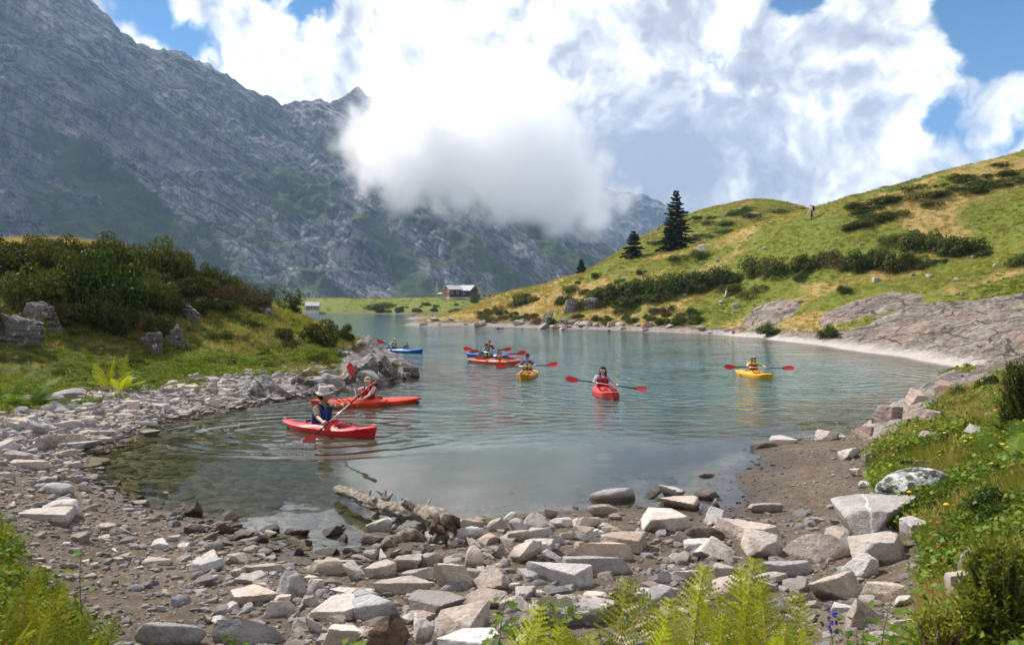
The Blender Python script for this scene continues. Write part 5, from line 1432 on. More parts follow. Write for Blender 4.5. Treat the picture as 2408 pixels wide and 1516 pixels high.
# ================================================================ PADDLES
M_BLADE = kayak_mat('paddle_red', (0.62, 0.012, 0.016))
M_BLADE2 = kayak_mat('paddle_red_light', (0.66, 0.035, 0.032))
def make_paddle(label, A, Bp, nA=(0, -1, 0), nB=(0, -1, 0), scale=1.0, wide=1.0, mat=None):
    """A and Bp are the two blade tips"""
    A = np.asarray(A, float); Bp = np.asarray(Bp, float); mat = mat or M_BLADE
    C = (A + Bp)/2; d = Bp - A; L = np.linalg.norm(d); d /= L
    root = thing('kayak_paddle', label, 'paddle', tuple(C), 0, 'kayak paddles')
    bl = 0.47*scale
    def P(s): return A + d*s - C
    b = MB(); b.tube([P(L*.36), P(L*.5), P(L*.64)], .0165*scale, 10); b.build('shaft', M_SILVER, root)
    for s0, s1 in ((bl*.82, L*.36), (L*.64, L - bl*.82)):
        b = MB(); b.tube([P(s0), P((s0+s1)/2), P(s1)], .0175*scale, 10); b.build('shaft_end', M_BLACK, root)
    for s in (bl*1.18, L - bl*1.18):
        b = MB(); b.tube([P(s-.012), P(s), P(s+.012)], [.02, .032*scale, .02], 10); b.build('drip_ring', M_BLACK, root)
    for tip, dirv, nn in ((A, d, nA), (Bp, -d, nB)):
        nn = np.asarray(nn, float); nn = nn - dirv*np.dot(nn, dirv); nn /= np.linalg.norm(nn)
        sd = np.cross(dirv, nn)
        ks = np.linspace(0, 1, 15); V = []
        for k in ks:
            w = 0.098*scale*wide*(max(0, 1-(1-min(k/.42, 1))**2.6)**.5*(1 if k < .42 else 1) * (1 if k < .42 else max(0.16, 1-((k-.42)/.58)**1.5*.86)))
            w = max(w, .012); sh = 0.018*scale*(1-k)
            for f in (-1, -.55, 0, .55, 1):
                cv = 0.020*scale*((f*f) - .4)*(1-.5*k) + 0.03*scale*(1-k)**2
                V.append(tip - C + dirv*(k*bl + 0.03*abs(f)*(1-k)*(f > 0)) + sd*(w*f + sh) + nn*cv)
        top = np.array(V); bot = top - nn*0.011*scale; n = len(ks); W = 5
        ridge = np.arange(n)*W+2; top[ridge] += nn*.010*scale
        F = []
        for i in range(n-1):
            for k in range(W-1):
                F.append([i*W+k, i*W+k+1, (i+1)*W+k+1, (i+1)*W+k]); F.append([n*W+i*W+k, n*W+(i+1)*W+k, n*W+(i+1)*W+k+1, n*W+i*W+k+1])
            F.append([i*W, (i+1)*W, n*W+(i+1)*W, n*W+i*W]); F.append([i*W+4, n*W+i*W+4, n*W+(i+1)*W+4, (i+1)*W+4])
        F.append([k for k in range(W)][::-1] + [n*W+k for k in range(W)]); F.append([(n-1)*W+k for k in range(W)] + [n*W+(n-1)*W+k for k in range(W)][::-1])
        obj('blade', np.concatenate([top, bot]), F, mat, root, sharp=40)
    return root

# ================================================================ PEOPLE
def skin_mat(name, col):
    m, g, out = new_mat(name)
    n = g.noise(g.objc(), 16, 4, 0.6)
    c = g.mix(g.ss(n, 0.3, 0.7), tuple(x*0.88 for x in col), tuple(min(1, x*1.06) for x in col))
    b = pbr(g, out, c, 0.5, None, 0.35)
    b.inputs['Subsurface Weight'].default_value = 0.08; b.inputs['Subsurface Radius'].default_value = (.02, .008, .004)
    return m
SK_A = skin_mat('skin', (0.50, 0.29, 0.20)); SK_B = skin_mat('skin_fair', (0.60, 0.38, 0.29)); SK_C = skin_mat('skin_tan', (0.40, 0.22, 0.145))
_cl = {}
def cloth(col):
    k = tuple(round(c, 3) for c in col)
    if k in _cl: return _cl[k]
    m, g, out = new_mat('cloth')
    oc = g.objc(); n = g.noise(oc, 7, 5, 0.6); f = g.noise(oc, 90, 3, 0.6)
    c = g.mix(g.ss(n, 0.3, 0.7), tuple(x*0.80 for x in col), tuple(min(1, x*1.1) for x in col))
    pbr(g, out, c, 0.9, g.bump(g.m('ADD', n, g.m('MULTIPLY', f, 0.1)), 0.6, 0.02), 0.15, Sheen_Weight=0.15)
    _cl[k] = m
    return m
_tmp = []
def fused(name, mb, voxel, mat, parent, smooth_it=4):
    """one continuous surface grown round overlapping shapes"""
    me = mb.mesh(name + '_src', None)
    o = bpy.data.objects.new(name + '_src', me); COL.objects.link(o)
    r = o.modifiers.new('r', 'REMESH'); r.mode = 'VOXEL'; r.voxel_size = voxel; r.use_smooth_shade = True
    s = o.modifiers.new('s', 'SMOOTH'); s.factor = 0.5; s.iterations = smooth_it
    _tmp.append((o, name, mat, parent))
def flush_fused():
    bpy.context.view_layer.update()
    dg = bpy.context.evaluated_depsgraph_get()
    for o, name, mat, parent in _tmp:
        me = bpy.data.meshes.new_from_object(o.evaluated_get(dg))
        me.name = name; me.materials.clear(); me.materials.append(mat)
        me.polygons.foreach_set('use_smooth', np.ones(len(me.polygons), bool))
        link(name, me, parent)
    for o, *_ in _tmp:
        d = o.data; bpy.data.objects.remove(o); bpy.data.meshes.remove(d)
    _tmp.clear()
def unit(v):
    v = np.asarray(v, float); return v / (np.linalg.norm(v) + 1e-9)
def ik(sh, wr, l1, l2, pole):
    d = wr - sh; L = np.linalg.norm(d); dn = d/(L+1e-9)
    if L > (l1+l2)*.985: wr = sh + dn*(l1+l2)*.985; L = (l1+l2)*.985
    a = (l1*l1 - l2*l2 + L*L)/(2*L); h = math.sqrt(max(l1*l1 - a*a, 0))
    pn = unit(pole - dn*np.dot(pole, dn))
    return sh + dn*a + pn*h, wr
def hand_shapes(mb, wrist, grip, axis, s, flip, skin_r=1.0):
    """palm, four curled fingers and a thumb closed round a shaft at `grip` whose direction is `axis`"""
    axis = unit(axis); n = unit(grip - wrist); n = unit(n - axis*np.dot(n, axis)); o = np.cross(axis, n)*flip
    pc = grip - n*0.040*s + o*0.018*s
    mb.capsule(wrist, pc, .026*s, .030*s, 8)
    mb.ell(pc, (.044*s, .020*s, .040*s), [axis, o, n], 10, 7)
    for i in range(4):
        off = (i - 1.5)*0.0215*s; ln = (.96, 1.05, 1.0, .86)[i]
        pts = []
        for k, a in enumerate(np.linspace(2.5, -0.9*ln, 6)):
            rr = .030*s
            pts.append(grip + axis*off + rr*(o*math.sin(a+.3)*1.0 - n*math.cos(a+.3)*-1.0*(-1)) if False else grip + axis*off + rr*(math.sin(a)*o - math.cos(a)*n*(-1)))
        pts = [pc + axis*off*0.9] + pts
        mb.tube(pts, [.011*s, .0105*s, .010*s, .010*s, .009*s, .0085*s, .007*s], 6)
    tb = pc + axis*0.040*s*flip
    mb.tube([tb, tb + axis*.014*s*flip - o*.022*s + n*.018*s, grip + axis*.030*s*flip - o*.028*s + n*.008*s, grip + axis*.012*s*flip - o*.026*s + n*.030*s], [.014*s, .013*s, .011*s, .008*s], 6)
def make_person(label, seat, face, s=1.0, hands=None, lean=0.10, twist=0.0, head_yaw=0.0, head_pitch=0.0, skin=SK_A, shirt=(.2,.2,.2), vest=None, panel=None, hat=None, hat_col=(.6,.58,.55), hair=None, hair_col=(.1,.06,.04),
                shades=None, sleeve=0.62, voxel=.0105, group=None, legs='sit', shorts=(.04,.04,.05), collar=None, hat_panel=None, straps=None, side_lean=0.0, boat=None):
    seat = np.asarray(seat, float)
    root = thing('person', label, 'person', tuple(seat), 0, group)
    F0 = np.array([math.cos(face), math.sin(face), 0]); L0 = np.array([-F0[1], F0[0], 0]); U0 = np.array([0, 0, 1.0])
    # torso frame
    U = unit(U0*math.cos(lean) + F0*math.sin(lean) + L0*side_lean)
    Ft = unit(F0*math.cos(twist) + L0*math.sin(twist)); Ft = unit(Ft - U*np.dot(Ft, U)); Lt = np.cross(U, Ft)
    def T(x, y, z): return (Ft*x + Lt*y + U*z)*s
    def Hh(x, y, z): return (F0*x + L0*y + U0*z)*s
    ax = [Ft, Lt, U]
    body = MB()
    body.ell(Hh(0, 0, .10), np.array((.125, .165, .11))*s, [F0, L0, U0])
    body.ell(T(0.005, 0, .24), np.array((.105, .145, .16))*s, ax)
    body.ell(T(0.01, 0, .39), np.array((.108, .165, .16))*s, ax)
    for q in (1, -1): body.capsule(T(-.01, .06*q, .49), T(-.005, .165*q, .475), .05*s, .054*s)
    body.capsule(T(-.005, 0, .48), T(.02, 0, .60), .056*s, .052*s)
    # head
    hy = twist + head_yaw
    Fh = unit(F0*math.cos(hy) + L0*math.sin(hy)); Uh = unit(U0*math.cos(head_pitch) + Fh*math.sin(head_pitch)); Fh = unit(Fh - Uh*np.dot(Fh, Uh)); Lh = np.cross(Uh, Fh)
    hc = T(.03, 0, .685)
    def K(x, y, z): return hc + (Fh*x + Lh*y + Uh*z)*s
    ah = [Fh, Lh, Uh]
    body.ell(K(-.005, 0, .035), np.array((.098, .077, .095))*s, ah, 18, 12)
    body.ell(K(.012, 0, -.02), np.array((.082, .068, .085))*s, ah, 16, 10)
    body.ell(K(.045, 0, -.072), np.array((.042, .046, .034))*s, ah)
    body.capsule(K(.088, 0, .02), K(.108, 0, -.018), .010*s, .0155*s, 8)
    for q in (1, -1):
        body.ell(K(-.006, .078*q, -.005), np.array((.020, .011, .032))*s, ah, 10, 8)
        body.ell(K(.082, .017*q, -.020), np.array((.010, .010, .008))*s, ah, 8, 6)
        body.ell(K(.078, .028*q, .028), np.array((.016, .024, .009))*s, ah, 8, 6)
    body.ell(K(.083, 0, -.050), np.array((.014, .024, .007))*s, ah, 8, 6)
    body.ell(K(.082, 0, -.062), np.array((.013, .020, .008))*s, ah, 8, 6)
    if legs == 'sit':
        for q in (1, -1):
            bf = face if boat is None else boat; FB = np.array([math.cos(bf), math.sin(bf), 0]); LB = np.array([-FB[1], FB[0], 0])
            HB = lambda x, y, z: (FB*x + LB*y + U0*z)*s
            kn = HB(.40, .11*q, .115); an = HB(.78, .10*q, .03)
            body.capsule(HB(.04, .085*q, .09), kn, .074*s, .056*s); body.capsule(kn, an, .054*s, .036*s); body.capsule(an, an + HB(.03, 0, .12), .036*s, .026*s)
    else:
        for q, hip, kn, an, toe in legs:
            hip, kn, an, toe = [Hh(*p) for p in (hip, kn, an, toe)]
            body.capsule(hip, kn, .085*s, .056*s); body.capsule(kn, an, .054*s, .036*s); body.capsule(an, toe, .038*s, .03*s)
    sh_mb = MB()
    g = .012
    sh_mb.ell(Hh(0, 0, .10), (np.array((.125, .165, .11))+g)*s, [F0, L0, U0])
    sh_mb.ell(T(0.005, 0, .24), (np.array((.105, .145, .16))+g)*s, ax); sh_mb.ell(T(0.01, 0, .39), (np.array((.108, .165, .15))+g)*s, ax)
    for q in (1, -1): sh_mb.capsule(T(-.01, .07*q, .485), T(-.005, .165*q, .475), .055*s, .064*s)
    l1, l2 = .285*s, .255*s
    for q in (1, -1):
        sp = T(-.005, .178*q, .47)
        if hands and hands.get(q) is not None:
            hp = np.asarray(hands[q], float) - seat; axv = hands['axis']
            dirw = unit(sp - hp)
            wr = hp + unit(dirw + unit(Lt*q)*0.15 - U0*0.25)*0.075*s
            pole = hands.get('pole%d' % q)
            pole = (-U0*.9 + Lt*q*.65 - Ft*.25) if pole is None else np.asarray(pole, float)
            el, wr2 = ik(sp, wr, l1, l2, pole)
            hp = hp + (wr2 - wr)
            hand_shapes(body, wr2, hp, axv, s, q)
        else:
            el = sp + (-U*.26 + Lt*q*.05 - Ft*.04)*s; wr2 = el + (Ft*.22 - U*.08)*s
            gp = wr2 + unit(wr2-el)*.07*s
            hand_shapes(body, wr2, gp, Lt, s, q)
        body.capsule(sp, el, .049*s, .041*s); body.capsule(el, wr2, .041*s, .027*s)
        se = sp + (el-sp)*min(sleeve, 1)
        sh_mb.capsule(sp, se, .064*s, (.058 if sleeve < .95 else .052)*s)
        if sleeve > 1: sh_mb.capsule(el, el + (wr2-el)*(sleeve-1), .05*s, .036*s)
    fused('body', body, voxel, skin, root, 3)
    fused('shirt', sh_mb, voxel*1.15, cloth(shirt), root, 3)
    if legs != 'sit':
        tr = MB()
        for q, hip, kn, an, toe in legs:
            hip, kn, an = [Hh(*p) for p in (hip, kn, an)]
            tr.capsule(hip, kn, .10*s, .072*s); tr.capsule(kn, an + Hh(0, 0, .05), .07*s, .055*s)
        tr.ell(Hh(0, 0, .06), np.array((.14, .18, .11))*s, [F0, L0, U0])
        fused('trousers', tr, voxel*1.15, cloth(shorts), root, 3)
        bt = MB()
        for q, hip, kn, an, toe in legs:
            an, toe = Hh(*an), Hh(*toe); bt.capsule(an + Hh(0, 0, .05), an, .056*s, .055*s); bt.capsule(an, toe, .05*s, .042*s)
        fused('boots', bt, voxel*1.15, cloth((.06, .05, .045)), root, 2)
    # face details
    e = MB()
    for q in (1, -1): e.ell(K(.0885, .030*q, .012), np.array((.007, .013, .007))*s, ah, 8, 6)
    e.build('eyes', plain('eye', (.03, .02, .018), .3), root)
    mo = MB(); mo.ell(K(.094, 0, -.055), np.array((.006, .023, .0065))*s, ah, 8, 6); mo.build('mouth', plain('lips', (.36, .12, .10), .5), root)
    if vest is not None:
        rows = [(.08, .138, .178), (.10, .150, .188), (.20, .152, .186), (.32, .158, .192), (.41, .150, .178), (.46, .128, .140), (.475, .105, .11)]
        def vp(z, a, grow=0.0):
            rx = np.interp(z, [r[0] for r in rows], [r[1] for r in rows]) + grow; ry = np.interp(z, [r[0] for r in rows], [r[2] for r in rows]) + grow
            c, sn = math.cos(a), math.sin(a); k = 2/2.6
            return T(.008 + rx*math.copysign(abs(c)**k, c), ry*math.copysign(abs(sn)**k, sn), z)
        n = 28; V = []; Fv = []
        for z, *_ in rows:
            for k in range(n): V.append(vp(z, 2*math.pi*k/n))
        for i in range(len(rows)-1):
            for k in range(n): Fv.append([i*n+k, i*n+(k+1) % n, (i+1)*n+(k+1) % n, (i+1)*n+k])
        Fv.append(list(range(n))[::-1]); Fv.append([(len(rows)-1)*n+k for k in range(n)])
        vm = obj('life_vest', V, Fv, cloth(vest), root)
        def patch(nm, mat, z0, z1, a0, a1, gr):
            V = []; nz_, na = 5, 7
            for gg in (gr, gr-.012):
                for i in range(nz_):
                    for k in range(na): V.append(vp(z0+(z1-z0)*i/(nz_-1), a0+(a1-a0)*k/(na-1), gg))
            N = nz_*na; Fp = []
            for i in range(nz_-1):
                for k in range(na-1):
                    a = i*na+k; Fp.append([a, a+1, a+na+1, a+na]); Fp.append([N+a, N+a+na, N+a+na+1, N+a+1])
            edge = list(range(na)) + [i*na+na-1 for i in range(1, nz_)] + [(nz_-1)*na+k for k in range(na-2, -1, -1)] + [i*na for i in range(nz_-2, 0, -1)]
            for j in range(len(edge)):
                a, b2 = edge[j], edge[(j+1) % len(edge)]; Fp.append([a, N+a, N+b2, b2])
            obj(nm, V, Fp, mat, vm, sharp=50)
        pc = panel if panel is not None else tuple(x*.8 for x in vest)
        for q in (1, -1): patch('chest_panel', cloth(pc), .27, .44, .12*q, .85*q, .010)
        for q in (1, -1): patch('pocket', cloth(tuple(x*.75 for x in vest)), .11, .24, .16*q, .75*q, .012)
        patch('zipper', M_BLACK, .10, .45, -.05, .05, .012)
        patch('belt', M_BLACK, .245, .262, -1.3, 1.3, .014)
        for q in (1, -1):
            st = MB(); st.tube([T(.10, .085*q, .44), T(.06, .095*q, .515), T(-.02, .10*q, .545), T(-.09, .095*q, .50), T(-.11, .09*q, .43)], .026*s, 8, flat=1.0); st.build('shoulder_strap', cloth(straps or vest), vm)
        if collar:
            st = MB(); st.tube([T(-.03, .10, .50), T(-.12, .07, .53), T(-.14, 0, .54), T(-.12, -.07, .53), T(-.03, -.10, .50)], .045*s, 8); st.build('collar', cloth(collar), vm)
    # hair and headgear
    if hair:
        hm = MB(); hcx = K(-.012, 0, .048)
        hm.ell(hcx, np.array((.106, .088, .094))*s, ah, 18, 10, zmin=-.12)
        hm.ell(K(-.045, 0, .0), np.array((.075, .082, .085))*s, ah, 16, 9)
        if hair == 'short':
            hm.ell(K(.045, .01, .108), np.array((.052, .062, .030))*s, ah, 12, 7)
        if hair in ('long', 'tail'):
            for q in (1, -1): hm.capsule(K(-.02, .082*q, .02), K(.0, .095*q, -.15), .035*s, .030*s)
            hm.capsule(K(-.07, 0, .0), K(-.08, 0, -.17), .07*s, .05*s)
        if hair == 'curly':
            rr = np.random.default_rng(3)
            for q in (1, -1):
                for k in range(7): hm.ell(K(-.03+rr.uniform(-.03, .05), (.085+rr.uniform(0, .03))*q, .03-.026*k), np.array((.032, .028, .030))*s, ah, 8, 6)
            hm.capsule(K(-.07, 0, .0), K(-.09, 0, -.17), .08*s, .06*s)
        fused('hair', hm, voxel*.9, cloth(hair_col), root, 1)
    if hat == 'bucket':
        n = 26; prof = [(.135, -.002), (.150, .012), (.142, .022), (.112, .035), (.098, .045), (.096, .085), (.090, .122), (.076, .138), (.0, .144)]
        V = []; Fv = []
        for r, z in prof:
            for k in range(n):
                a = 2*math.pi*k/n; rr = r*(1 + .06*math.cos(2*a)*(z < .03)) + (.014*math.sin(3*a+1) if z < .02 else 0)
                zz = z - (.022*abs(math.sin(a)) - .008*math.cos(2*a) if z < .03 else 0) + (.006*math.sin(2*a+.5) if z > .12 else 0)
                V.append(K(-.005 + rr*math.cos(a)*1.03, rr*math.sin(a)*.93, .042+zz))
        for i in range(len(prof)-1):
            for k in range(n): Fv.append([i*n+k, i*n+(k+1) % n, (i+1)*n+(k+1) % n, (i+1)*n+k])
        Fv.append([k for k in range(n)][::-1])
        ho = obj('sun_hat', V, Fv, cloth(hat_col), root)
        hb = MB(); hb.tube([K(-.005+.100*math.cos(a)*1.03, .100*math.sin(a)*.93, .095) for a in np.linspace(0, 2*math.pi, 25)], .006*s, 6, cap=False); hb.build('hat_band', cloth(tuple(x*.8 for x in hat_col)), ho)
        cs = MB(); cs.tube([K(.03, -.078, .03), K(.045, -.06, -.06), K(.05, -.01, -.115)], .004*s, 5); cs.tube([K(.03, .078, .03), K(.045, .06, -.06), K(.05, .01, -.115)], .004*s, 5); cs.build('chin_cord', cloth((.5, .45, .35)), ho)
    if hat in ('cap', 'cap_back'):
        hm = MB(); hm.ell(K(-.008, 0, .052), np.array((.108, .090, .085))*s, ah, 20, 9, zmin=-.06)
        co = hm.build('cap', cloth(hat_col), root)
        vz = MB(); n = 12; sgn = -1 if hat == 'cap_back' else 1
        top = []; 
        for i in range(4):
            for k in range(n+1):
                a = -1.25 + 2.5*k/n; r0 = .100; r = i/3
                top.append(K(sgn*(r0*math.cos(a)*.98 + r*.075*math.cos(a*.8)), .090*math.sin(a)*(1 + .03*r), .052 - .018*r*r - .012*abs(math.sin(a))))
        top = np.array(top); bot = top - Uh*.006*s; N = len(top); Fv = []
        for i in range(3):
            for k in range(n): a = i*(n+1)+k; Fv.append([a, a+1, a+n+2, a+n+1]); Fv.append([N+a, N+a+n+1, N+a+n+2, N+a+1])
        for k in range(n): a = 3*(n+1)+k; Fv.append([a, a+1, N+a+1, N+a])
        obj('visor', np.concatenate([top, bot]), Fv, cloth(hat_panel and (.02, .03, .06) or tuple(x*.9 for x in hat_col)), co)
        if hat_panel:
            def hp_(y, z, gr): 
                q = math.sqrt(max(1 - (y/.090)**2 - ((z-.052)/.085)**2, 0.02)); return K(-.008 + (.108+gr)*q, y, z)
            def hpatch(nm, mat, y0, y1, z0, z1, gr):
                V = [hp_(y0+(y1-y0)*k/6, z0+(z1-z0)*i/3, gr-.01*j) for j in (0, 1) for i in range(4) for k in range(7)]
                Fp = []
                for i in range(3):
                    for k in range(6): a = i*7+k; Fp.append([a, a+1, a+8, a+7]); Fp.append([28+a, 35+a, 36+a, 29+a])
                edge = list(range(7)) + [13, 20, 27] + [26, 25, 24, 23, 22, 21] + [14, 7]
                for j in range(len(edge)): a, b2 = edge[j], edge[(j+1) % len(edge)]; Fp.append([a, 28+a, 28+b2, b2])
                obj(nm, V, Fp, mat, co, sharp=50)
            hpatch('front_panel', cloth((.70, .64, .52)), -.06, .06, .062, .105, .005)
            for j, (c0, w) in enumerate([((.75, .30, .05), .012), ((.75, .42, .08), .016), ((.62, .28, .10), .012), ((.78, .40, .05), .014)]):
                y = .038 - j*.025; hpatch('letter', cloth(c0), y-w/2, y+w/2, .070, .098, .009)
    if shades:
        gm = MB()
        for q in (1, -1): gm.ell(K(.100, .033*q, .010), np.array((.010, .031, .021))*s, ah, 12, 8)
        go = gm.build('sunglasses', plain('dark_lens', (.012, .014, .02), .12, .1, 5, .6), root)
        fm_ = MB()
        fm_.tube([K(.104, .066, .022), K(.114, .03, .028), K(.116, 0, .022), K(.114, -.03, .028), K(.104, -.066, .022)], .0085*s, 6)
        for q in (1, -1): fm_.tube([K(.102, .066*q, .016), K(.06, .080*q, .014), K(-.01, .084*q, .010)], .0065*s, 6); fm_.tube([K(.108, .012*q, .006), K(.110, .030*q, -.013), K(.102, .062*q, .000)], .004*s, 5)
        fm_.build('glasses_frame', plain('frame_%d' % int(shades[0]*100), shades, .35), go)
    return root

# ---------------------------------------------------------------- the paddlers
RED = (0.60, 0.018, 0.028); ORANGE = (0.66, 0.052, 0.012); YELLOW = (0.72, 0.34, 0.012); AMBER = (0.58, 0.26, 0.02); BLUE = (0.006, 0.13, 0.46); CORAL = (0.66, 0.10, 0.02)
def c1(x, y): return src(700 + x/4.738, 900 + y/4.738)
def c6(x, y): return src(960 + x/4.459, 860 + y/4.459)
def c7(x, y): return src(1460 + x/3.44, 880 + y/3.44)
def c9(x, y): return src(1900 + x/12.04, 900 + y/12.04)
def pt(c, Y): return at_depth(c[0], c[1], Y)
# 1 man in the red kayak
k0, k1 = np.array([-5.30, 17.15]), np.array([-2.86, 15.5]); hd = math.atan2(*(k1-k0)[::-1]); ce = (k0+k1)/2
make_kayak('glossy red kayak nearest the camera, carrying the man in a sun hat', RED, (ce[0], ce[1], 0), hd, L=3.0, cock=(-.42, .20), rear_hatch=True, seats=(-.2,))
seat1 = np.array([ce[0], ce[1]-.06, .0]) + np.array([math.cos(hd), math.sin(hd), 0])*(-.24)
pA = pt(c1(445, 1318), 15.05); pB = pt(c1(1375, 490), 16.35)
make_paddle('paddle dipped in the water by the man in the sun hat', pA, pB, (-.1, -.95, -.1), np.cross(unit(pB-pA), (.25, -.95, 0)) + np.array([0, -.25, 0]), 1.0)
dax = unit(pB - pA)
def on_shaft(pA, pB, c):
    """point of a shaft seen at a given place of the picture"""
    best = min(np.linspace(0, 1, 400), key=lambda t: sum((a-b)**2 for a, b in zip(project(*(pA+(pB-pA)*t)), c)))
    return pA + (pB-pA)*best
make_person('man in beige sun hat, olive shirt and blue life vest paddling the red kayak', seat1, hd + .15, 1.2, boat=hd, hands= {-1: on_shaft(pA, pB, c1(770, 1060)), 1: on_shaft(pA, pB, c1(1055, 785)), 'axis': dax, 'pole-1': (-.4, -.3, -.9)}, lean=.16, twist=.1, head_yaw=.5, skin=SK_C, side_lean=-.06,
            shirt=(.125, .105, .062), vest=(.012, .03, .20), panel=(.016, .045, .27), hat='bucket', hat_col=(.52, .47, .43), hair='short', hair_col=(.03, .02, .015), straps=(.01, .012, .03), sleeve=.8)
# 2 boy in the orange kayak
k0, k1 = np.array([-2.62, 21.3]), np.array([-5.45, 19.95]); hd2 = math.atan2(*(k1-k0)[::-1]); ce2 = (k0+k1)/2
make_kayak('orange kayak with a black mark on its side, paddled by the blond boy', ORANGE, (ce2[0], ce2[1], 0), hd2, L=3.15, cock=(-.26, .24), hatch=False, skeg=True, logo={'text': 'POINTER 11', 'size': .085, 'side': 1, 't': -.30, 'z': .055, 'mark': True}, seats=(-.1,))
seat2 = np.array([ce2[0], ce2[1]-.08, .02]) + np.array([math.cos(hd2), math.sin(hd2), 0])*(-.06)
pA = pt(c1(1172, 925), 19.95); pB = pt(c1(1058, 262), 20.15)
pA = pA + unit(pA-pB)*.35
make_paddle('upright paddle held by the blond boy, one blade raised high', pA, pB, (.6, -.8, .1), (-.25, -.95, .2), .95, 1.05, M_BLADE2)
make_person('blond boy with white sunglasses, pink shirt and red life vest in the orange kayak', seat2, hd2 + .7, .98, boat=hd2, hands= {-1: on_shaft(pA, pB, c1(1098, 540)), 1: on_shaft(pA, pB, c1(1172, 755)), 'axis': unit(pB-pA), 'pole-1': (-.3, -.2, -.9)}, lean=.08, twist=.2, head_yaw=.15, skin=SK_B,
            shirt=(.58, .40, .40), vest=(.46, .012, .025), hair='short', hair_col=(.55, .36, .14), shades=(.75, .75, .75), collar=(.46, .012, .025), sleeve=.75, straps=(.02, .015, .02))
# 3 woman in the red kayak
hd3 = R(271)
make_kayak('red kayak seen bow-on, carrying the woman in a red vest', (0.62, .03, .03), (2.95, 23.2, 0), hd3, L=3.0, cock=(-.30, .24), seats=(-.12,))
pA = pt(c7(103, 403), 22.75); pB = pt(c7(856, 512), 22.75)
make_paddle('paddle held level by the woman in the bow-on red kayak', pA, pB, (0, -.9, .5), (0, -.7, .7), 1.0)
make_person('woman with white sunglasses, pale blue shirt and red life vest in the bow-on red kayak', (2.86, 23.35, .06), hd3, 1.02, {-1: on_shaft(pA, pB, c7(368, 438)), 1: on_shaft(pA, pB, c7(592, 470)), 'axis': unit(pB-pA)}, lean=.10, head_yaw=-.35, skin=SK_B,
            shirt=(.30, .48, .58), vest=(.50, .018, .03), hair='tail', hair_col=(.035, .02, .018), shades=(.8, .8, .8))
# 4 child in the yellow kayak
hd4 = R(279)
make_kayak('bright yellow kayak at the right under a child in a cap', YELLOW, (9.50, 29.0, 0), hd4, L=2.95, cock=(-.30, .22), logo={'text': 'POINTER 11', 'size': .05, 'side': -1, 't': -.25, 'z': .07}, seats=(-.1,))
pA = pt(c9(100, 800), 28.5); pB = pt(c9(2345, 865), 28.3)
make_paddle('paddle laid across the bright yellow kayak', pA, pB, (0, -.85, .5), (0, -.8, .6), 1.05)
make_person('long-haired child in blue cap, neon shirt and red life vest in the bright yellow kayak', (9.50, 29.15, .08), hd4 - .1, .92, boat=hd4, hands= {-1: on_shaft(pA, pB, c9(870, 812)), 1: on_shaft(pA, pB, c9(1560, 835)), 'axis': unit(pB-pA), 'pole-1': (-.9, .1, -.3), 'pole1': (.9, .1, -.3)}, lean=.12, skin=SK_B,
            shirt=(.60, .78, .08), vest=(.58, .05, .03), hat='cap', hat_col=(.04, .22, .36), hair='curly', hair_col=(.30, .17, .085), hat_panel=True, sleeve=.7)
# 5 man in the amber kayak
hd5 = R(259)
make_kayak('dull yellow kayak seen bow-on under a man with dark sunglasses', AMBER, (.60, 29.0, 0), hd5, L=3.0, cock=(-.30, .24), seats=(-.1,))
pA = pt(c6(1545, 482), 28.3); pB = pt(c6(2285, 453), 28.3)
make_paddle('paddle held level by the man with dark sunglasses', pA, pB, (0, -.85, .5), (0, -.8, .6), 1.05, .95)
make_person('man with dark sunglasses, violet shirt and yellow-grey life vest in the dull yellow kayak', (.60, 29.1, .06), hd5 + .15, 1.06, boat=hd5, hands= {-1: on_shaft(pA, pB, c6(1778, 466)), 1: on_shaft(pA, pB, c6(2022, 460)), 'axis': unit(pB-pA)}, lean=.06, skin=SK_A,
            shirt=(.075, .07, .40), vest=(.20, .19, .21), panel=(.66, .56, .05), hair='short', hair_col=(.09, .05, .035), shades=(.02, .02, .02), straps=(.05, .05, .07), sleeve=.7)
# 6 orange tandem
hd6 = R(322)
make_kayak('long coral-orange double kayak with a man and a girl', CORAL, (-.86, 35.6, 0), hd6, L=3.5, cock=(-.55, .30), seats=(-.42, .1))
pA = pt(c6(1168, 258), 36.0); pB = pt(c6(1785, 360), 35.0)
make_paddle('rear paddle of the coral-orange double kayak', pA, pB, (0, -.9, .4), (0, -.7, .7), 1.1)
make_person('man in teal shirt and yellow-grey life vest in the back of the orange double kayak', (-1.27, 36.0, .07), hd6 - .5, 1.08, boat=hd6, hands= {-1: on_shaft(pA, pB, c6(1352, 292)), 1: on_shaft(pA, pB, c6(1490, 316)), 'axis': unit(pB-pA)}, lean=.06, skin=SK_C, voxel=.013,
            shirt=(.02, .26, .33), vest=(.20, .19, .21), panel=(.62, .55, .08), hair='short', hair_col=(.06, .04, .03), straps=(.05, .05, .06), sleeve=.75)
pA = pt(c6(1297, 375), 34.4); pB = pt(c6(1908, 312), 35.2)
make_paddle('front paddle of the coral-orange double kayak', pA, pB, (0, -.8, .6), (0, -.9, .3), 1.1)
make_person('dark-haired girl in pink shirt and striped life vest in front of the teal man', (-.62, 35.35, .07), hd6 - .6, .78, boat=hd6, hands= {-1: on_shaft(pA, pB, c6(1520, 352)), 1: on_shaft(pA, pB, c6(1640, 340)), 'axis': unit(pB-pA)}, lean=.08, skin=SK_B, voxel=.012,
            shirt=(.58, .34, .50), vest=(.03, .03, .04), panel=(.66, .42, .16), hair='tail', hair_col=(.03, .02, .018), sleeve=.8)
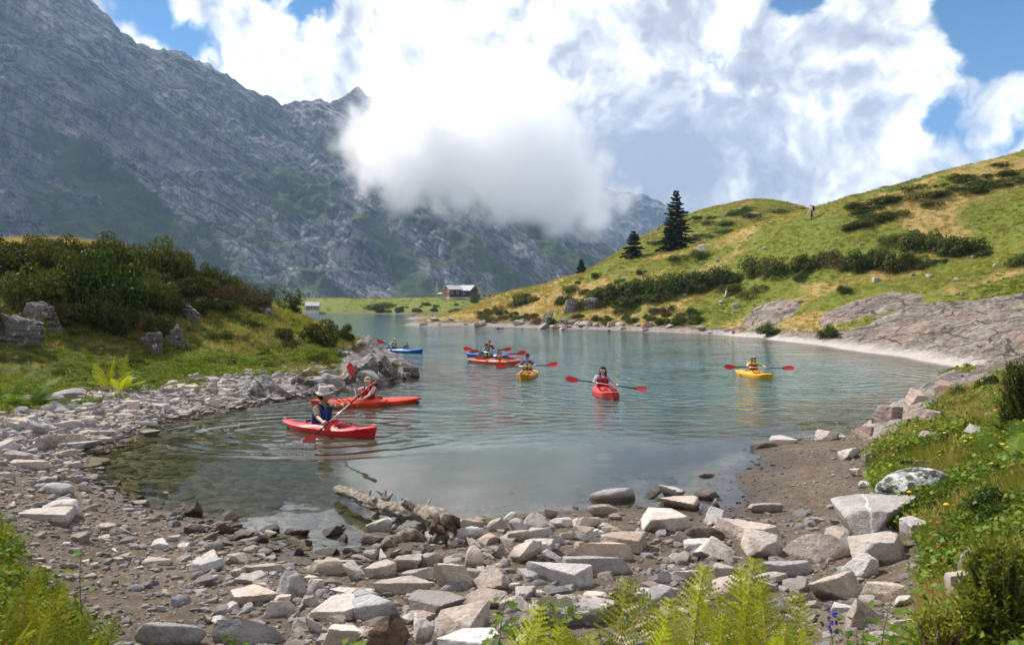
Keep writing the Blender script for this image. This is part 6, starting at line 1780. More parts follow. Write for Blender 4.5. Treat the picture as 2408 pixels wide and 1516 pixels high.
# 7 blue kayak behind it
hd7 = R(335)
make_kayak('blue kayak half hidden behind the orange double kayak', BLUE, (-1.22, 40.3, 0), hd7, L=3.1, cock=(-.3, .24), seats=(-.05,))
pA = pt(c6(1237, 300), 39.6); pB = pt(c6(1737, 270), 39.9)
make_paddle('paddle of the person in the red cap behind the double kayak', pA, pB, (0, -.9, .4), (0, -.9, .4), 1.1)
make_person('person in a red cap and striped life vest sitting behind the double kayak', (-1.24, 40.3, .08), hd7 - 1.1, 1.02, boat=hd7, hands= {-1: on_shaft(pA, pB, c6(1400, 291)), 1: on_shaft(pA, pB, c6(1540, 283)), 'axis': unit(pB-pA)}, lean=.03, skin=SK_B, voxel=.013,
            shirt=(.10, .06, .09), vest=(.04, .035, .05), panel=(.68, .45, .18), hat='cap', hat_col=(.55, .02, .06), hair='short', hair_col=(.08, .05, .03))
# 8 blue tandem far left
hd8 = R(323)
make_kayak('bright blue double kayak farthest left beyond the rocky point', BLUE, (-6.75, 44.4, 0), hd8, L=3.9, cock=(-.55, .32), seats=(-.40, .12), hatch=False)
pA = pt(c6(147, 168), 44.0); pB = pt(c6(520, 282), 44.6)
make_paddle('paddle raised at the left of the bright blue double kayak', pA, pB, (0, -.9, .4), (0, -.8, .5), 1.15)
make_person('adult in white cap and yellow life vest in the back of the blue double kayak', (-7.12, 44.7, .06), hd8 - .3, 1.0, boat=hd8, hands= {-1: on_shaft(pA, pB, c6(285, 212)), 1: on_shaft(pA, pB, c6(395, 242)), 'axis': unit(pB-pA)}, lean=.05, head_yaw=.2, skin=SK_B, voxel=.013,
            shirt=(.40, .50, .60), vest=(.12, .12, .10), panel=(.66, .56, .04), hat='cap', hat_col=(.78, .78, .78), hair='short', hair_col=(.1, .06, .04))
make_person('small child with turquoise cap leaning forward in the front of the blue double kayak', (-6.35, 44.1, .06), hd8 - .4, .72, boat=hd8, hands=None, lean=.30, head_pitch=.25, skin=SK_B, voxel=.012,
            shirt=(.10, .12, .20), vest=(.03, .04, .07), panel=(.70, .42, .26), hat='cap', hat_col=(.03, .30, .42), hair='short', hair_col=(.06, .04, .03))
# hiker on the ridge
hp = hit(*src(2100 + 610/15.16, 500 + 1200/15.16), ymin=60)
hz = hp[2]
pA = np.array([hp[0]-.46, hp[1]-.05, hz]); 
hiker = make_person('hiker in white hat and pink shirt with a dark backpack walking along the ridge', (hp[0], hp[1], hz + .92), R(190), 1.02, {-1: (hp[0]-.42, hp[1]+.18, hz+1.02), 1: (hp[0]-.40, hp[1]-.22, hz+1.0), 'axis': (0.1, 0, 1)}, lean=.22, skin=SK_B, voxel=.016,
            shirt=(.62, .42, .40), hat='bucket', hat_col=(.74, .70, .66), hair='short', hair_col=(.2, .13, .08), shorts=(.04, .045, .07),
            legs=[(1, (0, .09, .02), (.14, .10, -.40), (.06, .10, -.84), (.22, .11, -.88)), (-1, (0, -.09, .02), (-.06, -.10, -.42), (-.36, -.10, -.76), (-.24, -.10, -.86))], sleeve=1.5)
bp = thing('backpack', 'dark backpack with a rolled mat carried by the hiker on the ridge', 'backpack', (hp[0]+.13, hp[1]-.02, hz+1.22))
b = MB(); b.ell((.05, 0, .06), (.13, .17, .28), None, 16, 10); b.ell((.14, 0, -.05), (.07, .12, .14)); b.build('bag', cloth((.035, .035, .06)), bp)
b = MB(); b.ell((.03, 0, .32), (.11, .14, .08)); b.build('lid', cloth((.07, .075, .11)), bp)
b = MB(); b.tube([(.12, -.02, -.26), (.30, -.04, -.10), (.48, -.06, .08)], .018, 6); b.build('strapped_pole', plain('pole', (.10, .07, .05), .6), bp)
for q in (1, -1):
    b = MB(); b.tube([(-.04, .09*q, .26), (-.16, .10*q, .22), (-.22, .10*q, .02), (-.08, .12*q, -.16)], .02, 6); b.build('strap', cloth((.03, .03, .04)), bp)
for k, (dx, dy) in enumerate(((-.42, .18), (-.40, -.22))):
    gz_ = float(ground_z(hp[0]+dx-.05, hp[1]+dy))
    pole = thing('trekking_pole', ['pale trekking pole on the far side of the hiker', 'pale trekking pole on the near side of the hiker'][k], 'pole', (hp[0]+dx, hp[1]+dy, gz_))
    b = MB(); b.tube([(-.06, 0, 0), (0, 0, hz+1.02-gz_)], .012, 6); b.build('shaft', plain('pale_pole', (.6, .56, .5), .4), pole)
    b = MB(); b.tube([(-.002, 0, hz+.96-gz_), (.002, 0, hz+1.12-gz_)], .02, 6); b.build('handle', M_BLACK, pole)
flush_fused()
# spray where the blade leaves the water
def splash(label, x, y, r, n, seed):
    rg = np.random.default_rng(seed); b = MB(); V0, F0_ = ICO[1]
    for k in range(n):
        a = rg.uniform(0, 6.28); q = rg.random()**.6*r
        sz = rg.uniform(.004, .013)
        b.add(V0*np.array([sz*1.5, sz*1.2, sz]) + np.array([q*math.cos(a)*1.5, q*math.sin(a)*.6, rg.random()**2*.10*(1-q/r)]), F0_)
    m, g, out = new_mat('spray')
    pbr(g, out, (.70, .74, .76), .15, None, .5, Transmission_Weight=.6)
    o = b.build('splash', m, None, loc=(x, y, .004)); kind(o, 'stuff', label)
q = at_height(*c1(400, 1290), 0)
splash('white spray round the dipped paddle blade', q[0], q[1], .24, 130, 1)
q = at_height(*c1(1175, 920), 0)
splash('white spray round the boy\'s paddle', q[0], q[1], .10, 40, 2)

# ================================================================ VEGETATION
def mat_leaf(name, dark, mid, light, trans=0.35, rough=0.5, inst=False, tipcol=None, warm=None):
    m, g, out = new_mat(name)
    isl = g.n('ShaderNodeNewGeometry').outputs['Random Per Island']
    rnd = g.attr('tint', 'INSTANCER') if inst else g.rand()
    v = g.m('MULTIPLY_ADD', isl, 0.55, g.m('MULTIPLY', rnd, 0.45))
    c = g.ramp(v, [(0.12, dark), (0.45, mid), (0.85, light)])
    if warm: c = g.mix(g.m('GREATER_THAN', g.m('FRACT', g.m('MULTIPLY', isl, 13.7)), 1 - warm[1]), c, warm[0])
    if tipcol: c = g.mix(g.m('MULTIPLY', g.attr('h'), g.m('MULTIPLY', rnd, tipcol[1])), c, tipcol[0])
    d = g.n('ShaderNodeBsdfDiffuse', {'Color': c})
    t = g.n('ShaderNodeBsdfTranslucent', {'Color': g.mix(1.0, c, (1.25, 1.2, 0.6), 'MULTIPLY')})
    gl = g.n('ShaderNodeBsdfGlossy', {'Color': (1, 1, 1, 1), 'Roughness': rough})
    s = g.n('ShaderNodeMixShader', {0: trans, 1: d.outputs[0], 2: t.outputs[0]})
    s2 = g.n('ShaderNodeMixShader', {0: 0.008, 1: s.outputs[0], 2: gl.outputs[0]})
    g.set(out.inputs[0], s2.outputs[0])
    return m
ML_GRASS = mat_leaf('grass_blade', (0.08, 0.11, 0.014), (0.185, 0.215, 0.028), (0.33, 0.33, 0.05), 0.4, inst=True, tipcol=((0.46, 0.36, 0.13), 0.55))
ML_DRY = mat_leaf('dry_grass_blade', (0.22, 0.155, 0.05), (0.40, 0.295, 0.105), (0.58, 0.45, 0.20), 0.35, inst=True)
ML_HERB = mat_leaf('herb_leaf', (0.055, 0.10, 0.014), (0.11, 0.18, 0.022), (0.20, 0.27, 0.035), 0.35, inst=True, warm=((0.30, 0.16, 0.04), 0.06))
ML_FERN = mat_leaf('fern_leaf', (0.17, 0.23, 0.010), (0.34, 0.39, 0.018), (0.50, 0.51, 0.035), 0.42, warm=((0.42, 0.30, 0.04), 0.08))
ML_FERN2 = mat_leaf('bracken_leaf', (0.055, 0.105, 0.014), (0.10, 0.17, 0.02), (0.18, 0.25, 0.03), 0.4)
ML_SHRUB = mat_leaf('shrub_leaf', (0.020, 0.034, 0.007), (0.048, 0.068, 0.013), (0.105, 0.118, 0.024), 0.25, 0.4, warm=((0.17, 0.095, 0.03), 0.05))
ML_ALDER = mat_leaf('alder_leaf', (0.025, 0.045, 0.010), (0.055, 0.088, 0.018), (0.11, 0.15, 0.035), 0.3, 0.3)
ML_JUN = mat_leaf('juniper_leaf', (0.028, 0.044, 0.009), (0.060, 0.080, 0.014), (0.115, 0.132, 0.024), 0.2, 0.5)
ML_HEATH = mat_leaf('heath_leaf', (0.045, 0.03, 0.018), (0.085, 0.06, 0.028), (0.12, 0.105, 0.03), 0.2, 0.6)
ML_NEEDLE = mat_leaf('needle', (0.012, 0.022, 0.007), (0.028, 0.042, 0.012), (0.058, 0.070, 0.020), 0.12, 0.5)
M_STEM = plain('stem', (0.11, 0.075, 0.05), 0.85, 0.3, 20, 0.1, 0.4)
M_TRUNK = plain('bark', (0.10, 0.075, 0.055), 0.95, 0.35, 12, 0.1, 0.8)
M_GSTEM = plain('green_stem', (0.12, 0.15, 0.03), 0.7, 0.3)

def blades(seed, n, h, w, spread, lean=0.5, mat=None, name='tuft', seg=3):
    rg = np.random.default_rng(seed); V = []; F = []; H = []
    for i in range(n):
        a = rg.uniform(0, 6.28); r = spread*math.sqrt(rg.random()); b = np.array([r*math.cos(a), r*math.sin(a), -0.02])
        la = a + rg.uniform(-.9, .9); ln = lean*rg.uniform(.25, 1.0); hh = h*rg.uniform(.55, 1.1); ww = w*rg.uniform(.7, 1.2)
        fd = rg.uniform(0, 6.28); sd = np.array([math.cos(fd), math.sin(fd), 0])
        o = len(V)
        for k in range(seg+1):
            t = k/seg
            c = b + np.array([math.cos(la), math.sin(la), 0])*ln*hh*t*t + np.array([0, 0, hh*t*(1-.25*ln*t)])
            wk = ww*(1 - t)**.7
            if k < seg: V += [c - sd*wk/2, c + sd*wk/2]; H += [t, t]
            else: V += [c]; H += [1.0]
        for k in range(seg-1): F.append([o+2*k, o+2*k+1, o+2*k+3, o+2*k+2])
        F.append([o+2*seg-2, o+2*seg-1, o+2*seg])
    return mk_mesh(name, V, F, mat, False, {'h': H})
def leaf_quads(P, N, size, rg, aspect=0.55, fold=0.25):
    """diamond leaves at points P facing roughly N"""
    n = len(P)
    N = N / (np.linalg.norm(N, axis=1)[:, None] + 1e-9)
    t = rg.normal(size=(n, 3)); t -= N*(t*N).sum(1)[:, None]; t /= np.linalg.norm(t, axis=1)[:, None] + 1e-9
    b = np.cross(N, t); sz = size*rg.uniform(.6, 1.25, n)[:, None]
    V = np.stack([P - t*sz*.5, P + b*sz*.5*aspect + N*sz*fold*.3, P + t*sz*.5 - N*sz*.1, P - b*sz*.5*aspect + N*sz*fold*.3], 1).reshape(-1, 3)
    return V, np.arange(4*n).reshape(-1, 4)
def crown_mesh(seed, n, size, lobes=14, flat=0.8, mat=None, name='foliage', aspect=.55, inner=.35, updir=.4):
    """leaves spread through a heap of uneven lobes; unit radius, standing on z=0"""
    rg = np.random.default_rng(seed); P = []; N = []
    cs = []
    for i in range(lobes):
        a = rg.uniform(0, 6.28); r = .68*math.sqrt(rg.random()); z = (.15 + .75*rg.random()*(1-r*.75))*flat
        cs.append((np.array([r*math.cos(a), r*math.sin(a), z]), rg.uniform(.20, .38)))
    tot = sum(c[1]**2 for c in cs)
    for c, rad in cs:
        k = int(n*rad*rad/tot)
        d = rg.normal(size=(k, 3)); d[:, 2] = np.abs(d[:, 2])*rg.choice([1, 1, 1, -1], k); d /= np.linalg.norm(d, axis=1)[:, None]
        rr = rad*(1 - inner*rg.random(k)**2)*(1 + .22*noise3(d[:, 0]*2.5+c[0]*9, d[:, 1]*2.5+c[1]*9, d[:, 2]*2.5, seed))
        P.append(c + d*rr[:, None]*np.array([1, 1, .85])); N.append(d + rg.normal(size=(k, 3))*.55 + np.array([0, 0, updir]))
    P = np.concatenate(P); N = np.concatenate(N)
    keep = P[:, 2] > -.02; P = P[keep]; N = N[keep]
    V, F = leaf_quads(P, N, size, rg, aspect)
    return mk_mesh(name, V, F, mat, False)
def stems_mesh(seed, n, h=.8, r=.02, spread=.5, mat=None):
    rg = np.random.default_rng(seed); b = MB()
    for i in range(n):
        a = rg.uniform(0, 6.28); e = np.array([spread*math.cos(a)*rg.random(), spread*math.sin(a)*rg.random(), h*rg.uniform(.6, 1)])
        m = e*.5 + rg.normal(size=3)*.05; b.tube([np.array([0, 0, -.05]), m, e], [r, r*.7, r*.3], 5)
        for k in range(2):
            q = m + (e-m)*rg.random(); b.tube([q, q + rg.normal(size=3)*.12 + np.array([0, 0, .12]), q + rg.normal(size=3)*.2 + np.array([0, 0, .25])], [r*.45, r*.3, r*.15], 4)
    return b.mesh('stems', mat or M_STEM)
SHRUB_KINDS = {
    'shrub': [crown_mesh(20+i, 3800, .085, 16, .85, ML_SHRUB) for i in range(3)],
    'alder': [crown_mesh(30+i, 3600, .085, 18, 1.0, ML_ALDER, inner=.6) for i in range(2)],
    'juniper': [crown_mesh(40+i, 3600, .075, 22, .55, ML_JUN, aspect=.3) for i in range(3)],
    'heath': [crown_mesh(50+i, 1800, .085, 14, .5, ML_HEATH, aspect=.35) for i in range(2)],
    'far': [crown_mesh(60+i, 2400, .095, 18, .62, ML_JUN, aspect=.55) for i in range(3)],
}
STEM_MESH = [stems_mesh(70+i, 7) for i in range(2)]
_vc = [0]
def shrub(kindn, u0, v0, u1, v1, label, group=None, ymin=14, sink=.12, name='shrub', cat='shrub', Y=None, wid=1.0):
    """a bush filling the picture box, standing on the ground seen at the bottom of the box"""
    uc = (u0+u1)/2
    if Y is None:
        p = hit(uc, v1, ymin=ymin)
        if p is None or p[1] > 400: return None
    else:
        p = at_depth(uc, v1, Y); p[2] = ground_z(p[0], p[1])
    W = (u1-u0)/FPX*p[1]*wid; Hh = (v1-v0)/FPX*p[1]
    _vc[0] += 1
    rg = np.random.default_rng(_vc[0]*13)
    root = bpy.data.objects.new(name, None); COL.objects.link(root)
    root.location = (p[0], p[1]+W*.18, min(p[2], float(ground_z(p[0], p[1]+W*.18))) - Hh*sink)
    tag(root, label, cat, group)
    ms = SHRUB_KINDS[kindn]
    zmax = 1.0 if kindn in ('alder',) else {'shrub': .95, 'juniper': .72, 'heath': .68, 'far': .78}[kindn]
    o = link('foliage', ms[rg.integers(len(ms))], root, None, (0, 0, rg.uniform(0, 6.28)), (W*.66, W*.66, Hh*1.08*(1+sink)/zmax))
    if Hh*FPX/p[1] > 45:
        link('stems', STEM_MESH[_vc[0] % 2], root, None, (0, 0, rg.uniform(0, 6)), (W*.5, W*.5, Hh*.9))
    return root
# --- left mound
for a in [('shrub',-70,556,40,625,'leftmost dark rhododendron on the mound crest line'),('shrub',20,554,105,612,'dark rhododendron on the crest line right of the leftmost one'),('shrub',95,552,190,612,'dark rhododendron on the crest line by the dark top rock'),('alder',150,598,332,765,'tall leafy alder bush with glossy leaves on the left mound'),('shrub',-60,575,75,650,'dark rhododendron at the left edge of the mound crest'),('shrub',50,560,140,640,'dark rhododendron on the mound crest below the dry grass tips'),
          ('shrub',190,552,312,650,'broad rhododendron on the mound crest left of the highest dome'),('shrub',318,560,432,655,'domed rhododendron on the right shoulder of the mound'),('shrub',395,600,470,668,'dark bush just below the domed rhododendron'),('shrub',452,620,512,675,'small rounded bush on the falling mound crest'),
          ('shrub',500,640,560,690,'low dark bush on the falling crest left of the heath bush'),('heath',545,655,610,715,'reddish heath bush near the end of the mound crest'),('shrub',0,625,130,740,'dense green bush under the crest at the left edge'),('shrub',90,600,200,735,'dense green bush between the left-edge bush and the alder'),
          ('shrub',-120,690,60,800,'dense bush at the lower left edge of the mound'),('shrub',300,640,400,730,'dark bush to the right of the alder'),('heath',400,655,480,705,'brownish heath patch in the middle of the crest slope'),('heath',470,665,560,720,'brown heath patch behind the highest outcrop'),
          ('shrub',330,735,400,790,'low bush right of the alder foot'),('shrub',205,690,300,790,'dark bush at the foot of the alder'),('shrub',700,745,792,812,'rounded leafy bush at the right end of the mound'),('alder',790,765,835,805,'small leafy bush at the very right tip of the grass'),
          ('heath',560,690,640,730,'dark heath on the crest beside the jagged rock'),('juniper',480,770,540,800,'small dark cushion beside the mound outcrops'),('juniper',880,845,935,870,'low cushion on top of the rocky point'),('heath',690,880,740,905,'brown cushion in the grass above the shingle'),
          ('shrub',640,770,690,800,'small bush below the jagged rock'),('heath',820,800,860,826,'brown cushion near the right tip of the mound')]:
    shrub(*a, group='bushes on the left mound')
for i in range(22):
    u = [40, 130, 220, 310, 420, 500, 560, 620, 680, 740, 780, 250, 360, 460, 90, 540, 640, 180, 720, 590, 300, 800][i]; v = [850, 880, 830, 860, 830, 870, 800, 840, 815, 850, 870, 895, 905, 905, 915, 850, 880, 790, 890, 770, 800, 840][i]; w = 34 + 7*(i % 5)
    shrub(['heath', 'juniper', 'heath', 'shrub'][i % 4], u-w/2, v-w*.34, u+w/2, v, 'low dark cushion of heath or bilberry on the grassy lower slope of the mound', 'low cushions on the lower slope of the mound', sink=.3)
for i, (u, v, w) in enumerate([(20,700,110),(100,690,110),(260,640,110),(360,690,120),(430,700,100),(330,600,100),(70,760,120),(160,760,100),(280,720,100),(480,690,80),(540,705,80),(600,730,60),(240,620,110),(150,640,100),(-40,640,120),(390,740,90),(450,735,80),(20,800,80),(330,780,80),(520,735,70)]):
    shrub(['shrub', 'shrub', 'heath', 'juniper'][i % 4] if i % 4 != 3 else 'shrub', u-w/2, v-w*.52, u+w/2, v, 'dark green bush in the thick scrub on the upper left mound', 'scrub on the upper left mound')
# thin trees behind the mound crest
def leafy_tree(u, vtop, vbot, Y, width, label, seed, n=900):
    base = at_depth(u, vbot, Y); gz = float(ground_z(base[0], base[1])); top = at_depth(u, vtop, Y)
    Hh = top[2] - gz; W = width/FPX*Y
    root = thing('small_tree', label, 'tree', (base[0], base[1], gz - .1), 0, 'thin trees behind the mound')
    rg = np.random.default_rng(seed); b = MB(); P = []
    for k in range(7):
        e = np.array([rg.uniform(-.5, .5)*W, rg.uniform(-.3, .3)*W, Hh*rg.uniform(.75, 1.02)]); m = e*np.array([.35, .35, .5])
        b.tube([np.zeros(3), m, e], [.035, .025, .008], 5)
        for t in np.linspace(.3, 1, 16):
            q = (m*(1-t)*2*t*0 + (m*2*t if t < .5 else m + (e-m)*(t-.5)*2))
            tip = q + rg.normal(size=3)*np.array([.24*W, .2*W, .12*Hh])
            b.tube([q, (q+tip)/2 + rg.normal(size=3)*.03, tip], [.010, .007, .003], 4)
            for _ in range(n//110): P.append(q + (tip-q)*rg.uniform(.3, 1.1) + rg.normal(size=3)*.06)
    b.build('trunk', M_STEM, root)
    P = np.array(P); V, F = leaf_quads(P, rg.normal(size=P.shape) + np.array([0, -.2, .6]), .085, rg, .6)
    obj('crown', V, F, ML_ALDER, root, smooth=False)
leafy_tree(628, 662, 745, 41, 60, 'thin airy willow left of the leafy small tree, behind the jagged rock', 1, 800)
leafy_tree(692, 682, 752, 40, 48, 'small dense leafy tree right of the airy willow, beside the stone hut', 2, 1900)
leafy_tree(662, 690, 748, 42, 40, 'bare-stemmed thin shrubby tree between the willow and the dense small tree', 3, 330)
leafy_tree(596, 690, 740, 41, 36, 'low thin sapling at the left of the airy willow', 4, 450)
# --- right hillside
FARB = [(1385,668,1450,712),(1425,655,1500,708),(1470,645,1545,700),(1520,638,1600,694),(1570,632,1650,688),(1620,626,1700,678),(1665,622,1742,668),(1440,690,1520,722),(1700,640,1750,668),(1745,598,1800,650),(1785,600,1862,650),(1520,680,1590,710)]
for i, a in enumerate(FARB): shrub('far', *a, 'dark low juniper bush in the broad dark band across the hillside', 'dark bushes in the broad band on the hillside', ymin=40, name='shrub')
for i, (a, lb) in enumerate([((1868,590,1935,628),'left bush of the middle group on the hillside'),((1925,578,1995,622),'heather-topped bush of the middle group on the hillside'),((1990,592,2060,640),'bright leafy bush at the left of the upper right group'),((2040,572,2110,632),'large bush in the middle of the upper right group'),((2090,580,2160,636),'round bush at the lower right of the upper right group'),
              ((2080,550,2140,578),'flat bush on top of the upper right group'),((2130,536,2215,585),'highest dark bush of the upper right group'),((2185,552,2250,592),'bush between the highest bush and the right-end bush'),((2230,552,2312,598),'dark rounded bush at the right end of the upper right group'),
              ((2372,590,2430,628),'dark bush at the right edge of the hillside'),((1325,668,1360,692),'small dark bush low on the left of the hillside'),((1735,678,1790,702),'brown heath cushion above the leftmost bare slab'),((1975,668,2010,690),'small dark cushion above the middle bare slab'),((1870,640,1905,660),'small dark cushion below the middle group'),
              ((1780,762,1850,790),'leafy bush between the slabs at the waterline'),((1770,668,1812,686),'small brown cushion left of centre on the green slope'),((1630,585,1680,607),'low dark bush at the foot of the big spruce'),((1565,597,1640,612),'flat juniper right of the small spruce'),
              ((1920,765,1975,795),'sprouting leafy bush in a cleft of the slabs')]):
    shrub('heath' if 'brown' in lb or 'heather' in lb else 'alder' if 'leafy' in lb else 'far', *a, lb, 'bushes on the hillside', ymin=25)
_rg = np.random.default_rng(18)
for i in range(44):
    if i < 26: u = _rg.uniform(1370, 1760); v = np.interp(u, [1370, 1560, 1760], [712, 690, 668]) + _rg.uniform(-22, 14)
    else: u = _rg.uniform(1860, 2320); v = np.interp(u, [1860, 2100, 2320], [640, 632, 602]) + _rg.uniform(-20, 14)
    w = _rg.uniform(34, 74)
    shrub('far' if i % 4 else 'heath', u-w/2, v-w*.30, u+w/2, v+2, 'flat juniper spreading between the larger bushes of the hillside', 'flat bushes between the larger ones on the hillside', ymin=40, sink=.3)
_rg = np.random.default_rng(12)
for i in range(46):
    u = _rg.uniform(1990, 2420); vr = np.interp(u, [1990, 2080, 2200, 2300, 2420], [487, 462, 430, 400, 368])
    v = vr + _rg.uniform(4, 58); w = _rg.uniform(26, 70)
    shrub('far', u-w/2, v-w*.20, u+w/2, v+3, 'flat green juniper patch on the upper hillside ridge', 'juniper patches along the hillside ridge', ymin=50, sink=.3)
for i in range(40):
    u = _rg.uniform(1120, 1560); vr = np.interp(u, [1120, 1220, 1300, 1380, 1450, 1560], [722, 694, 668, 640, 607, 594])
    v = _rg.uniform(vr+8, min(vr+120, 760)); w = _rg.uniform(16, 44)
    shrub('far' if i % 3 else 'heath', u-w/2, v-w*.36, u+w/2, v+2, 'small low bush on the left foot of the hillside', 'small bushes on the left foot of the hillside', ymin=60, sink=.25)
for i in range(30):
    u = _rg.uniform(1240, 1640); v = _rg.uniform(735, 768); w = _rg.uniform(18, 46)
    shrub(['far', 'alder', 'heath'][i % 3], u-w/2, v-w*.5, u+w/2, v, 'small leafy bush just above the far waterline stones', 'small bushes above the far waterline', ymin=50, sink=.2)
for i in range(34):
    u = _rg.uniform(1520, 1900); vr = np.interp(u, [1520, 1600, 1700, 1800, 1900], [562, 522, 488, 470, 487]); v = vr + _rg.uniform(4, 60); w = _rg.uniform(20, 52)
    if v > np.interp(u, [1500, 1640, 1750, 1850, 1900], [590, 572, 545, 522, 510]): continue
    shrub('far', u-w/2, v-w*.2, u+w/2, v+2, 'dark juniper patch on the second hill behind the spruces', 'juniper patches on the second hill', ymin=125, sink=.3)
for i in range(46):
    u = _rg.uniform(880, 1250); v = _rg.uniform(716, 736); w = _rg.uniform(9, 26)
    if u < 1000: v = _rg.uniform(722, 736)
    shrub(['far', 'shrub'][i % 2], u-w/2, v-w*.42, u+w/2, v, 'small dark bush on the low far shore', 'bushes on the far shore', ymin=220, sink=.15)
for u0, v0, u1, v1, lb in [(850,708,925,728,'dark bush cap on the small far knoll'),(1105,688,1128,712,'round dark bush on the far ridge right of the houses')]: shrub('far', u0, v0, u1, v1, lb, None, ymin=220)

# --- spruces
def spruce(u, vtop, vbot, Y, wpx, label, seed, whorls=24):
    base = at_depth(u, vbot, Y); gz = float(ground_z(base[0], Y)); Hh = at_depth(u, vtop, Y)[2] - gz; Rm = wpx/2/FPX*Y
    root = thing('spruce_tree', label, 'tree', (base[0], Y, gz - .15), 0, 'spruces on the hillside')
    rg = np.random.default_rng(seed); b = MB()
    b.tube([[0, 0, 0], [.02*Hh*.3, 0, Hh*.5], [0, 0, Hh*.985]], [Hh*.022, Hh*.012, .01], 8); b.build('trunk', M_TRUNK, root)
    lb_ = MB(); P = []; D = []
    for w in range(whorls):
        t = (w + rg.uniform(-.3, .3))/whorls; z = Hh*(.05 + .92*t)
        R0 = Rm*(1.02*(1-t)**.78)*(0.85 + .15*math.sin(w*1.7)) + .12
        nb = int(5 + 6*(1-t))
        for k in range(nb):
            if rg.random() < .08: continue
            a = 2*math.pi*(k + rg.uniform(-.35, .35))/nb + w*.8; ln = R0*rg.uniform(.62, 1.12)
            dr = np.array([math.cos(a), math.sin(a), 0]); pts = [np.array([0, 0, z]) + dr*ln*s + np.array([0, 0, ln*(.10*s - .52*s*s*(1-t*.75) + .26*s**3)]) for s in np.linspace(0, 1, 6)]
            lb_.tube(pts, [.035*(1-t)+.012, .02, .016, .012, .009, .005], 4)
            m = int(14 + 26*ln/Rm)
            for s in np.linspace(.18, 1.0, m):
                i = min(int(s*5), 4); q = pts[i] + (pts[i+1]-pts[i])*(s*5-i)
                sd = np.cross(dr, [0, 0, 1]); tl = ln*.34*(1-s*.7) + .10
                for sg in (1, -1):
                    e = q + (sd*sg*.8 + dr*.55)*tl*rg.uniform(.5, 1.1) + np.array([0, 0, rg.uniform(-.12, .02)*tl - .05])
                    P.append((q+e)/2); D.append(e-q)
    lb_.build('branches', M_TRUNK, root)
    P = np.array(P); D = np.array(D); ln = np.linalg.norm(D, axis=1)[:, None]; d = D/ln
    V = []; 
    for r in range(3):
        nrm = np.array([0, 0, 1.0]) + rg.normal(size=P.shape)*.5; sdv = np.cross(d, nrm); sdv /= np.linalg.norm(sdv, axis=1)[:, None]
        off = rg.normal(size=P.shape)*.05; hw = (.055 + .02*rg.random(len(P)))[:, None]
        c = P + off; V.append(np.stack([c - D*.55, c + sdv*hw, c + D*.6 - np.array([0, 0, .03]), c - sdv*hw], 1))
    V = np.concatenate(V).reshape(-1, 3)
    obj('crown', V, np.arange(len(V)).reshape(-1, 4), ML_NEEDLE, root, smooth=False)
spruce(1589, 438, 577, 113, 96, 'tall dark spruce on the hillside ridge, the largest of three', 1, 27)
spruce(1490, 537, 600, 112, 62, 'half-height spruce with a gappy top left of the tall spruce', 2, 13)
spruce(1367, 605, 640, 119, 22, 'tiny dark spruce far down the ridge line', 3, 11)

# --- grass, dry grass, herbs (uncountable cover)
TUFT = [blades(80+i, 26, .30, .014, .10, .7, ML_GRASS) for i in range(3)]
SWARD = [blades(90+i, 26, .26, .045, .30, .8, ML_GRASS, seg=2) for i in range(3)]
DRYT = [blades(100+i, 22, .42, .012, .10, .6, ML_DRY) for i in range(2)]
DRYS = [blades(105+i, 24, .30, .040, .28, .7, ML_DRY, seg=2) for i in range(2)]
c_tuft = proto_collection('tufts', TUFT); c_sw = proto_collection('swards', SWARD); c_dry = proto_collection('dry_tufts', DRYT); c_drys = proto_collection('dry_swards', DRYS)
def herb_clump(seed, n=70, size=.05, h=.16):
    rg = np.random.default_rng(seed); P = np.stack([rg.normal(size=n)*.11, rg.normal(size=n)*.11, rg.random(n)**.7*h], -1)
    V, F = leaf_quads(P, rg.normal(size=(n, 3))*.6 + np.array([0, -.15, 1]), size, rg, .85, .1)
    return mk_mesh('herb', V, F, ML_HERB, False)
c_herb = proto_collection('herbs', [herb_clump(110+i) for i in range(3)] + [herb_clump(115, 50, .075, .22)])
def cover(name, coll, weight, n, seed, s0, s1, label, patchy=0.5, freq=.5, size_by_dist=0.0, toff=0.0):
    w = weight * VIS * (TZ > 0.03)
    w = w * np.clip(0.5 + patchy*2.2*fbm(TX*freq, TY*freq, 0, 3, seed), 0.02, 2)
    P, k = sample(w * _AREA, n, seed)
    rg = np.random.default_rng(seed)
    sc = rg.uniform(s0, s1, n)*(1 + size_by_dist*P[:, 1])
    tint = np.clip(0.5 + 1.3*fbm(P[:, 0]*freq*.7, P[:, 1]*freq*.7, 0, 3, seed+5) + rg.normal(size=n)*.16 + toff, 0, 1)
    return scatter(name, coll, P, sc, rg.uniform(0, 6.28, n), tint, label, tiltv=rg.normal(size=(n, 2))*.12)
gz_ = A_grass*(1-A_rock)
mo = gz_*MOUND
cover('grass', c_tuft, mo*(1-.7*np.clip(A_dry, 0, 1)), 15000, 201, .5, 1.2, 'green grass tufts on the left mound', .8, .35, toff=-.34)  # tint lowered so the tufts carry the mound's shade in their colour
cover('grass', c_dry, mo*np.clip(A_dry, 0.08, 1), 7000, 202, .5, 1.15, 'dry golden grass on the left mound', .7, .4, toff=-.3)  # darker tint here too, painting the mound's shaded side
cover('grass', c_dry, mo*sstep(TZ, 4.9, 5.5), 900, 206, 1.2, 1.9, 'tall dry grass tips on the mound crest', .2, .4)
cover('ground_cover', c_herb, mo*(sstep(TZ, 1.3, .5)+.1), 5000, 203, .6, 1.5, 'leafy herbs along the foot of the left mound', .9, .5)
hi = gz_*HILL
near_w = 1/np.maximum(TY, 30)
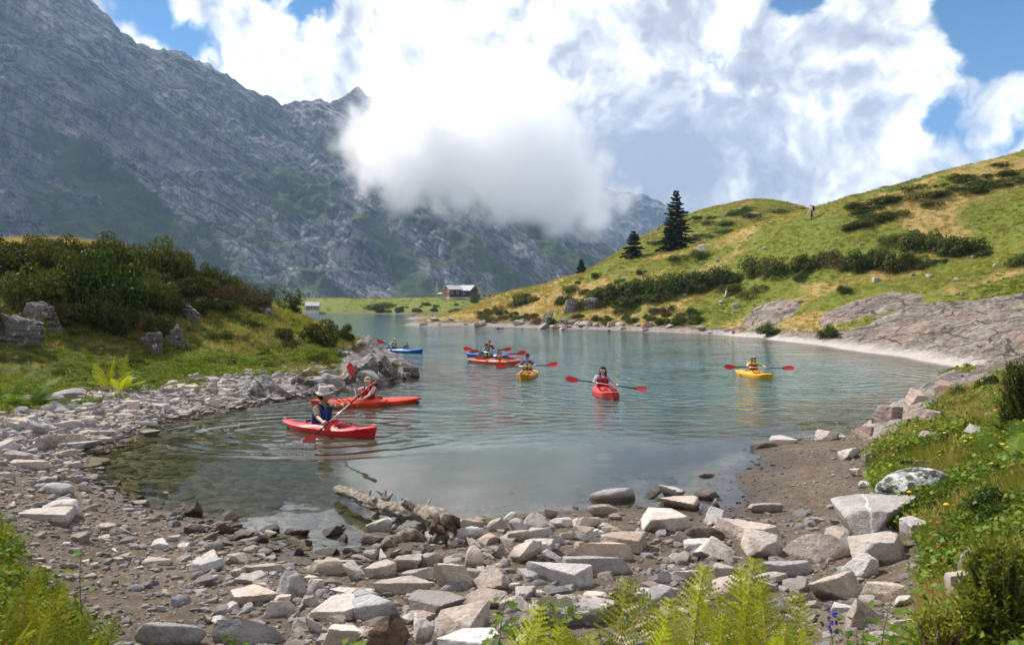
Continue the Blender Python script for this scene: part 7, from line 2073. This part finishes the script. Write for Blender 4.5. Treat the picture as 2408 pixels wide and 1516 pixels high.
cover('grass', c_sw, hi*near_w*(1-.85*np.clip(A_dry, 0, 1)), 26000, 204, .6, 1.2, 'green grass covering the hillside', .5, .12, .004)
cover('grass', c_drys, hi*near_w*np.clip(A_dry, .05, 1), 15000, 205, .6, 1.2, 'dry golden grass covering the hillside', .6, .12, .004)
bk = gz_*(TY < 26)*(TX > 1.5)
bandw = bk/np.maximum(TY, 4)**1.2
cover('grass', c_tuft, bandw, 5200, 211, .45, 1.0, 'green grass on the right bank', .8, .8)
cover('grass', c_dry, bandw*np.clip(A_dry*1.6, .04, 1), 1500, 212, .4, 1.0, 'dry grass on the right bank', .8, .8)
cover('ground_cover', c_herb, bandw*np.clip(.25 + 1.5*fbm(TX*.9, TY*.9, 0, 3, 77), .0, 1), 3800, 213, .5, 1.2, 'leafy herbs on the right bank', .6, .8)
lf = gz_*(TY < 12)*(TX < 1.2)
cover('grass', c_tuft, lf, 2000, 214, .3, .7, 'long grass at the lower left corner', .5, .9, toff=-.4)
cover('ground_cover', c_herb, lf, 500, 215, .4, .9, 'small leafy herbs at the lower left corner', .8, 1.0)
ff = gz_*FAR*(TY < 300)
cover('grass', c_sw, ff, 2600, 216, 1.6, 3.0, 'green grass on the far shore', .4, .05)

# --- ferns
def frond_mesh(seed, L=.7, W=.22, pairs=24, mat=None, droop=.25):
    rg = np.random.default_rng(seed); b = MB(); V = []; F = []
    ax = lambda t: np.array([droop*L*t*t, 0.03*L*math.sin(3*t), L*t*(1-.12*t*droop*3)])
    b.tube([ax(t) for t in np.linspace(0, 1, 10)], [.006*(1-t)+.0012 for t in np.linspace(0, 1, 10)], 5)
    stalk = len(b.arr()); V += [list(v) for v in b.arr()]; F += [f for f in b.F]
    for i in range(pairs):
        t = .14 + .86*(i/(pairs-1)); p = ax(t); tan = unit(ax(min(t+.02, 1.02))-ax(t-.02))
        ln = W*(math.sin(math.pi*min(1, (t-.05)*.95))**.8*(1.15-.55*t) + .02)*rg.uniform(.88, 1.08)
        for sg in (1, -1):
            dirv = unit(np.array([0, sg, 0]) + tan*.45 + np.array([.22, 0, .05]) + rg.normal(size=3)*.05); nrm = unit(np.cross(dirv, tan))
            wv = unit(np.cross(nrm, dirv)); m = max(4, int(13*ln/W))
            for k in range(m):
                s0 = (k+.15)/m; q = p + dirv*ln*s0 + nrm*(-.10*ln*s0*s0)
                lw = .075*W*(1-s0*.75) + .0022; ll = ln/m*.98
                for s2 in (1, -1):
                    o = len(V)
                    V += [list(q), list(q + wv*s2*lw*.75 + dirv*ll*.15), list(q + wv*s2*lw + dirv*ll*.65), list(q + dirv*ll)]
                    F.append([o, o+1, o+2, o+3] if s2 > 0 else [o, o+3, o+2, o+1])
    return mk_mesh('frond', V, F, mat, False)
FR = [frond_mesh(120+i, .74, .20, 19, ML_FERN, .12+.1*i) for i in range(3)]
ML_FERN3 = mat_leaf('shade_fern_leaf', (0.10, 0.125, 0.012), (0.20, 0.215, 0.018), (0.34, 0.32, 0.035), 0.4)  # darker olive leaf colour for the lower left ferns
FR3 = [frond_mesh(125+i, .74, .20, 19, ML_FERN3, .15+.12*i) for i in range(2)]
FR2 = [frond_mesh(130+i, .70, .25, 20, ML_FERN2, .5+.15*i) for i in range(2)]
def fern(u, vtop, Y, label, nf=5, meshes=None, spread=.35, seed=0, hgt=None, group='ferns', cat='fern', tall=True):
    meshes = meshes or FR
    d = at_depth(u, vtop, Y); gz = float(ground_z(d[0], Y)); Hh = hgt or max(.3, d[2]-gz)
    root = thing('fern', label, cat, (d[0], Y, gz-.02), 0, group)
    rg = np.random.default_rng(seed)
    for k in range(nf):
        a = rg.uniform(0, 6.28) if k else 1.4; s = Hh/.74*(1.0 if k == 0 else rg.uniform(.62, .92)); ti = (.06 if k == 0 else rg.uniform(.5, 1.0)*spread)
        o = link('frond', meshes[rg.integers(len(meshes))], root, (0, 0, 0), None, (s, s, s))
        face = Matrix.Rotation(a, 3, 'Z') @ Matrix.Rotation(ti, 3, 'Y') @ Matrix.Rotation(rg.uniform(-.5, .5) + (1.4 if k % 2 else -1.4) * (0 if k else 1) * .2, 3, 'Z')
        o.rotation_euler = face.to_euler()
for i, (u, v, Y, nf, lb) in enumerate([(1468,1362,3.75,4,'leftmost tall upright fern at the bottom edge'),(1640,1330,3.95,4,'fern with a narrow tip third along the bottom edge'),(1575,1405,3.7,4,'short fern between the two upright ferns at the bottom'),(1762,1308,4.0,5,'tallest bright fern at the bottom edge'),(1822,1372,3.85,4,'broad fern leaning right of the tallest fern'),
                                      (1885,1395,3.75,3,'rightmost bright fern at the bottom edge'),(1212,1420,3.6,3,'small fern at the left of the flat mossy boulder'),(1300,1475,3.5,4,'low fern below the flat mossy boulder'),(1700,1440,3.6,4,'short fern in front of the tallest fern'),(1530,1470,3.5,4,'low fern before the leftmost tall fern'),
                                      (1390,1490,3.45,3,'low fern at the bottom edge left of the tall ferns'),(1850,1470,3.5,3,'short yellow fern under the rightmost bright fern')]):
    fern(u, v, Y, lb, nf, FR, .42, 300+i, group='bright ferns along the bottom edge')
for i, (u, v, Y, nf, lb) in enumerate([(45,1335,4.1,6,'tall blurred fern at the lower left'),(110,1372,4.0,5,'yellowish fern right of the tall lower-left fern'),(0,1400,3.8,5,'fern at the lower left corner edge'),(155,1440,3.9,4,'small fern at the edge of the lower-left grass'),(230,1450,3.95,3,'sparse small fern near the grey boulder at the lower left'),(70,1440,3.6,5,'low fern at the bottom of the left corner')]):
    fern(u, v, Y, lb, nf, FR3, .5, 320+i, group='ferns at the lower left corner')
for i, (u, v, Y, nf, lb) in enumerate([(2360,985,9.5,7,'dark green bracken under the juniper bush'),(2405,1010,8.5,7,'dark bracken at the right edge of the bank'),(2330,1030,9,6,'bracken beside the grey angular rock'),(2390,1080,7.6,6,'lower bracken at the right edge')]):
    fern(u, v, Y, lb, nf, FR2, .9, 340+i, hgt=.52, group='bracken on the right bank')
for i, (u, v, Y, nf, lb) in enumerate([(25,850,17.5,9,'large bracken at the left edge foot of the mound'),(75,880,17.5,8,'bracken right of the large left-edge bracken'),(285,880,20.5,7,'yellow-green fern alone at the foot of the mound'),(255,875,20.8,5,'small fern left of the yellow-green fern')]):
    fern(u, v, Y, lb, nf, FR2 if i < 2 else FR, .85, 350+i, hgt=1.0, group='ferns at the foot of the mound')

# --- bushes at the right edge
def spray_bush(label, u0, v0, u1, v1, Y, seed, twigs=360, nl=34, mat=None, name='juniper_bush', lsize=.028, gap=0.0):
    c = at_depth((u0+u1)/2, (v0+v1)/2, Y); W = (u1-u0)/FPX*Y/2; top = at_depth(0, v0, Y)[2]; gz = float(ground_z(c[0], Y)); Hh = top-gz
    root = thing(name, label, 'bush', (c[0], Y, gz-.03)); rg = np.random.default_rng(seed); b = MB(); P = []; D = []
    for k in range(twigs):
        a = rg.uniform(0, 6.28); r = math.sqrt(rg.random()); z0 = rg.random()**.8
        e = np.array([W*r*math.cos(a)*(1.1-z0*.45), W*.8*r*math.sin(a)*(1.1-z0*.45), Hh*(.12+.88*z0)*rg.uniform(.85, 1.02)])
        q = e*np.array([.55, .55, .6]); ln = .20+.12*rg.random()
        s = e - unit(e - q*.6)*ln
        b.tube([s, (s+e)/2 + rg.normal(size=3)*.01, e], [.005, .004, .002], 4)
        for t in np.linspace(0, 1, nl):
            P.append(s+(e-s)*t); D.append(unit(e-s)*.8 + rg.normal(size=3)*.7)
    for k in range(9):
        a = rg.uniform(0, 6.28); b.tube([[0, 0, 0], [W*.3*math.cos(a), W*.3*math.sin(a), Hh*.4], [W*.6*math.cos(a), W*.6*math.sin(a), Hh*.75]], [.014, .010, .005], 5)
    b.build('stems', M_STEM, root)
    P = np.array(P); D = np.array(D); D /= np.linalg.norm(D, axis=1)[:, None]; N = np.cross(D, rg.normal(size=P.shape)); N /= np.linalg.norm(N, axis=1)[:, None]
    B_ = np.cross(D, N); s = lsize*rg.uniform(.6, 1.2, len(P))[:, None]
    V = np.stack([P, P + D*s*.5 + B_*s*.16, P + D*s, P + D*s*.5 - B_*s*.16], 1).reshape(-1, 3)
    obj('foliage', V, np.arange(len(V)).reshape(-1, 4), mat or ML_JUN, root, smooth=False)
ML_SPRAY = mat_leaf('spray_leaf', (0.10, 0.14, 0.014), (0.20, 0.235, 0.022), (0.34, 0.34, 0.045), 0.4)
spray_bush('upright juniper bush at the right edge of the bank', 2345, 838, 2470, 1000, 9.5, 1, 420, 36, ML_JUN, lsize=.05)
spray_bush('large blurred feathery bush at the lower right corner', 2235, 1248, 2480, 1560, 3.3, 2, 460, 46, ML_SPRAY, name='feathery_bush', lsize=.036)
spray_bush('smaller feathery bush left of the large one at the lower right', 2130, 1395, 2290, 1600, 3.3, 3, 150, 46, ML_SPRAY, name='feathery_bush', lsize=.032)
for a in [('alder',2235,905,2300,950,'small leafy bush on the pink rock of the right bank'),('shrub',2300,880,2360,930,'low green bush left of the juniper on the right bank'),('alder',2290,1150,2408,1230,'low leafy clump below the lichen boulder at right'),('shrub',2180,1000,2240,1035,'low green cushion behind the square white block')]:
    shrub(*a, group='low bushes on the right bank', ymin=5)
# --- single herbs and the purple flower
def herb_plant(u, vtop, Y, label, seed, nl=9, size=.055, flower=None, hgt=None, group='leafy herbs at the bottom edge'):
    d = at_depth(u, vtop, Y); gz = float(ground_z(d[0], Y)); Hh = hgt or max(.18, d[2]-gz)
    root = thing('herb_plant' if flower is None else 'purple_flower', label, 'plant' if flower is None else 'flower', (d[0], Y, gz-.01), 0, group)
    rg = np.random.default_rng(seed); b = MB(); pts = [np.array([.03*math.sin(3*t+seed), .02*math.cos(2*t), Hh*t]) for t in np.linspace(0, 1, 8)]
    b.tube(pts, [.0045*(1-.6*t) for t in np.linspace(0, 1, 8)], 5)
    L = MB()
    for k in range(nl):
        t = .3+.7*(k+.5)/nl; q = np.array([.03*math.sin(3*t+seed), .02*math.cos(2*t), Hh*t]); a = k*2.4+rg.uniform(-.3, .3); dr = np.array([math.cos(a), math.sin(a), rg.uniform(.0, .5)])
        e = q+unit(dr)*size*rg.uniform(.6, 1.1); b.tube([q, (q+e)/2+np.array([0, 0, .008]), e], [.002]*3, 4)
        N = unit(np.array([0, -.3, 1])+rg.normal(size=3)*.3); t1 = unit(dr - N*np.dot(dr, N)); t2 = np.cross(N, t1); s = size*rg.uniform(.7, 1.2)*(1.1-.5*t)
        lob = [(0, 0), (.25, .45), (.10, .75), (.55, .55), (.75, .62), (.8, .28), (1.15, 0)]
        poly = [e + t1*x*s + t2*y*s for x, y in lob] + [e + t1*x*s - t2*y*s for x, y in lob[-2:0:-1]]
        c = e + t1*.5*s - N*.06*s; n = len(poly)
        L.add(poly + [c], [[i, (i+1) % n, n] for i in range(n)])
    b.build('stem', M_GSTEM, root); 
    L.build('leaves', ML_FERN2 if flower is None else ML_FERN2, root, smooth=False)
    if flower:
        fb = MB()
        for k in range(9):
            q = np.array([.02*math.sin(k*2.2), .02*math.cos(k*2.2), Hh*(.78+.27*k/9)]); fb.ell(q, (.008, .008, .013), None, 8, 6); fb.ell(q+np.array([0, -.008, -.006]), (.006, .008, .005), None, 8, 5)
        fb.build('petals', flower, root)
M_PURP = plain('petal_purple', (0.06, 0.03, 0.28), .6, .3, 60)
herb_plant(1958, 1432, 3.7, 'upright purple-blue flower spike at the bottom edge', 1, 6, .04, M_PURP, group=None)
for i, (u, v, Y, lb) in enumerate([(1185,1395,4.4,'thin herb stem beside the flat mossy boulder'),(1165,1455,4.0,'leafy herb at the left foot of the flat mossy boulder'),(1262,1398,4.2,'tall herb with lobed leaves before the mossy boulder'),(1330,1412,4.1,'thin herb before the right half of the mossy boulder'),(1215,1440,4.0,'short herb between two stems by the mossy boulder'),
                                (2045,1440,3.6,'herb with lobed leaves right of the purple flower'),(2090,1410,3.7,'tall leafy herb before the white flat rock'),(2130,1465,3.5,'herb in the lower right before the feathery bush'),(2180,1370,3.9,'broad-leaved herb on the mud near the layered rock'),(2010,1470,3.5,'short herb at the bottom right of the purple flower'),
                                (560,1488,4.3,'small green sprig between the grey boulders'),(845,1490,4.3,'bright green sprig on the dark grey boulder foot'),(195,1288,5.2,'small herb on the lower left mud')]):
    herb_plant(u, v, Y, lb, 10+i, 11, .06, None)
M_YEL = plain('petal_yellow', (0.70, 0.45, 0.02), .6, .2, 40)
_rg = np.random.default_rng(6)
for i in range(16):
    u = _rg.uniform(2120, 2400); v = _rg.uniform(985, 1260); p = hit(u, v, ymin=4)
    if p is None or p[1] > 16: continue
    root = thing('yellow_flower', 'small yellow flower among the herbs of the right bank', 'flower', (p[0], p[1], p[2]), 0, 'yellow flowers on the right bank')
    b = MB(); h = _rg.uniform(.18, .34); b.tube([[0, 0, 0], [.01, 0, h*.5], [0, 0, h]], [.004, .003, .003], 4); b.build('stem', M_GSTEM, root)
    b = MB(); b.ell((0, 0, h), (.028, .028, .012), None, 9, 4); b.build('petals', M_YEL, root)

# ================================================================ HOUSES ON THE FAR SHORE
M_BWOOD = plain('brown_boards', (0.065, 0.038, 0.033), .8, .3, 3, .15, .4)
M_RWALL = plain('rose_wall', (0.30, 0.16, 0.14), .85, .15, 2)
M_DWALL = plain('dark_boards', (0.055, 0.045, 0.045), .8, .3, 3, .15, .4)
M_ROOF = plain('pale_roof', (0.42, 0.405, 0.40), .7, .15, 1.5)
M_REDSH = plain('red_shutter', (0.36, 0.02, 0.025), .6)
M_GLASS = plain('window_glass', (0.03, 0.035, 0.045), .1, .1, 5, .6)
M_WHITE = plain('white_plaster', (0.62, 0.60, 0.57), .85, .1, 2)
M_STONEW = plain('stone_wall', (0.30, 0.275, 0.25), .9, .35, 1.6, .1, .5)
def house(name, label, base, yaw, W, D, Hw, Hr, wallmat, gablemat, roofmat, windows=(), gable_windows=(), over=.5, base_h=.5):
    """ridge along local x (length W); gable ends at x=-W/2 and x=W/2; long side facing -y"""
    root = thing(name, label, 'house', tuple(base), yaw)
    b = MB(); b.box((0, 0, base_h/2-.6), (W+.1, D+.1, base_h+1.2)); b.build('foundation', M_WHITE, root, smooth=False)
    b = MB(); b.prism([(-D/2, base_h), (D/2, base_h), (D/2, Hw), (0, Hw+Hr), (-D/2, Hw)], -W/2+.05, W/2-.05); b.build('wall', wallmat, root, smooth=False)
    for sx in (-1, 1):
        b = MB(); b.prism([(-D/2, base_h), (D/2, base_h), (D/2, Hw), (0, Hw+Hr), (-D/2, Hw)], sx*W/2-.05, sx*W/2+.05); b.build('gable', gablemat, root, smooth=False)
    sl = Hr/(D/2); e = over
    for sy in (-1, 1):
        b = MB(); b.prism([(0, Hw+Hr+.05), (sy*(D/2+e), Hw-sl*e+.05), (sy*(D/2+e), Hw-sl*e+.23), (0, Hw+Hr+.25)][::sy], -W/2-e, W/2+e); b.build('roof', roofmat, root, smooth=False)
    for x, z, w, h, sh in windows:
        b = MB(); b.box((x, -D/2-.04, z), (w+.2, .12, h+.2)); f = b.build('window', M_WHITE, root, smooth=False)
        b = MB(); b.box((x, -D/2-.11, z), (w, .04, h)); b.build('pane', M_GLASS, f, smooth=False)
        if sh:
            for q in (1, -1): b = MB(); b.box((x+q*(w/2+.34), -D/2-.08, z), (.46, .08, h+.1)); b.build('shutter', M_REDSH, f, smooth=False)
    for y, z, w, h, sh in gable_windows:
        b = MB(); b.box((-W/2-.09, y, z), (.12, w+.2, h+.2)); f = b.build('window', M_WHITE, root, smooth=False)
        b = MB(); b.box((-W/2-.16, y, z), (.04, w, h)); b.build('pane', M_GLASS, f, smooth=False)
        if sh:
            for q in (1, -1): b = MB(); b.box((-W/2-.13, y+q*(w/2+.36), z), (.08, .5, h+.1)); b.build('shutter', M_REDSH, f, smooth=False)
    return root
def pix_h(x, y): return src(780 + x/4.013, 740 + y/4.013)
YH = 279.0
c = at_depth(*pix_h(1670, 184), YH); z = float(ground_z(c[0], YH))
z = min(z, c[2]+.3)
house('chalet', 'red-brown wooden chalet with pale roof and red shutters on the far shore', (c[0]-.3, YH, c[2]-.2), R(30), 4.9, 4.8, 3.5, 1.3, M_BWOOD, M_RWALL, M_ROOF, [(.8, 2.3, .7, .8, 0), (-1.6, 2.3, .7, .8, 0)], [(-1.5, 2.0, .8, 1.0, 1), (1.5, 2.0, .8, 1.0, 1), (0, 4.4, .8, .8, 0)])
c = at_depth(*pix_h(1808, 182), YH)
house('barn', 'dark wooden barn with a grey roof next to the red-brown chalet', (c[0]+.3, YH+1.0, c[2]-.2), R(-30), 5.6, 5.2, 3.1, 1.7, M_DWALL, M_DWALL, M_ROOF, [(0, 1.8, .6, .7, 0)])
c = at_depth(*pix_h(178, 318), 249)
house('stone_hut', 'small stone hut with a grey roof at the far lake edge', (c[0], 249, c[2]), R(10), 4.1, 3.2, 1.7, 1.1, M_STONEW, M_STONEW, M_ROOF, [(-1.0, 1.05, .45, .6, 0), (.8, 1.05, .45, .6, 0)], over=.35, base_h=.2)
c = at_depth(*pix_h(2080, 178), 290)
r = thing('low_shed', 'long low white building on the far ridge right of the barn', 'building', (c[0], 290, c[2]-.3))
b = MB(); b.box((0, 0, .9), (13.2, 3, 1.8)); b.build('wall', M_WHITE, r, smooth=False)
b = MB(); b.box((0, -.2, 1.92), (13.8, 3.8, .22)); b.build('roof', M_ROOF, r, smooth=False)
for k in range(6): b = MB(); b.box((-5.2+k*2.1, -1.53, 1.0), (1.1, .1, .7)); b.build('window', M_GLASS, r, smooth=False)
c = at_depth(*pix_h(1493, 188), YH)
r = thing('flagpole', 'white flagpole with a small flag left of the chalet', 'flagpole', (c[0], YH, c[2]-.3))
b = MB(); b.tube([[0, 0, 0], [0, 0, 3.2], [0, 0, 6.4]], [.09, .07, .05], 8); b.build('pole', M_WHITE, r)
b = MB(); b.box((.35, 0, 5.7), (.7, .06, .9)); b.build('flag', M_REDSH, r, smooth=False)
c = at_depth(*pix_h(1530, 188), YH)
r = thing('parasol', 'pale yellow parasol between the flagpole and the chalet', 'parasol', (c[0], YH, c[2]-.2))
b = MB(); b.tube([[0, 0, 0], [0, 0, 1.2], [0, 0, 2.5]], .05, 6); b.build('pole', M_WHITE, r)
b = MB(); n = 8; V = [[1.3*math.cos(2*math.pi*k/n), 1.3*math.sin(2*math.pi*k/n), 2.0] for k in range(n)] + [[0, 0, 2.6]] + [[1.3*math.cos(2*math.pi*k/n), 1.3*math.sin(2*math.pi*k/n), 1.85] for k in range(n)] + [[0, 0, 2.5]]
b.add(V, [[k, (k+1) % n, n] for k in range(n)] + [[n+1+(k+1) % n, n+1+k, 2*n+1] for k in range(n)] + [[k, n+1+k, n+1+(k+1) % n, (k+1) % n] for k in range(n)]); b.build('canopy', plain('parasol_cloth', (.62, .55, .25), .8), r, smooth=False)

# ================================================================ labels for the stones that look alike: told apart by what lies next to them
def tell_apart():
    import re
    named = [o for o in ROCKS if not o.get('group')]
    def short(lb):
        s = re.split(r",| behind | below | in the | in front| left of| right of| wedged| just | crossed| leaning| lying| beside| alone| between| partly| touching| reaching| tilted| blotched| half | under | near | and | of the | at the | at | on | next | against | with | to the | second | third | rearmost | upper one | middle one | lowest ", lb)[0]
        return s.strip()
    cnt = {}
    for o in named: cnt[short(o['label'])] = cnt.get(short(o['label']), 0) + 1
    anchors = [(o, short(o['label'])) for o in named if cnt[short(o['label'])] == 1 and 2 <= len(short(o['label']).split()) <= 7]
    def pix(o):
        u, v = project(*[np.array(c) for c in o.location]); return float(u), float(v)
    ap = [(pix(o), s, o) for o, s in anchors]
    mats = {MR_PALE.name: 'cream', MR_WHITE.name: 'whitish', MR_GREY.name: 'grey', MR_DARK.name: 'dark wet', MR_BROWN.name: 'brown', MR_PINK.name: 'pinkish', MR_CRAG.name: 'dark grey', MR_VEIN.name: 'grey', MR_FLAT.name: 'mossy', MR_LICH.name: 'lichened'}
    used = set(o['label'] for o in named)
    for o in ROCKS:
        if o.get('group') not in (GF, GL, GW): continue
        u, v = pix(o); d = o.dimensions
        me = o.data; co = [vv.co for vv in me.vertices]
        w = max(c.x for c in co)-min(c.x for c in co); h = max(c.z for c in co)-min(c.z for c in co)
        shp = 'flat slab' if h < .36*w else 'upright stone' if h > .85*w else 'blocky stone'
        col = mats.get(me.materials[0].name, 'pale')
        sz = 'small ' if w < .22 else 'large ' if w > .6 else ''
        for (au, av), s, ao in sorted(ap, key=lambda t: (t[0][0]-u)**2 + ((t[0][1]-v)*1.6)**2)[:5]:
            dx, dy = u-au, (v-av)*1.6
            rel = ('just right of' if dx > 0 else 'just left of') if abs(dx) > abs(dy) else ('in front of' if dy > 0 else 'behind')
            lb = f'{sz}{col} {shp} {rel} the {s}'
            if lb not in used and len(lb.split()) <= 16: o['label'] = lb; used.add(lb); break
tell_apart()
def tell_bushes_apart():
    import re
    bushes = [o for o in bpy.data.objects if o.parent is None and o.get('category') == 'shrub']
    shared = {}
    for o in bushes: shared.setdefault(o['label'], []).append(o)
    pix = lambda o: tuple(float(c) for c in project(*[np.array(c) for c in o.location]))
    anch = [(pix(o[0]), re.split(r" on the | at the | below | left of | right of | near | behind | to the | of the | between | just | beside | with | under ", l)[0], o[0]) for l, o in shared.items() if len(o) == 1]
    for o in ROCKS:
        if o.get('category') == 'rock outcrop': anch.append((pix(o), re.split(r" at the | in the | just | stepping | on the | of the ", o['label'])[0], o))
    cnt = {}
    for _, s, _o in anch: cnt[s] = cnt.get(s, 0) + 1
    anch = [a for a in anch if cnt[a[1]] == 1]
    ordn = 'first second third fourth fifth sixth seventh eighth ninth tenth eleventh twelfth'.split()
    used = set(shared)
    for l, os_ in shared.items():
        if len(os_) < 2: continue
        g_ = os_[0].get('group')
        if g_ == 'dark bushes in the broad band on the hillside':
            for k, o in enumerate(sorted(os_, key=lambda o: pix(o)[0])): o['label'] = f'dark juniper bush, {ordn[k]} from the left in the broad band across the hillside'
        elif g_ in ('scrub on the upper left mound', 'low cushions on the lower slope of the mound'):
            for o in os_:
                u, v = pix(o); what = {'h': 'brownish heath', 'j': 'dark juniper', 's': 'dark green'}
                me = o.children[0].data.materials[0].name[0]
                w = ('cushion' if 'low' in g_ else 'scrub bush')
                for (au, av), s, ao in sorted(anch, key=lambda t: (t[0][0]-u)**2 + ((t[0][1]-v)*1.5)**2)[:6]:
                    dx, dy = u-au, (v-av)*1.5
                    rel = ('right of' if dx > 0 else 'left of') if abs(dx) > abs(dy) else ('below' if dy > 0 else 'above')
                    lb = f'{what.get(me, "dark green")} {w} just {rel} the {s}'
                    if lb not in used and len(lb.split()) <= 16: o['label'] = lb; used.add(lb); break
tell_bushes_apart()
